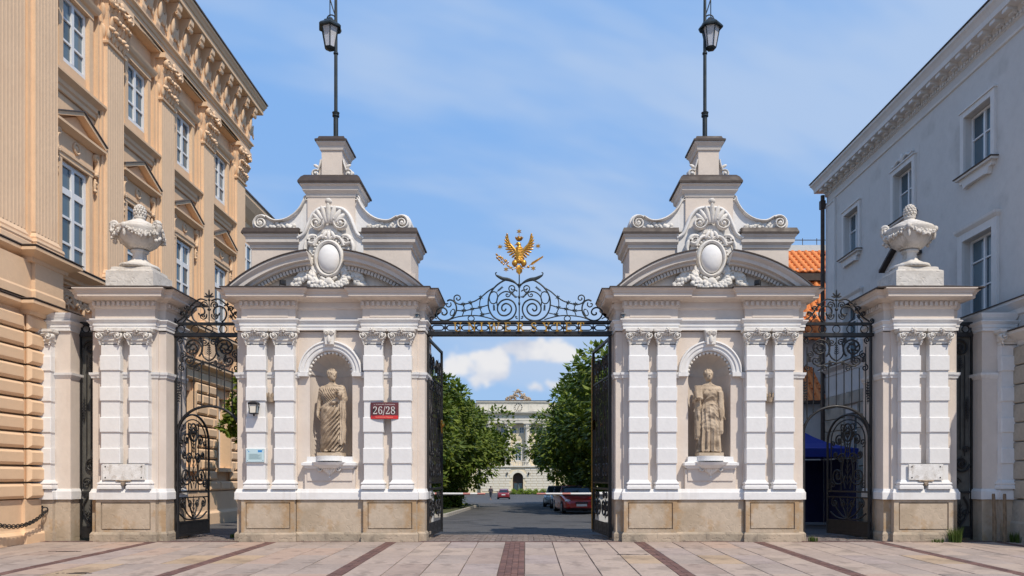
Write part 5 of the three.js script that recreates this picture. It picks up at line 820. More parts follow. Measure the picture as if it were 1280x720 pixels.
// ---------------------------------------------------------------- grey building on the right: facade faces the court (-x); local x runs towards the street
{
  const t = thing('grey_building', 'cool grey plastered building with white window surrounds and bracketed eaves', 'building', [10.98, 0, 0], -Math.PI / 2);
  const R = rng(88), bays = [-1.45, -5.1, -8.6], X0 = -10.75, X1 = 1.95, holes = [];
  for (const b of bays) holes.push(hrect(b - .55, b + .55, 8.95, 10.38), hrect(b - .60, b + .60, 5.42, 7.30), hrect(b - .5, b + .5, 1.7, 3.6)); 
  mk('wall', [extr(rect(X0, X1, -1.2, 11.9), -.5, 0, 0, 1, holes), bx(X0, X1, -1.2, 11.9, -9, -8.9), bx(X0, X0 + .3, -1.2, 11.9, -8.9, -.5), bx(X1 - .3, X1, -1.2, 11.6, -8.9, -.5), bx(X0, X1, 11.8, 11.9, -8.9, -.5)], M.coolGrey, t);
  for (const b of bays) {
    windowPart(t, b, 8.96, 1.08, 1.40, -.20, 2, [.42, .58], { R, t: .055 }); windowPart(t, b, 5.43, 1.18, 1.86, -.20, 2, [.30, .35, .35], { R, t: .055 }); if (b < 0) windowPart(t, b, 1.71, .98, 1.87, -.30, 2, [.3, .35, .35], { R, t: .055 });
    const us = mk('upper_surround', [bx(b - .70, b - .55, 8.93, 10.52, 0, .06), bx(b + .55, b + .70, 8.93, 10.52, 0, .06), bx(b - .55, b + .55, 10.38, 10.52, 0, .06), bx(b - .73, b + .73, 10.52, 10.56, 0, .09)], M.coolTrim, t);
    if (b === bays[1]) mk('surround_scroll', [sph(.1, b, 10.68, .06, .8, 1.4, .6), ...[-1, 1].map(s => scrollStone(curve([[b, 10.62], [b + s * .25, 10.70], [b + s * .45, 10.62], [b + s * .6, 10.66]], 12), .035, .04, .05))], M.coolTrim, us);
    const sl = mk('sill', [bx(b - .76, b + .76, 8.84, 8.89, 0, .17), extr([[b - .66, 8.84], [b - .66, 8.74], [b - .54, 8.72], [b - .50, 8.58], [b - .36, 8.62], [b + .36, 8.62], [b + .50, 8.58], [b + .54, 8.72], [b + .66, 8.74], [b + .66, 8.84]], 0, .10)], M.coolTrim, t); mk('sill_flashing', [bx(b - .79, b + .79, 8.892, 8.915, 0, .20)], M.roof, sl);
    const ls = mk('lower_surround', [bx(b - .80, b - .60, 5.36, 7.50, 0, .07), bx(b + .60, b + .80, 5.36, 7.50, 0, .07), bx(b - .60, b + .60, 7.30, 7.50, 0, .07), mould([[b - .80, 0], [b - .80, .07], [b + .80, .07], [b + .80, 0]], [[0, 7.48], [.02, 7.50], [.06, 7.56], [.07, 7.62], [0, 7.64]])], M.coolTrim, t);
    if (b === bays[1]) { const p = mk('pediment', [extr([[b - .95, 7.64], [b + .95, 7.64], [b, 8.20]], 0, .10)], M.coolTrim, t); for (const s of [-1, 1]) mk('raking_cornice', [extr([[b + s * 1.02, 7.62], [b, 8.22], [b, 8.30], [b + s * 1.02, 7.70]][s > 0 ? 'reverse' : 'slice'](), 0, .26)], M.roof, p); }
  }
  // panelled strips
  for (const x of [-10.3, .85]) { const p = mk('wall_strip', [bx(x - .40, x + .40, 5.4, 11.3, 0, .04), bx(x - .40, x - .33, 5.4, 11.3, .04, .065), bx(x + .33, x + .40, 5.4, 11.3, .04, .065), bx(x - .33, x + .33, 11.23, 11.3, .04, .065), bx(x - .33, x + .33, 7.2, 7.26, .04, .065)], M.coolTrim, t); mk('boss', [sph(.17, x, 7.55, .04, 1, 1.15, .35, 14), N(new THREE.TorusGeometry(.2, .025, 6, 20)).translate(x, 7.55, .05)], M.coolTrim, p); }
  // eaves
  mk('frieze_moulding', [mould([[X0, -1], [X0, 0], [X1, 0]], [[0, 11.32], [.04, 11.34], [.05, 11.39], [0, 11.41]])], M.coolTrim, t);
  const ev = mk('eaves_cornice', [mould([[X0, -3], [X0, 0], [X1, 0]], [[0, 11.62], [.04, 11.64], [.045, 11.74], [.08, 11.78], [.09, 11.86], [.34, 11.88], [.35, 12.0], [.40, 12.10], [.45, 12.16], [.45, 12.23], [0, 12.28]]), bx(X0, X1, 11.7, 12.26, -3, 0)], M.coolTrim, t);
  fine('dentil_row', dentils([[X0, 0], [X1, 0]], 11.66, 11.735, .03, .075, .12, .07), M.coolTrim, ev);
  const mg = geo([bx(-.10, .10, 11.79, 11.88, .08, .31), bx(-.08, .08, 11.73, 11.79, .08, .18)]); for (let x = X0 + .2; x < X1; x += .46) { const b = mk('bracket', mg, M.coolTrim, t); b.position.x = x; }
  mk('roof', [mould([[X0, -6], [X0, 0], [X1, 0], [X1, -6]], [[0, 12.28], [.48, 12.235], [.48, 12.265], [-3.8, 13.7]]), lid([[X0, -9], [X0, 0], [X1, 0], [X1, -9]], -3.8, 13.7)], M.roof, t);
  mk('downpipe', [cyl(.075, .075, 12.6, X0 - .02, -.9, .14, 10), bx(X0 - .1, X0 + .07, 11.2, 11.5, .06, .24), ...[2, 4.5, 7, 9.5].map(y => cyl(.09, .09, .05, X0 - .02, y, .14, 10))], M.roof, t);
  // storey ledges
  mk('storey_ledge', [mould([[X0, -.5], [X0, 0], [X1, 0]], [[0, 5.02], [.05, 5.05], [.06, 5.16], [.16, 5.24], [.22, 5.28], [.22, 5.34], [0, 5.36]])], M.coolTrim, t); mk('ledge_flashing', [mould([[X0, -.5], [X0, 0], [X1, 0]], [[0, 5.36], [.25, 5.342], [.25, 5.362], [0, 5.40]])], M.roof, t);
  mk('lower_ledge', [mould([[-.2, 0], [-.2, .02], [X1, .02]], [[0, 4.28], [.06, 4.32], [.10, 4.42], [.26, 4.52], [.34, 4.56], [.34, 4.62], [0, 4.66]])], M.coolTrim, t); mk('lower_flashing', [mould([[-.2, 0], [-.2, .02], [X1, .02]], [[0, 4.66], [.38, 4.622], [.38, 4.645], [0, 4.74]])], M.roof, t);
  // ashlar ground floor
  const cr = .42, cache = new Map(), G = l => { const k = l.toFixed(2); if (!cache.has(k)) cache.set(k, geo([extr([[-l / 2 + .02, .02], [l / 2 - .02, .02], [l / 2 - .02, cr - .04], [-l / 2 + .02, cr - .04]], .05, .06, .02, 1), bx(-l / 2, l / 2, 0, cr - .02, 0, .05)])); return cache.get(k); };
  for (let c = 0; c < 8; c++) { const y = .95 + c * cr; const spans = []; let cur = X0; for (const b of [...bays].reverse()) { if (y + cr > 1.65 && y < 3.65) { spans.push([cur, b - .52]); cur = b + .52; } } spans.push([cur, -.1]); for (const [a, b] of spans) { const n = Math.max(1, Math.round((b - a) / 1.1)), l = (b - a) / n; for (let k = 0; k < n; k++) mk('stone_block', G(l - .015), M.coolStone, t).position.set(a + (k + .5) * l, y, 0); } for (let k = 0; k < 2; k++) mk('stone_block', G(1.1), M.coolStone, t).position.set(.46 + k * 1.115, y, .10); }
  mk('socle', [mould([[X0, -.5], [X0, .06], [-.1, .06], [-.1, .16], [X1, .16]], [[.06, -1.2], [.06, .4], [.03, .45], [0, .9], [-.1, .95]])], M.coolStone, t);
  for (let y of [4.0]) mk('ground_band', [bx(X0, -.1, 4.31, 5.02, 0, .05)], M.coolGrey, t);
}
// orange tiled house behind the grey building
{
  const t = thing('tiled_house', 'house with orange pantile mansard roof behind the grey building', 'house', [11.6, 0, -14.2], 0);
  mk('wall', [bx(-1.6, 6, -1.5, 8.2, -8, 0), bx(-1.1, 6, 8, 10.2, -7.6, -.8)], M.coolGrey, t);
  const tw = .30, th = .36, tg = geo([loft([0, 1].map(v => Array.from({ length: 9 }, (_, i) => { const u = i / 8; return [(u - .5) * tw * 1.08, .03 + .045 * Math.sin(u * 6.2832) - v * .0 + (1 - v) * .03, v * th * 1.12]; }).concat(Array.from({ length: 9 }, (_, i) => { const u = 1 - i / 8; return [(u - .5) * tw * 1.08, .01 + .045 * Math.sin(u * 6.2832) + (1 - v) * .03, v * th * 1.12]; }))), { smooth: false })]);
  const slope = (name, x0, x1, yb, zb, yt, zt) => { // tiles on a plane from eaves (yb,zb) to top (yt,zt)
    const len = Math.hypot(yt - yb, zt - zb), rows = Math.round(len / th), cols = Math.round((x1 - x0) / tw), a = Math.atan2(yt - yb, zb - zt);
    const deck = mk(name, [extr([[0, 0], [len, 0], [len, .04], [0, .04]], 0, x1 - x0).rotateY(-ONE)], M.tile, t); deck.geometry = geo([box(x1 - x0, .04, len, (x1 - x0) / 2, 0, -len / 2)]); deck.position.set(x0, yb, zb); deck.rotation.x = a;
    for (let r = 0; r < rows; r++) for (let c = 0; c < cols; c++) { const m = mk('roof_tile', tg, M.tile, deck); m.position.set((c + .5) * tw, .02, -(r + 1) * th); }
  };
  slope('lower_roof', -1.9, 2.3, 7.0, .45, 9.55, -.75); slope('upper_roof', -1.6, 2.3, 10.0, -.62, 11.5, -2.8); 
  slope('porch_roof', -4.1, .1, 4.4, 1.6, 5.9, .0);
  mk('gutter', [bx(-1.75, 6, 9.66, 9.98, -1.2, -.60)], M.roof, t); mk('gutter', [bx(-4.2, .2, 4.28, 4.4, 1.5, 1.75)], M.roof, t); mk('porch_wall', [bx(-4, 0, -1.5, 4.35, .0, 1.4)], M.coolGrey, t);
}
// pale parapet block with railing seen over the pavilion shoulder
{
  const t = thing('parapet_block', 'pale distant roof block with thin railing beyond the orange tiles', 'building', [15.2, 0, -26], 0);
  mk('wall', [bx(-3.6, 6, -2, 14.0, -6, 0)], M.palace, t); mk('roof_slab', [bx(-3.8, 6.2, 14.0, 14.5, -6.2, .2)], M.coolGrey, t); mk('railing', [bx(-3.7, 6.1, 14.78, 14.82, .1, .13), ...Array.from({ length: 12 }, (_, k) => bx(-3.6 + k * .8, -3.57 + k * .8, 14.5, 14.9, .1, .13))], M.roof, t);
}

// ---------------------------------------------------------------- statues (one continuous surface each)
const rc = (x, y, z, a, b, r1, r2) => { // tapered capsule
  const dx = b[0] - a[0], dy = b[1] - a[1], dz = b[2] - a[2], px = x - a[0], py = y - a[1], pz = z - a[2], h = clamp((px * dx + py * dy + pz * dz) / (dx * dx + dy * dy + dz * dz));
  return Math.hypot(px - dx * h, py - dy * h, pz - dz * h) - lerp(r1, r2, h);
};
const el = (x, y, z, c, r) => { const k = Math.hypot((x - c[0]) / r[0], (y - c[1]) / r[1], (z - c[2]) / r[2]); return (k - 1) * Math.min(r[0], r[1], r[2]); };
const sm = (a, b, k) => { const h = Math.max(k - Math.abs(a - b), 0) / k; return Math.min(a, b) - h * h * k / 4; };
const prof = (tab, y) => { if (y <= tab[0][0]) return tab[0]; for (let i = 1; i < tab.length; i++) if (y <= tab[i][0]) { const t = smo((y - tab[i - 1][0]) / (tab[i][0] - tab[i - 1][0])); return tab[i].map((v, k) => lerp(tab[i - 1][k], v, t)); } return tab[tab.length - 1]; };
const ridge = v => 1 - 2 * Math.abs(v - Math.floor(v) - .5) * 1; // triangle 0..1
function headGeo(c, yaw, tilt, wreath) {
  const fn = (X, Y, Z) => {
    let x = X - c[0], y = Y - c[1], z = Z - c[2]; const cy = Math.cos(-yaw), sy = Math.sin(-yaw); [x, z] = [x * cy + z * sy, -x * sy + z * cy]; const ct = Math.cos(tilt), st = Math.sin(tilt);[y, z] = [y * ct - z * st, y * st + z * ct];
    let d = el(x, y, z, [0, .02, -.012], [.082, .118, .100]); d = sm(d, el(x, y, z, [0, -.055, .03], [.056, .065, .058]), .04); // jaw
    d = sm(d, rc(x, y, z, [0, .03, .085], [0, -.018, .106], .009, .016), .014); // nose
    d = sm(d, rc(x, y, z, [-.045, .038, .078], [.045, .038, .078], .012, .012), .02); // brow
    d = sm(d, el(x, y, z, [0, -.055, .083], [.024, .008, .014]), .012); d = sm(d, el(x, y, z, [0, -.072, .080], [.020, .008, .014]), .010); d = sm(d, el(x, y, z, [0, -.098, .072], [.02, .016, .018]), .02);
    for (const s of [-1, 1]) { d = Math.max(d, -el(x, y, z, [s * .033, .014, .099], [.019, .011, .014])); d = sm(d, el(x, y, z, [s * .033, .013, .080], [.014, .009, .012]), .005); d = sm(d, el(x, y, z, [s * .082, -.005, -.005], [.010, .028, .018]), .008); }
    // hair: waved cap with a knot behind
    let h = el(x, y, z, [0, .05, -.028], [.098, .108, .108]); h = Math.max(h, (z - .055) * .7 + (.035 - y) * .75); h -= .007 * Math.sin(x * 95 + y * 40) * Math.sin(z * 60); d = sm(d, h, .008);
    d = sm(d, el(x, y, z, [0, .0, -.125], [.055, .05, .045]), .02);
    if (wreath) { const q = Math.hypot(Math.hypot(x * 1.02, (z + .015) * .92) - .088, y - .085 + z * .30) - .012 - .005 * Math.sin(Math.atan2(z, x) * 14); d = sm(d, q, .008); d = sm(d, el(x, y, z, [0, .118, .03], [.05, .03, .04]), .02); }
    d = sm(d, rc(X, Y, Z, [c[0], c[1] - .08, c[2] - .02], [c[0] * .6, c[1] - .25, c[2] * .3 - .03], .052, .066), .03);
    return d;
  };
  return sdfMesh(fn, [c[0] - .16, c[1] - .26, c[2] - .20], [c[0] + .16, c[1] + .19, c[2] + .17], 84);
}
function handGeo(wrist, dir, side, spread, curl) { // palm + five bent fingers, built round wrist, fingers along dir
  const w = V(...wrist), f = V(...dir).normalize(), s = V(...side).normalize(), n = f.clone().cross(s).normalize();
  const P = (a, b, c) => { const p = w.clone().addScaledVector(f, a).addScaledVector(s, b).addScaledVector(n, c); return [p.x, p.y, p.z]; };
  const seg = []; const L = [.075, .086, .080, .062];
  for (let k = 0; k < 4; k++) { const b = (k - 1.5) * .021, b2 = b * (1 + spread), l = L[k]; const a = P(.085, b, 0), m = P(.085 + l * .5, b2, -.012 * curl), e = P(.085 + l * .85, b2, -.045 * curl); seg.push([a, m, .0105, .0095], [m, e, .0095, .008]); }
  seg.push([P(.03, -.032, -.004), P(.065, -.055, -.016), .0125, .0105], [P(.065, -.055, -.016), P(.095, -.058, -.03), .0105, .009]);
  const pm = [[P(0, 0, 0), P(.08, -.022, 0), .024, .018], [P(0, 0, 0), P(.08, .022, 0), .024, .017], [P(0, 0, 0), P(.085, 0, 0), .022, .018]];
  const fn = (x, y, z) => { let d = 9; for (const q of pm) d = sm(d, rc(x, y, z, ...q), .015); let g = 9; for (const q of seg) g = Math.min(g, rc(x, y, z, ...q)); return sm(d, g, .006); };
  const c = P(.08, 0, -.01); return sdfMesh(fn, [c[0] - .13, c[1] - .13, c[2] - .13], [c[0] + .13, c[1] + .13, c[2] + .13], 64);
}
const STAT_LO = [-.42, -.02, -.32], STAT_HI = [.42, 1.72, .36];
function bodyA(x, y, z) { // diagonal mantle, one arm hanging, one across the chest
  const tab = [[0, .205, .165, 0, .01], [.10, .195, .165, 0, .015], [.35, .180, .165, .015, .02], [.62, .180, .165, .025, .03], [.92, .195, .16, .035, .015], [1.10, .16, .135, .02, 0], [1.28, .185, .15, -.002, .015], [1.42, .205, .125, -.002, 0], [1.50, .155, .10, 0, -.01], [1.57, .07, .07, 0, -.02]];
  const p = prof(tab, y), rx = p[1], rz = p[2], cx = p[3], cz = p[4], a = Math.atan2(x - cx, (z - cz) * 1.2);
  // mantle folds sweep from the right hip down to the left foot; chest folds the other way
  const low = sstep(1.12, .95, y) * sstep(-.02, .12, y), up = sstep(1.0, 1.15, y) * sstep(1.5, 1.38, y);
  const u = y * 2.0 - a * .62, f1 = Math.pow(ridge(u * 4.1 + .18 * Math.sin(y * 9)), 1.6), f2 = ridge(u * 9.3 + .3), v = y * 2.1 + a * .55, f3 = Math.pow(ridge(v * 6.2 + .2 * Math.sin(a * 3)), 1.4);
  let d = (Math.hypot((x - cx) / rx, (z - cz) / rz) - 1) * Math.min(rx, rz) * .92; d = Math.max(d, y - 1.58, -y + .045);
  d -= low * (.056 * f1 + .012 * f2 - .030) + up * (.036 * f3 - .016);
  // knee pushing the cloth
  d = sm(d, rc(x, y, z, [-.05, .95, .05], [-.075, .52, .105], .10, .075), .09); d = sm(d, rc(x, y, z, [-.075, .52, .10], [-.07, .08, .03], .07, .05), .08);
  d -= low * .022 * f1 - low * .008;
  // rolled mantle edge across waist and over the shoulder
  d = sm(d, rc(x, y, z, [-.19, 1.00, .04], [.06, 1.13, .155], .035, .04) - .008 * f2, .03); d = sm(d, rc(x, y, z, [.06, 1.13, .155], [.20, 1.24, .08], .04, .045) - .008 * f2, .03); d = sm(d, rc(x, y, z, [.21, 1.27, .04], [.19, 1.46, -.01], .075, .06) - .012 * f3, .04);
  // cascade hanging from the bent arm
  const cd = Math.max(Math.hypot((x - .225 - .012 * Math.sin(y * 16)) / .075, (z - .085) / .065) * .065 - .065 - .020 * ridge(x * 22 + .12 * Math.sin(y * 20)) + .006, y - 1.22, .17 + .06 * ridge(x * 9) - y); d = sm(d, cd, .02);
  // shoulders, arms
  d = sm(d, rc(x, y, z, [-.19, 1.43, -.01], [-.255, 1.15, -.02], .072, .052), .05); d = sm(d, rc(x, y, z, [-.255, 1.15, -.02], [-.275, .90, .03], .048, .034), .02);
  d = sm(d, rc(x, y, z, [.20, 1.42, -.01], [.275, 1.20, .03], .07, .058), .04); d = sm(d, rc(x, y, z, [.275, 1.20, .03], [.20, 1.24, .20], .048, .038), .02);
  for (const s of [-1, 1]) { d = sm(d, el(x, y, z, [s * .075, 1.30, .125], [.062, .062, .05]), .04); d = sm(d, el(x, y, z, [s * .075 - .01, .045, .13], [.042, .034, .10]), .02); }
  d = Math.min(d, el(x, y, z, [.205, 1.30, .215], [.062, .07, .06])); // orb held at the chest
  return d;
}
function bodyB(x, y, z) { // peplos with U folds, tablet on one arm
  const tab = [[0, .225, .18, 0, .01], [.10, .205, .17, 0, .015], [.40, .19, .16, .0, .02], [.70, .195, .165, .0, .02], [.95, .20, .165, 0, .015], [1.12, .17, .135, 0, 0], [1.30, .185, .15, 0, .015], [1.42, .21, .125, 0, 0], [1.50, .155, .10, 0, -.01], [1.57, .07, .07, 0, -.02]];
  const p = prof(tab, y), rx = p[1], rz = p[2], a = Math.atan2(x, z * 1.2);
  const hemY = .46 + .17 * Math.abs(a + .25), low = sstep(hemY + .05, hemY - .04, y) * sstep(-.02, .06, y), up = 1 - sstep(hemY + .05, hemY - .04, y);
  const f1 = Math.pow(ridge(a * 2.15 + .05 * Math.sin(y * 8)), 1.3), f1b = ridge(a * 5.1 + .2), U = y + .34 * (a * a > 1.4 ? 1.4 : a * a) * .55, f2 = Math.pow(ridge(U * 5.1 + .22 * Math.sin(a * 2.3 + y * 3) + .16 * Math.sin(y * 11) + .1), 1.9) * (.55 + .45 * Math.sin(y * 7 + a * 1.7)), f3 = ridge(U * 11 + a * .9 + .4), f4 = Math.pow(ridge(a * 2.6 + y * .7), 2);
  let d = (Math.hypot(x / rx, (z - p[4]) / rz) - 1) * Math.min(rx, rz) * .92; d = Math.max(d, y - 1.58, -y + .03);
  d -= low * (.046 * f1 + .016 * f1b - .026); d -= up * sstep(1.48, 1.30, y) * (.040 * f2 + .009 * f3 + .020 * f4 * sstep(1.2, .9, y) - .014) + up * sstep(hemY + .25, hemY, y) * .014 * ridge(a * 3.1);
  d = sm(d, rc(x, y, z, [.06, .62, .09], [.06, .30, .09], .075, .06), .07); d -= low * .02 * f1 - low * .008;
  // mantle edges hanging at both sides
  for (const s of [-1, 1]) { const q = Math.max(Math.hypot((x - s * .225) / .05, (z - .02) / .085) * .05 - .05 - .016 * ridge(z * 26 + y * 1.5), y - 1.36, (s < 0 ? .30 : .42) + .1 * ridge(z * 12) - y); d = sm(d, q, .03); }
  d = sm(d, rc(x, y, z, [-.20, 1.43, -.01], [-.275, 1.17, .0], .072, .056), .05); d = sm(d, rc(x, y, z, [-.275, 1.17, .0], [-.27, 1.20, .17], .05, .038), .025);
  d = sm(d, rc(x, y, z, [.20, 1.43, -.01], [.265, 1.16, -.02], .072, .052), .05); d = sm(d, rc(x, y, z, [.265, 1.16, -.02], [.285, .91, .03], .048, .034), .02);
  for (const s of [-1, 1]) { d = sm(d, el(x, y, z, [s * .075, 1.31, .125], [.062, .06, .05]), .04); d = sm(d, el(x, y, z, [s * .08, .045, .12], [.042, .034, .10]), .02); }
  d = sm(d, rc(x, y, z, [-.12, 1.47, .04], [0, 1.40, .12], .022, .022), .02); d = sm(d, rc(x, y, z, [.12, 1.47, .04], [0, 1.40, .12], .022, .022), .02);
  return d;
}
function statue(label, x, body, head, hands, extra) {
  const t = thing('stone_statue', label, 'statue', [x, 1.888, -.06], 0, 'statues in the gate niches');
  mk('plinth', [chamBox(-.275, .275, 0, .075, -.19, .25, .01)], M.statue, t);
  const b = mk('figure', [sdfMesh(body, STAT_LO, STAT_HI, 140), head, ...hands], M.statue, t); b.position.y = .07; b.scale.set(1.1, 1, 1.06); if (extra) { const e = extra(); e.position.y += .07; t.add(e); }
  return t;
}
statue('weathered stone statue with head turned aside, draped mantle and orb held to its chest', PAV_L, bodyA, headGeo([.01, 1.735, .0], .62, .06, true), [handGeo([-.278, .90, .035], [.06, -1, .12], [.15, .1, 1], .1, .7), handGeo([.205, 1.245, .20], [-.25, .55, .35], [1, .2, -.2], .2, 1)], null);
statue('weathered stone statue facing forward in a long robe, tablet resting on one arm', PAV_R, bodyB, headGeo([0, 1.735, .0], .04, .10, false), [handGeo([.286, .90, .035], [.02, -1, .15], [-.1, .1, 1], .1, .7), handGeo([-.268, 1.20, .165], [.1, .25, 1], [1, 0, 0], .15, .8)], () => {
  const m = mk('tablet', [chamBox(-.085, .085, -.16, .16, -.025, .025, .008), bx(-.07, .07, -.14, .14, .025, .032)], M.statue); m.position.set(-.27, 1.33, .215); m.rotation.set(-.12, .35, .10); return m;
});

// ---------------------------------------------------------------- far palace at the end of the drive
{
  const Z = -168, t = thing('white_palace', 'distant cream palace with columned portico, clock attic and arched door', 'building', [-1.85, -2.35, Z], 0);
  const p = .195, Y = y => 1.41 + 2.35 + (597 - y) * p; // storey heights read off one measured elevation
  const holes = [], wins = []; for (let k = -2; k <= 2; k++) { const c = k * 4.55; holes.push(hrect(c - .75, c + .75, Y(576), Y(559))); wins.push(c); }
  const small = []; for (let k = -2; k <= 2; k++) for (const s of [-.92, .92]) { small.push(k * 4.55 + s); holes.push(hrect(k * 4.55 + s - .55, k * 4.55 + s + .55, Y(541.5), Y(534))); }
  mk('wall', [extr(rect(-13, 13, Y(583), Y(528)), -1, 0, 0, 1, holes), bx(-13, 13, -1, Y(503), -9, -1)], M.palace, t);
  const door = hrect(-1.3, 1.3, 0, Y(596)); const dh = [[-1.25, .0], [1.25, .0], [1.25, Y(597.5)], ...arcPts(0, Y(597.5), 1.25, 0, Math.PI, 12).slice(1), [-1.25, 0]].reverse();
  mk('ground_floor', [extr([[-9, -.6], [-1.251, -.6], [-1.251, Y(597.5)], ...arcPts(0, Y(597.5), 1.251, Math.PI, 0, 12), [1.251, -.6], [9, -.6], [9, Y(583.5)], [-9, Y(583.5)]], -1, 1.6), bx(-13, -9, -.6, Y(583.5), -1, .3), bx(9, 13, -.6, Y(583.5), -1, .3)], M.palace, t);
  for (let c = 0; c < 9; c++) for (const s of [-1, 1]) { const y = .5 + c * .62; if (y > Y(586)) continue; for (let k = 0; k < 5; k++) { const a = 1.75 + k * 1.4 + (c % 2) * .35; mk('stone_block', shared(1.3, .5, .2), M.palaceTrim, t).position.set(s * (a + .6), y + .25, 1.6); } }
  mk('door_surround', [loft(arcPts(0, 0, 1, 0, Math.PI, 18).map(d => [[1.3, 1.6], [1.3, 1.78], [1.95, 1.78], [1.95, 1.6]].map(q => [d[0] * q[0], Y(597.5) + d[1] * q[0], q[1]])), { smooth: false })], M.palaceTrim, t);
  const dr = mk('door', [bx(-1.25, 1.25, -.2, Y(597.5) + 1.2, .2, .35)], flat(.035, .018, .012, .5), t); mk('door_glass', [bx(.1, .95, .8, 2.4, .35, .38)], M.glassPale, dr); mk('door_glass', [bx(-.95, -.1, .8, 2.4, .35, .38)], M.glass, dr);
  for (const s of [-1, 1]) mk('wall_lamp', [cyl(.12, .22, .5, s * 2.6, Y(594), 1.95, 8), sph(.15, s * 2.6, Y(594) + .6, 1.95)], M.iron, t);
  mk('balcony', [bx(-9.1, 9.1, Y(584), Y(582.3), -.2, 2.0), bx(-2.6, 2.6, Y(577.5), Y(576.6), 1.7, 1.9), ...Array.from({ length: 14 }, (_, k) => cyl(.09, .09, .85, -2.5 + k * .385, Y(582.3), 1.8, 6))], M.palaceTrim, t);
  for (const k of [-2.5, -1.5, -.5, .5, 1.5, 2.5]) { const c = mk('column', [cyl(.62, .55, Y(533) - Y(582), k * 4.55, Y(582), .95, 14), bx(k * 4.55 - .8, k * 4.55 + .8, Y(582.3), Y(580), .2, 1.7)], M.palaceTrim, t); const l = [bx(k * 4.55 - .95, k * 4.55 + .95, Y(530.6), Y(530), .1, 1.85), cyl(.56, .85, 1.2, k * 4.55, Y(537), .95, 12)]; for (let i = 0; i < 10; i++) { const a = i * .628; l.push(petal(k * 4.55 + .55 * Math.cos(a), Y(537), .95 + .55 * Math.sin(a), k * 4.55 + .9 * Math.cos(a), Y(532), .95 + .9 * Math.sin(a), .3, .2)); } mk('capital', l, M.palaceTrim, c); }
  const R = rng(9); for (const c of wins) { windowPart(t, c, Y(576) + .02, 1.48, Y(559) - Y(576) - .04, -.3, 2, [.34, .33, .33], { R, t: .12 }); mk('arch_window', [extr([[c - .75, Y(558)], ...arcPts(c, Y(558), .75, Math.PI, 0, 10)].reverse(), -.02, .04)], M.glass, t); mk('arch_surround', [loft(arcPts(0, 0, 1, 0, Math.PI, 14).map(d => [[.8, 0], [.8, .15], [1.25, .15], [1.25, 0]].map(q => [c + d[0] * q[0], Y(558) + d[1] * q[0], q[1]])), { smooth: false }), bx(c - 1.25, c - .78, Y(576), Y(558), 0, .15), bx(c + .78, c + 1.25, Y(576), Y(558), 0, .15)], M.palaceTrim, t); mk('transom', [bx(c - .04, c + .04, Y(558), Y(554.3), .04, .08), bx(c - .72, c + .72, Y(558.4), Y(557.8), .04, .09)], M.winFrame, t); }
  for (const c of small) windowPart(t, c, Y(541.5) + .01, 1.08, 1.44, -.3, 2, [.5, .5], { R, t: .09 });
  const pth = [[-12.2, -2], [-12.2, 1.5], [12.2, 1.5], [12.2, -2]], wth = [[-15, -6], [-15, .3], [15, .3], [15, -6]];
  mk('entablature', [mould(pth, [[0, Y(530)], [0, Y(526.5)], [.15, Y(526.2)], [.15, Y(524)], [0, Y(523.8)], [0, Y(519.5)], [.3, Y(519)], [.8, Y(517.8)], [.95, Y(516.8)], [.95, Y(516.4)], [0, Y(516)]]), lid(pth, 0, Y(530))], M.palaceTrim, t); mk('frieze_shadow_band', [bx(-12.3, 12.3, Y(529.2), Y(527.2), 1.4, 1.62)], M.palaceTrim, t);
  const at = mk('attic', [bx(-9.8, 7.4, Y(516.3), Y(503.5), -3, 1.1), mould([[-9.8, -3], [-9.8, 1.1], [7.4, 1.1], [7.4, -3]], [[0, Y(505)], [.2, Y(504.4)], [.35, Y(503)], [.35, Y(502.4)], [0, Y(502)]]), bx(-7, -2.2, Y(515), Y(506), 1.1, 1.18), bx(2.6, 6.2, Y(515), Y(506), 1.1, 1.18)], M.palaceTrim, t);
  mk('attic_roof', [bx(-10.2, 7.8, Y(502), Y(501.4), -3.2, 1.5)], M.roof, at);
  mk('side_attic', [bx(7.4, 12, Y(516.3), Y(507.5), -3, .6), bx(-13.4, -9.8, Y(516.3), Y(507.5), -3, .6), bx(7.4, 12.2, Y(507.5), Y(506.6), -3, .8), bx(-13.6, -9.8, Y(507.5), Y(506.6), -3, .8)], M.palaceTrim, t);
  const ck = mk('clock_ring', [N(new THREE.TorusGeometry(1.05, .05, 6, 30)).translate(.1, Y(509.8), 1.14)], M.palaceTrim, at); for (let k = 0; k < 12; k++) { const a = k / 12 * 6.2832; mk('hour_mark', [box(.16, .30, .05, 0, .88, 0)], M.iron, ck).position.set(.1, Y(509.8), 1.13); ck.children[k].rotation.z = a; } for (const [l, a] of [[.62, -.5], [.8, 2.7]]) { const h = mk('clock_hand', [box(.09, l, .04, 0, l / 2, 0)], M.iron, ck); h.position.set(.1, Y(509.8), 1.17); h.rotation.z = a; }
  const R2 = rng(31), sg = [bx(-3.1, 3.1, Y(501.4), Y(500.4), -.6, .9)]; for (let k = 0; k < 90; k++) { const u = (R2() - .5) * 2, top = 2.0 * Math.pow(1 - Math.abs(u), 1.2) + .25, v = R2(), h = .3 + .35 * R2(), x = u * 2.9, y = Y(500.4) + v * top, a = R2() * 3.14; sg.push(petal(x, y, .2 + (R2() - .5) * .8, x + Math.cos(a) * h, y + Math.sin(a) * h, .2 + (R2() - .5) * .8, .42 + .25 * R2(), .42 + .25 * R2(), 6)); } sg.push(sph(.45, 0, Y(488.5), .1), petal(-1.5, Y(489.5), .1, 1.5, Y(489.5), .1, .18, .2), petal(-2.2, Y(499), .3, -.6, Y(493), .3, .5, .5), petal(2.2, Y(499), .3, .6, Y(493), .3, .5, .5)); mk('roof_sculpture', sg, M.statue, t);
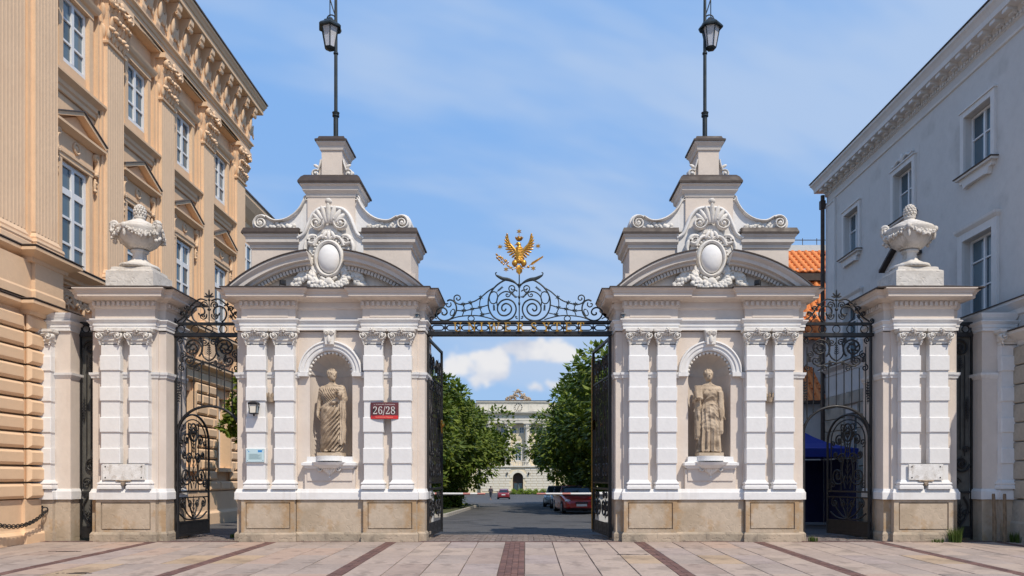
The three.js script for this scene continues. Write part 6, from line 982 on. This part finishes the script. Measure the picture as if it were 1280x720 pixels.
  mk('main_roof', [mould(wth, [[-1, Y(516)], [-3, Y(510)], [-4, Y(509)]])], M.lead, t);
  mk('wing', [bx(-34, -13, -1, Y(519), -9, -1.2)], M.palace, t); mk('wing', [bx(13, 34, -1, Y(519), -9, -1.2)], M.palace, t);
  for (const s of [-1, 1]) for (let k = 0; k < 4; k++) for (const [y0, y1] of [[576, 556], [604, 590], [545, 536]]) windowPart(t, s * (15.5 + k * 4.4), Y(y0), 1.5, Y(y1) - Y(y0), -1.2, 2, [.34, .33, .33], { R, t: .12 });
}
// ---------------------------------------------------------------- trees
const leafMat = new THREE.MeshPhysicalMaterial({ vertexColors: true, roughness: .6, transmission: .5, thickness: 0, side: THREE.DoubleSide, specularIntensity: .4 });
const barkMat = stone([.085, .065, .048], [.13, .105, .08], { seed: 301, dirt: [.04, .035, .03], metres: .8, bump: .02 });
function crownGeo(seed, rx, ry, n, leaf = .2, tone = 1) { // clumps of folded leaves through an uneven crown, centred at origin
  const R = rng(seed), blobs = [], pos = [], col = [], nor = [];
  for (let i = 0; i < 40; i++) { const u = R() * 2 - 1, a = R() * 6.2832, s = Math.sqrt(1 - u * u), q = .42 + .56 * Math.pow(R(), .6), w = 1 - .30 * Math.max(0, u); blobs.push([rx * q * s * Math.cos(a) * w, ry * q * u, rx * q * s * Math.sin(a) * w, (.17 + .15 * R()) * rx]); }
  const tint = () => { const k = R(), b = .75 + R() * .55; return mixc([.07, .135, .013], [.22, .275, .03], k).map(v => v * b * tone); };
  for (let i = 0; i < n; i++) {
    const b = blobs[(R() * blobs.length) | 0], u = R() * 2 - 1, a = R() * 6.2832, s = Math.sqrt(1 - u * u), q = b[3] * (.55 + .5 * Math.pow(R(), .5));
    const d = V(s * Math.cos(a), u, s * Math.sin(a)), c = V(b[0], b[1], b[2]).addScaledVector(d, q); c.y *= 1;
    // leaf hangs outwards and a little down
    const ax = d.clone().multiplyScalar(.7).add(V(R() - .5, R() - .75, R() - .5)).normalize(), up = V(R() - .5, 1 + R() * .4, R() - .5).addScaledVector(d, .5).normalize(), sd = ax.clone().cross(up).normalize(), l = leaf * (.7 + .7 * R()), w = l * .36, fold = up.clone().multiplyScalar(-w * .5);
    const A = c, T = c.clone().addScaledVector(ax, l), M1 = c.clone().addScaledVector(ax, l * .48), S1 = M1.clone().addScaledVector(sd, w).add(fold), S2 = M1.clone().addScaledVector(sd, -w).add(fold), k = tint();
    for (const tri of [[A, S1, T], [A, T, S2]]) for (const v of tri) { pos.push(v.x, v.y, v.z); col.push(...k); }
  }
  const g = new THREE.BufferGeometry(); g.setAttribute('position', new THREE.Float32BufferAttribute(pos, 3)); g.computeVertexNormals(); boxUV(g); g.setAttribute('color', new THREE.Float32BufferAttribute(col, 3)); return { g, blobs };
}
function trunkGeo(h, r, blobs, cy) { const l = [tube([[0, -.3, 0], [.05, h * .4, .03], [-.04, h * .8, -.02], [.02, h * 1.15, .02]], r, 10, 9)], R = rng(h * 100 | 0); for (const b of blobs.slice(0, 16)) l.push(tube([[0, h * (.7 + .4 * R()), 0], [b[0] * .4, lerp(h, b[1] + cy, .55), b[2] * .4], [b[0] * .9, b[1] + cy, b[2] * .9]], r * .28, 6, 5)); return geo(l); }
const kinds = [[11, 3.3, 2.9, 10500, .27], [23, 3.0, 3.3, 10500, .27], [37, 3.7, 3.1, 11500, .28]].map(([s, rx, ry, n, lf]) => { const c = crownGeo(s, rx, ry, n, lf); return { c: c.g, t: trunkGeo(1.9, .19, c.blobs, 1.35 + ry), ry }; });
function tree(x, z, k, sc2, turn, label, group) { const K = kinds[k], t = thing('lime_tree', label, 'tree', [x, gy(z), z], turn, group); t.scale.setScalar(sc2); mk('trunk', K.t, barkMat, t); mk('crown', K.c, leafMat, t).position.y = 1.35 + K.ry; return t; }
const ORD = ['first', 'second', 'third', 'fourth', 'fifth', 'sixth'];
for (const [i, [x, z, k, s, a]] of [[-6.0, -18.5, 0, .92, .3], [-5.4, -25.0, 1, .96, 2.1], [-5.6, -31, 2, 1.0, 4.4], [-4.7, -37, 0, 1.1, 5.2], [-6.4, -44.0, 1, 1.1, 1.1], [-8.6, -52, 2, 1.2, .2]].entries()) tree(x, z, k, s, a, `leafy tree in the kerbed bed opposite the parked cars, ${ORD[i]} from the gate`, 'trees along the planted side of the drive');
for (const [i, [x, z, k, s, a]] of [[6.6, -20.0, 1, 1.32, .8], [5.9, -27, 0, 1.25, 3.0], [5.4, -34, 2, 1.15, 1.5], [5.0, -41, 1, 1.25, 5.0], [4.8, -48.5, 0, 1.25, 2.2], [5.8, -56, 2, 1.2, 3.6]].entries()) tree(x, z, k, s, a, `leafy tree behind the parked cars, ${ORD[i]} from the gate`, 'trees behind the parked cars');
for (const [i, [x, z, k, s, a]] of [[-22, -120, 2, 1.7, .3], [-15, -128, 0, 1.5, 2], [16, -120, 1, 1.7, .3], [11.5, -130, 2, 1.3, 4]].entries()) tree(x, z, k, s, a, ['outermost big forecourt tree on the planted bed side of the palace', 'inner forecourt tree on the planted bed side of the palace', 'outermost big forecourt tree on the parked car side of the palace', 'inner forecourt tree on the parked car side of the palace'][i], 'forecourt trees');
{ const c = crownGeo(71, .75, 1.5, 2600, .2, 1.25); for (const [x, z, s, l] of [[-9.3, -8.5, .95, 'bushy young tree beside the ochre palace court, seen past the side gate']]) { const t = thing('young_tree', l, 'tree', [x, gy(z), z]); t.scale.setScalar(s); mk('trunk', [tube([[0, -.2, 0], [.02, 1, .02], [0, 4.0, 0]], .05, 6, 6)], barkMat, t); mk('crown', c.g, leafMat, t).position.y = 4.0; } }
{ const c = crownGeo(83, 1.0, .55, 2400, .17, 1.3), h = crownGeo(89, 1.0, .5, 1800, .14, 1.7); let i = 0;
  for (const [x, z, s] of [[-6.4, -21, 1.1], [-5.6, -28, 1.0], [-5.2, -33.5, 1.1], [-6.8, -39, 1.3], [-7.2, -24, 1.4]]) { const t = thing('shrub', `low leafy shrub in the kerbed planted bed, ${['first', 'third', 'fourth', 'fifth', 'second'][i]} from the gate`, 'shrub', [x, gy(z) + .06, z], i++, 'shrubs in the planted bed'); t.scale.setScalar(s); mk('foliage', c.g, leafMat, t).position.y = .5; mk('stems', [tube([[0, -.2, 0], [.1, .5, .05]], .03, 3, 5), tube([[0, -.2, 0], [-.15, .5, -.05]], .03, 3, 5)], barkMat, t); }
  for (const [x, z, n, s, l] of [[-2.6, -140, 5, 1, 'bright green clipped hedge in front of the distant palace door'], [7.2, -128, 4, 1.5, 'green clipped hedge far beyond the parked cars']]) { const t = thing('clipped_hedge', l, 'hedge', [x, gy(z), z]); t.scale.setScalar(s); for (let k = 0; k < n; k++) { const f = mk('foliage', h.g, leafMat, t); f.position.set(k * 1.6, .5, (k % 2) * .3); f.rotation.y = k; mk('stem', [cyl(.12, .12, .7, k * 1.6, -.05, (k % 2) * .3, 6)], barkMat, t); } }
}
// ---------------------------------------------------------------- cars
const rr = (hw, y0, y1, r, n = 4) => { const o = []; for (const [cx, cy, a0] of [[hw - r, y1 - r, 0], [-hw + r, y1 - r, ONE], [-hw + r * .6, y0 + r * .6, 2 * ONE], [hw - r * .6, y0 + r * .6, 3 * ONE]]) { const q = cy < (y0 + y1) / 2 ? r * .6 : r; for (let i = 0; i <= n; i++) { const a = a0 + i / n * ONE; o.push([cx + q * Math.cos(a), cy + q * Math.sin(a)]); } } return o; };
const tyreM = flat(.018, .018, .019, .85), rimM = flat(.45, .45, .47, .3, .9), carGlass = new THREE.MeshPhysicalMaterial({ color: new THREE.Color().setRGB(.02, .03, .035), roughness: .05, ior: 1.5 }), lampM = new THREE.MeshPhysicalMaterial({ color: new THREE.Color().setRGB(.6, .62, .64), roughness: .12, clearcoat: 1 }), tailM = new THREE.MeshPhysicalMaterial({ color: new THREE.Color().setRGB(.35, .012, .012), roughness: .15, clearcoat: 1 }), plateM = flat(.72, .73, .72, .5), trimM = flat(.02, .02, .022, .5);
const wheelG = geo([N(new THREE.CylinderGeometry(.32, .32, .21, 22)).rotateZ(ONE), N(new THREE.TorusGeometry(.27, .06, 8, 22)).rotateY(ONE)]), rimG = geo([N(new THREE.CylinderGeometry(.20, .20, .225, 16)).rotateZ(ONE), ...[0, 1, 2, 3, 4].map(k => box(.235, .38, .06).rotateX(k * 1.2566))]);
function car(label, colr, x, z, turn, { open = false, tall = 0, group } = {}) { // nose towards local +z
  const t = thing('parked_car', label, 'car', [x, gy(z), z], turn, group), paint = new THREE.MeshPhysicalMaterial({ color: new THREE.Color().setRGB(...colr), roughness: .35, clearcoat: 1, clearcoatRoughness: .06, metalness: .15 }), h = tall;
  const st = [[-2.15, .70, .36, .72, .10], [-2.08, .82, .28, .92, .14], [-1.8, .87, .24, .98, .12], [-1.0, .89, .22, .97, .10], [0, .90, .22, .95, .10], [.75, .89, .22, .94, .12], [1.35, .87, .23, .86, .16], [1.85, .82, .25, .74, .18], [2.08, .72, .28, .62, .14], [2.16, .60, .34, .54, .08]];
  const body = mk('body', [loft(st.map(([zz, hw, y0, y1, r]) => rr(hw, y0, y1 + h * .4, r).map(p => [p[0], p[1], zz])))], paint, t);
  mk('sill', [bx(-.84, .84, .18, .30, -1.9, 1.9)], trimM, body);
  if (!open) { const gh = [[-1.75, .70, .90, 1.0], [-1.35, .68, .92, 1.28], [-.8, .66, .92, 1.42], [0, .66, .92, 1.44], [.35, .66, .92, 1.40], [1.05, .72, .90, .97]].map(([zz, hw, y0, y1]) => [[hw, y0], [hw * .80, y1 + h], [-hw * .80, y1 + h], [-hw, y0]].map(p => [p[0], p[1] + h * .3, zz])); mk('windows', [loft(gh, { smooth: false })], carGlass, t); mk('roof', [loft([[-1.30, .54, 1.30], [-.8, .545, 1.425], [0, .545, 1.445], [.33, .535, 1.41]].map(([zz, hw, y]) => rr(hw, y + h * 1.3 - .02, y + h * 1.3 + .03, .02, 2).map(p => [p[0], p[1], zz])))], paint, t); for (const s of [-1, 1]) mk('pillar', [tube([[s * .70, .95 + h * .3, 1.0], [s * .54, 1.42 + h * 1.3, .34]], .03, 2, 5), tube([[s * .69, .95 + h * .3, -1.7], [s * .54, 1.32 + h * 1.3, -1.3]], .05, 2, 5), tube([[s * .69, .95 + h * .3, -.3], [s * .55, 1.44 + h * 1.3, -.3]], .025, 2, 5)], paint, t); }
  else { mk('windscreen', [loft([[.95, .72, .93], [.55, .62, 1.28]].map(([zz, hw, y]) => [[hw, y, zz], [-hw, y, zz], [-hw, y, zz - .02], [hw, y, zz - .02]]), { smooth: false })], carGlass, t); mk('screen_frame', [tube([[-.74, .93, .97], [-.63, 1.29, .55], [.63, 1.29, .55], [.74, .93, .97]], .025, 24, 6)], trimM, t); mk('cabin', [bx(-.68, .68, .955, .975, -1.1, .7)], trimM, t); for (const s of [-1, 1]) mk('seat', [chamBox(s * .35 - .24, s * .35 + .24, .97, 1.24, -.55, -.38, .04), sph(.12, s * .35, 1.30, -.47, 1, .7, .5)], trimM, t); }
  for (const s of [-1, 1]) { mk('headlight', [sph(.5, s * .66, .66 + h * .3, 1.93, .32, .17, .22, 10)], lampM, t); mk('tail_light', [sph(.5, s * .68, .80 + h * .3, -2.03, .30, .2, .16, 10)], tailM, t); mk('mirror', [sph(.5, s * .98, 1.0 + h * .3, .72, .2, .14, .14, 8), bx(s * .9 - .06, s * .9 + .06, .93 + h * .3, .98 + h * .3, .70, .76)], paint, t); for (const zz of [1.32, -1.30]) { const w = mk('wheel', wheelG, tyreM, t); w.position.set(s * .79, .32, zz); mk('rim', rimG, rimM, w); } mk('fog_intake', [sph(.5, s * .6, .40, 2.02, .26, .14, .18, 8)], trimM, t); }
  mk('grille', [box(.62, .13, .08, 0, .55, 2.12), box(.9, .12, .08, 0, .36, 2.10)], trimM, t); mk('number_plate', [box(.52, .115, .02, 0, .46, 2.175)], plateM, t); mk('number_plate', [box(.52, .115, .02, 0, .66, -2.165)], plateM, t); mk('windscreen_trim', [box(1.4, .03, .05, 0, .955 + h * .3, 1.06)], trimM, t);
  return t;
}
car('red open roadster parked nose to the gate, first of the row', [.42, .010, .012], 2.55, -22.6, .10, { open: true });
car('red hatchback parked behind the open roadster', [.33, .015, .018], 2.75, -28.6, -.05);
car('dark blue car parked between the red hatchback and the silver car', [.02, .03, .08], 2.55, -34, -.05);
car('silver car at the far end of the parked row', [.34, .35, .36], 2.25, -39.6, -.05, { tall: .04 });
car('dark red saloon with its rear to the gate, driving towards the palace', [.20, .012, .018], -3.1, -91.5, Math.PI);
// ---------------------------------------------------------------- barrier arms
{
  const red = flat(.50, .20, .17, .5), wht = flat(.70, .70, .70, .5), zB = -10.0;
  for (const [s, x0, x1, l] of [[1, -3.45, -1.45, 'striped red and white barrier arm on the planted side of the drive'], [-1, 2.75, .42, 'striped red and white barrier arm in front of the parked cars']]) {
    const t = thing('barrier', l, 'barrier', [x0, gy(zB), zB], 0, 'barrier arms'), len = Math.abs(x1 - x0), d = Math.sign(x1 - x0);
    mk('cabinet', [chamBox(-.18, .18, 0, 1.08, -.15, .15, .02)], flat(.55, .55, .54, .5), t);
    const n = 8; for (let k = 0; k < n; k++) { const r = .045 - k * .0015, g = N(new THREE.CylinderGeometry(r - .0015, r, len / n, 10)).rotateZ(-d * ONE).translate(d * (k + .5) * len / n, 1.02, .20); mk('arm_stripe', [g], (d > 0 ? [1, 0, 1, 1, 1, 0, 1, 0] : [1, 1, 1, 1, 0, 1, 1, 0])[k] ? wht : red, t); }
    mk('pivot', [N(new THREE.CylinderGeometry(.07, .07, .12, 12)).rotateX(ONE).translate(0, 1.02, .18)], trimM, t); mk('tip', [sph(.035, d * len, 1.02, .2)], red, t);
  }
}
// person walking on the drive
{
  const fn = (x, y, z) => { let d = rc(x, y, z, [0, 1.02, 0], [0, 1.38, .0], .13, .15); d = sm(d, rc(x, y, z, [-.17, 1.40, 0], [.17, 1.40, 0], .07, .07), .06); d = sm(d, rc(x, y, z, [0, 1.42, 0], [0, 1.54, .01], .055, .05), .03); d = sm(d, el(x, y, z, [0, 1.63, .02], [.078, .11, .095]), .02); d = sm(d, rc(x, y, z, [0, 1.62, .10], [0, 1.60, .125], .012, .014), .01);
    for (const s of [-1, 1]) { d = sm(d, rc(x, y, z, [s * .09, .96, 0], [s * .10, .52, s * .10], .10, .065), .05); d = sm(d, rc(x, y, z, [s * .10, .52, s * .10], [s * .10, .09, s * .22 - .05], .06, .042), .02); d = sm(d, rc(x, y, z, [s * .10, .05, s * .22 - .08], [s * .10, .04, s * .22 + .10], .045, .035), .02); d = sm(d, rc(x, y, z, [s * .20, 1.39, 0], [s * .25, 1.12, -s * .06], .055, .045), .03); d = sm(d, rc(x, y, z, [s * .25, 1.12, -s * .06], [s * .23, .90, -s * .02 + .06], .042, .032), .015); d = sm(d, rc(x, y, z, [s * .23, .88, .05], [s * .23, .80, .07], .03, .02), .015); }
    return d; };
  const t = thing('person', 'walking person in dark trousers and dark top on the drive', 'person', [-4.35, gy(-78), -78], 2.6);
  mk('body', [sdfMesh(fn, [-.36, 0, -.36], [.36, 1.78, .36], 90)], flat(.30, .19, .14, .7), t);
  mk('trousers', [sdfMesh((x, y, z) => Math.max(Math.min(rc(x, y, z, [-.09, .96, 0], [-.10, .12, -.20], .115, .062), rc(x, y, z, [.09, .96, 0], [.10, .12, .14], .115, .062), el(x, y, z, [0, .98, 0], [.17, .12, .13])), y - 1.05, .09 - y), [-.3, .05, -.35], [.3, 1.1, .35], 60)], flat(.02, .022, .03, .8), t);
  mk('top', [sdfMesh((x, y, z) => Math.max(sm(Math.min(rc(x, y, z, [0, 1.0, 0], [0, 1.38, 0], .15, .17), rc(x, y, z, [.2, 1.4, 0], [.25, 1.15, -.06], .072, .062)), rc(x, y, z, [-.2, 1.4, 0], [-.25, 1.15, .06], .072, .062), .04), y - 1.47, .97 - y), [-.36, .9, -.3], [.36, 1.5, .3], 60)], flat(.06, .05, .06, .8), t);
  mk('hair', [sph(1, 0, 1.665, .0, .088, .095, .10, 12)], flat(.03, .02, .015, .7), t);
}

// ---------------------------------------------------------------- things fixed to or standing by the gate
// address plate, slightly bowed
{
  const c = document.createElement('canvas'); c.width = 1024; c.height = 600; const g = c.getContext('2d');
  g.fillStyle = '#5c1f1b'; g.fillRect(0, 0, 1024, 600); g.fillStyle = '#c8231a'; g.fillRect(0, 478, 1024, 122);
  g.fillStyle = '#d8cfc8'; g.textAlign = 'center'; g.textBaseline = 'middle'; g.font = '58px serif'; g.fillText('ul. Krakowskie Przedmieście', 512, 66);  g.font = '62px serif'; g.fillStyle = '#f0b090'; g.fillText('Śródmieście Północne', 512, 538);
  const tx = new THREE.CanvasTexture(c); tx.colorSpace = THREE.SRGBColorSpace; tx.magFilter = THREE.LinearFilter;
  const t = thing('address_plate', 'dark red address plate reading 26/28 on the pavilion pilasters', 'sign', [PAV_L + 1.235, 2.88, .235]);
  const W = .605, H = .355, n = 12, pos = [], uv = []; const bow = u => .05 * (1 - (2 * u - 1) ** 2);
  for (let i = 0; i < n; i++) { const a = i / n, b = (i + 1) / n, A = [(a - .5) * W, -H / 2, bow(a)], B = [(b - .5) * W, -H / 2, bow(b)], C = [(b - .5) * W, H / 2, bow(b)], D = [(a - .5) * W, H / 2, bow(a)]; pos.push(...A, ...B, ...C, ...A, ...C, ...D); uv.push(a, 0, b, 0, b, 1, a, 0, b, 1, a, 1); }
  const pg = new THREE.BufferGeometry(); pg.setAttribute('position', new THREE.Float32BufferAttribute(pos, 3)); pg.setAttribute('uv', new THREE.Float32BufferAttribute(uv, 2)); pg.computeVertexNormals();
  mk('face', pg, new THREE.MeshPhysicalMaterial({ map: tx, roughness: .35, clearcoat: .6 }), t).position.z = .003; mk('sheet', [loft(Array.from({ length: n + 1 }, (_, i) => { const u = i / n, x = (u - .5) * (W + .012), z = bow(u); return [[x, -H / 2 - .006, z], [x, H / 2 + .006, z], [x, H / 2 + .006, z - .014], [x, -H / 2 - .006, z - .014]]; }), { smooth: false })], flat(.14, .03, .025, .5), t); mk('numerals', [word('26/28', .165, .003).scale(.86, 1, 1)], flat(.62, .60, .57, .5), t).position.set(0, -.002, .052); mk('fixing', [bx(-.25, .25, -.02, .02, -.03, .035)], M.iron, t);
}
// glazed notice plate
{
  const c = document.createElement('canvas'); c.width = 256; c.height = 192; const g = c.getContext('2d'); g.fillStyle = '#bcd2d6'; g.fillRect(0, 0, 256, 192); g.fillStyle = '#a9bfc0'; g.fillRect(30, 70, 196, 92); g.fillStyle = '#2f7fc0'; g.fillRect(168, 18, 62, 34); g.fillStyle = '#4a8fc4'; g.beginPath(); g.moveTo(22, 22); g.lineTo(52, 46); g.lineTo(30, 52); g.fill(); g.fillStyle = '#5b6f78'; for (let k = 0; k < 6; k++) g.fillRect(44, 80 + k * 13, 120 + (k * 37) % 50, 4); g.fillStyle = '#33424a'; for (const [x, y] of [[14, 168], [236, 168], [14, 14], [236, 14]]) g.fillRect(x, y, 9, 9);
  const tx = new THREE.CanvasTexture(c); tx.colorSpace = THREE.SRGBColorSpace; tx.magFilter = THREE.LinearFilter;
  const t = thing('notice_plate', 'pale blue glazed notice plate on the pilaster below the wall lantern', 'sign', [PAV_L - 1.605, 1.90, .24]);
  mk('print', new THREE.PlaneGeometry(.385, .285), new THREE.MeshPhysicalMaterial({ map: tx, roughness: .12, clearcoat: 1 }), t).position.z = .022; mk('backing', [bx(-.197, .197, -.147, .147, .0, .02)], flat(.45, .55, .56, .4), t);
}
// wall lantern
{
  const t = thing('wall_lantern', 'small black wall lantern on the pilaster above the notice plate', 'lantern', [PAV_L - 1.60, 2.80, .235]); t.scale.setScalar(.8);
  const f = []; for (const sx of [-1, 1]) for (const sz of [0, 1]) f.push(tube([[sx * .085, .02, .06 + sz * .17], [sx * .11, .26, .04 + sz * .21]], .012, 1, 5)); f.push(bx(-.1, .1, 0, .025, .05, .24), bx(-.125, .125, .26, .285, .03, .265)); mk('frame', f, M.iron, t);
  mk('roof', [loft([[-.135, .285], [-.09, .33], [-.03, .355]].map(([w, y]) => [[w, y, .145 + w], [-w, y, .145 + w], [-w, y, .145 - w], [w, y, .145 - w]]), { smooth: false })], M.iron, t); mk('pane', [bx(-.08, .08, .03, .255, .225, .232)], flat(.68, .64, .55, .3), t); mk('pane', [bx(-.095, -.088, .03, .255, .06, .22)], M.glassPale, t); mk('pane', [bx(.088, .095, .03, .255, .06, .22)], M.glassPale, t); mk('bracket', [bx(-.03, .03, .02, .22, -.03, .06), sph(.03, 0, -.03, .14), cyl(.015, .015, .05, 0, -.03, .14, 6)], M.iron, t);
}
// little crown-shaped wall cups between pilasters
for (const [x, l] of [[PAV_L - 1.295, 'small crown shaped wall cup beside the wall lantern'], [PAV_R + 1.295, 'small crown shaped wall cup on the pavilion lacking an address plate']]) { const t = thing('wall_cup', l, 'wall fitting', [x, 3.08, .05], 0, 'crown shaped wall cups'); mk('cup', [N(new THREE.CylinderGeometry(.085, .06, .10, 14)).translate(0, .05, .09), bx(-.05, .05, 0, .09, 0, .06)], M.statue, t); const s = []; for (let k = 0; k < 7; k++) { const a = k / 7 * 6.2832; s.push(petal(.08 * Math.cos(a), .09, .09 + .08 * Math.sin(a), .1 * Math.cos(a), .21, .09 + .1 * Math.sin(a), .05, .02)); } mk('spikes', s, M.statue, t); }
// cameras under the cornices
for (const [x, l, s] of [[PAV_L + 1.95, 'small grey security camera under the cornice of the addressed pavilion', 1], [PAV_R - 1.95, 'small grey security camera under the cornice by the gilt edged gate leaf', -1]]) { const t = thing('security_camera', l, 'camera', [x, 4.97, .04], 0, 'security cameras'); mk('bracket', [bx(-.02, .02, -.02, .05, -.02, .08)], M.iron, t); const h = mk('housing', [N(new THREE.CylinderGeometry(.04, .045, .16, 12)).rotateX(ONE).translate(0, 0, .14), bx(-.05, .05, .04, .055, .04, .25)], flat(.30, .30, .30, .5), t); mk('lens', [sph(.03, 0, 0, .22, 1, 1, .4)], M.glass, h); }
// floodlights in the tympana
for (const [px, dx, l] of [[PAV_L, -.98, 'small black floodlight on the cornice near the ochre palace side'], [PAV_R, .98, 'small black floodlight on the cornice near the grey building side']]) { const t = thing('floodlight', l, 'floodlight', [px + dx, 5.60, .32], dx > 0 ? -.6 : .6, 'cornice floodlights'); mk('housing', [chamBox(-.06, .06, .03, .13, -.05, .05, .01)], M.iron, t); mk('bracket', [bx(-.07, -.06, -.05, .09, -.015, .015), bx(.06, .07, -.05, .09, -.015, .015), bx(-.07, .07, -.06, -.045, -.02, .02)], M.iron, t); }
// marble plaques on the urn piers
const marble = stone([.66, .645, .62], [.74, .73, .71], { dirt: [.42, .38, .33], amt: .6, seed: 331, metres: .7, bump: .002 });
for (const [x, w, l] of [[PIER_L + .0, .93, 'pale marble plaque on the pier beside the ochre palace'], [PIER_R + .0, .76, 'pale marble plaque on the pier beside the grey building']]) {
  const t = thing('marble_plaque', l, 'plaque', [x, 1.53, .235], 0, 'marble plaques'); mk('slab', [chamBox(-w / 2, w / 2, -.175, .175, 0, .03, .005)], marble, t); for (const sx of [-1, 1]) for (const sy of [-1, 1]) mk('bolt', [sph(.017, sx * (w / 2 - .07), sy * .12, .032, 1, 1, .6, 7)], M.iron, t); mk('bracket', [extr([[-.05, -.22], [0, -.30], [.05, -.22]], -.0, .05), bx(-.16, .16, -.20, -.175, -.02, .05)], M.statue, t);
}
// chain hung on the palace wall
{
  const t = thing('wall_chain', 'iron chain sagging from a ring on the ochre palace wall', 'chain', [-10.70, 0, 0]);
  mk('ring', [N(new THREE.TorusGeometry(.055, .014, 8, 18)).rotateY(.5).translate(.06, .70, .14), cyl(.02, .02, .06, .0, .73, .14, 8).rotateZ(0)], M.iron, t);
  const c = new THREE.CatmullRomCurve3([V(.07, .65, .16), V(.10, .52, .45), V(.12, .42, .85), V(.12, .40, 1.3), V(.10, .48, 1.8), V(.06, .66, 2.3)]), lg = N(new THREE.TorusGeometry(.04, .0115, 6, 14)).scale(1, 1.45, 1), LG = geo([lg]); const n = 34; for (let k = 0; k < n; k++) { const m = mk('link', LG, M.iron, t), p = c.getPointAt((k + .5) / n), d = c.getTangentAt((k + .5) / n); m.position.copy(p); m.quaternion.setFromUnitVectors(V(0, 1, 0), d); m.rotateY((k % 2) * ONE); }
  mk('ring', [N(new THREE.TorusGeometry(.055, .014, 8, 18)).rotateY(.5).translate(.06, .70, 2.32)], M.iron, t);
}
// stakes, tufts of grass
const wood = stone([.20, .14, .085], [.27, .19, .12], { seed: 341, metres: .5, dirt: [.10, .08, .06] });
for (const [x, z, r, l] of [[10.33, .22, .02, 'grey wooden stake standing next to the white end pier'], [10.50, .30, -.01, 'grey wooden stake standing close to the stone wall corner']]) { const m = solo('wooden_stake', [loft([0, .5, 1, 1.04].map((v, i) => rr(.035 - .003 * i, -.03 + .004 * i, .03 - .004 * i, .008, 2).map(p => [p[0] + .01 * Math.sin(v * 4), v * 1.06 - .04, p[1]])))], wood, l, 'stake', [x, gy(z), z], .3, 'wooden stakes'); m.rotation.z = r; }
function tuft(seed, n, h, w) { const R = rng(seed), pos = [], col = []; for (let i = 0; i < n; i++) { const a = R() * 6.2832, r = Math.sqrt(R()) * w, hh = h * (.45 + .6 * R()), lx = Math.cos(a) * hh * .35 * R() + r * Math.cos(a), lz = Math.sin(a) * hh * .3 * R() + r * Math.sin(a), bw = .006 + .006 * R(), bx1 = r * Math.cos(a), bz = r * Math.sin(a), c = mixc([.06, .12, .015], [.14, .19, .04], R()), ca = R() * 3.14, ex = Math.cos(ca) * bw, ez = Math.sin(ca) * bw, mx = lerp(bx1, lx, .35), mz = lerp(bz, lz, .35), my = hh * .6; const A = [bx1 - ex, -.02, bz - ez], B = [bx1 + ex, -.02, bz + ez], C = [mx + ex * .8, my, mz + ez * .8], D = [mx - ex * .8, my, mz - ez * .8], T = [lx, hh, lz]; pos.push(...A, ...B, ...C, ...A, ...C, ...D, ...D, ...C, ...T); for (let k = 0; k < 9; k++) col.push(...c); } const g = new THREE.BufferGeometry(); g.setAttribute('position', new THREE.Float32BufferAttribute(pos, 3)); g.computeVertexNormals(); boxUV(g); g.setAttribute('color', new THREE.Float32BufferAttribute(col, 3)); return g; }
for (const [x, z, n, h, w, l] of [[9.42, .30, 150, .36, .13, 'tall green grass tuft at the foot of the urn pier'], [6.36, .12, 60, .14, .10, 'tiny weed at the foot of the pavilion by the open wicket'], [10.75, .35, 90, .26, .14, 'small weeds beside the wooden stakes'], [9.05, .26, 50, .10, .16, 'sparse weeds at the plinth below the marble plaque'], [-6.9, -1.1, 110, .12, .12, 'low weeds in the court paving behind the side gate']]) { const m = mk(numbered('grass_tuft'), tuft(n, n, h, w), leafMat, scene); m.position.set(x, gy(z), z); info(m, l, 'grass tuft', 'weeds by the gate'); }
// blue pop-up tent in the side court
{
  const t = thing('blue_tent', 'blue canopy tent in the shaded side court', 'tent', [8.72, gy(-7.2), -7.2]), blue = new THREE.MeshStandardMaterial({ color: new THREE.Color().setRGB(.008, .026, .24), roughness: .75, side: THREE.DoubleSide }), navy = new THREE.MeshStandardMaterial({ color: new THREE.Color().setRGB(.010, .018, .09), roughness: .8, side: THREE.DoubleSide });
  const w = 1.3, e = 2.42, tp = 3.05, c = [[-w, e, w], [w, e, w], [w, e, -w], [-w, e, -w]], sag = .12; const tri = []; for (let i = 0; i < 4; i++) { const a = c[i], b = c[(i + 1) % 4]; for (let k = 0; k < 6; k++) { const u = k / 6, v = (k + 1) / 6, P = (s, q) => [lerp(lerp(a[0], b[0], s), 0, q), lerp(e, tp, q) - sag * Math.sin(q * Math.PI) - .03 * Math.sin(s * Math.PI) * (1 - q), lerp(lerp(a[2], b[2], s), 0, q)]; for (let r = 0; r < 4; r++) { const A = P(u, r / 4), B = P(v, r / 4), C = P(v, (r + 1) / 4), D = P(u, (r + 1) / 4); tri.push(...A, ...B, ...C, ...A, ...C, ...D); } } }
  mk('canopy', [fromTris(tri)], blue, t); const val = []; for (let i = 0; i < 4; i++) { const a = c[i], b = c[(i + 1) % 4]; val.push(fromTris([...a, ...b, b[0], e - .26, b[2], ...a, b[0], e - .26, b[2], a[0], e - .26, a[2]])); } val.forEach(v => mk('valance', [v], blue, t)); for (const q of c) mk('leg', [bx(q[0] * .98 - .02, q[0] * .98 + .02, 0, e, q[2] * .98 - .02, q[2] * .98 + .02)], flat(.5, .5, .5, .4, .6), t); mk('side_panel', [bx(-.2, w - .05, .05, e - .3, -w + .02, -w + .03)], navy, t); mk('side_panel', [bx(w - .03, w - .02, .05, e - .3, -w, w)], navy, t);
}

renderer.render(scene, camera);
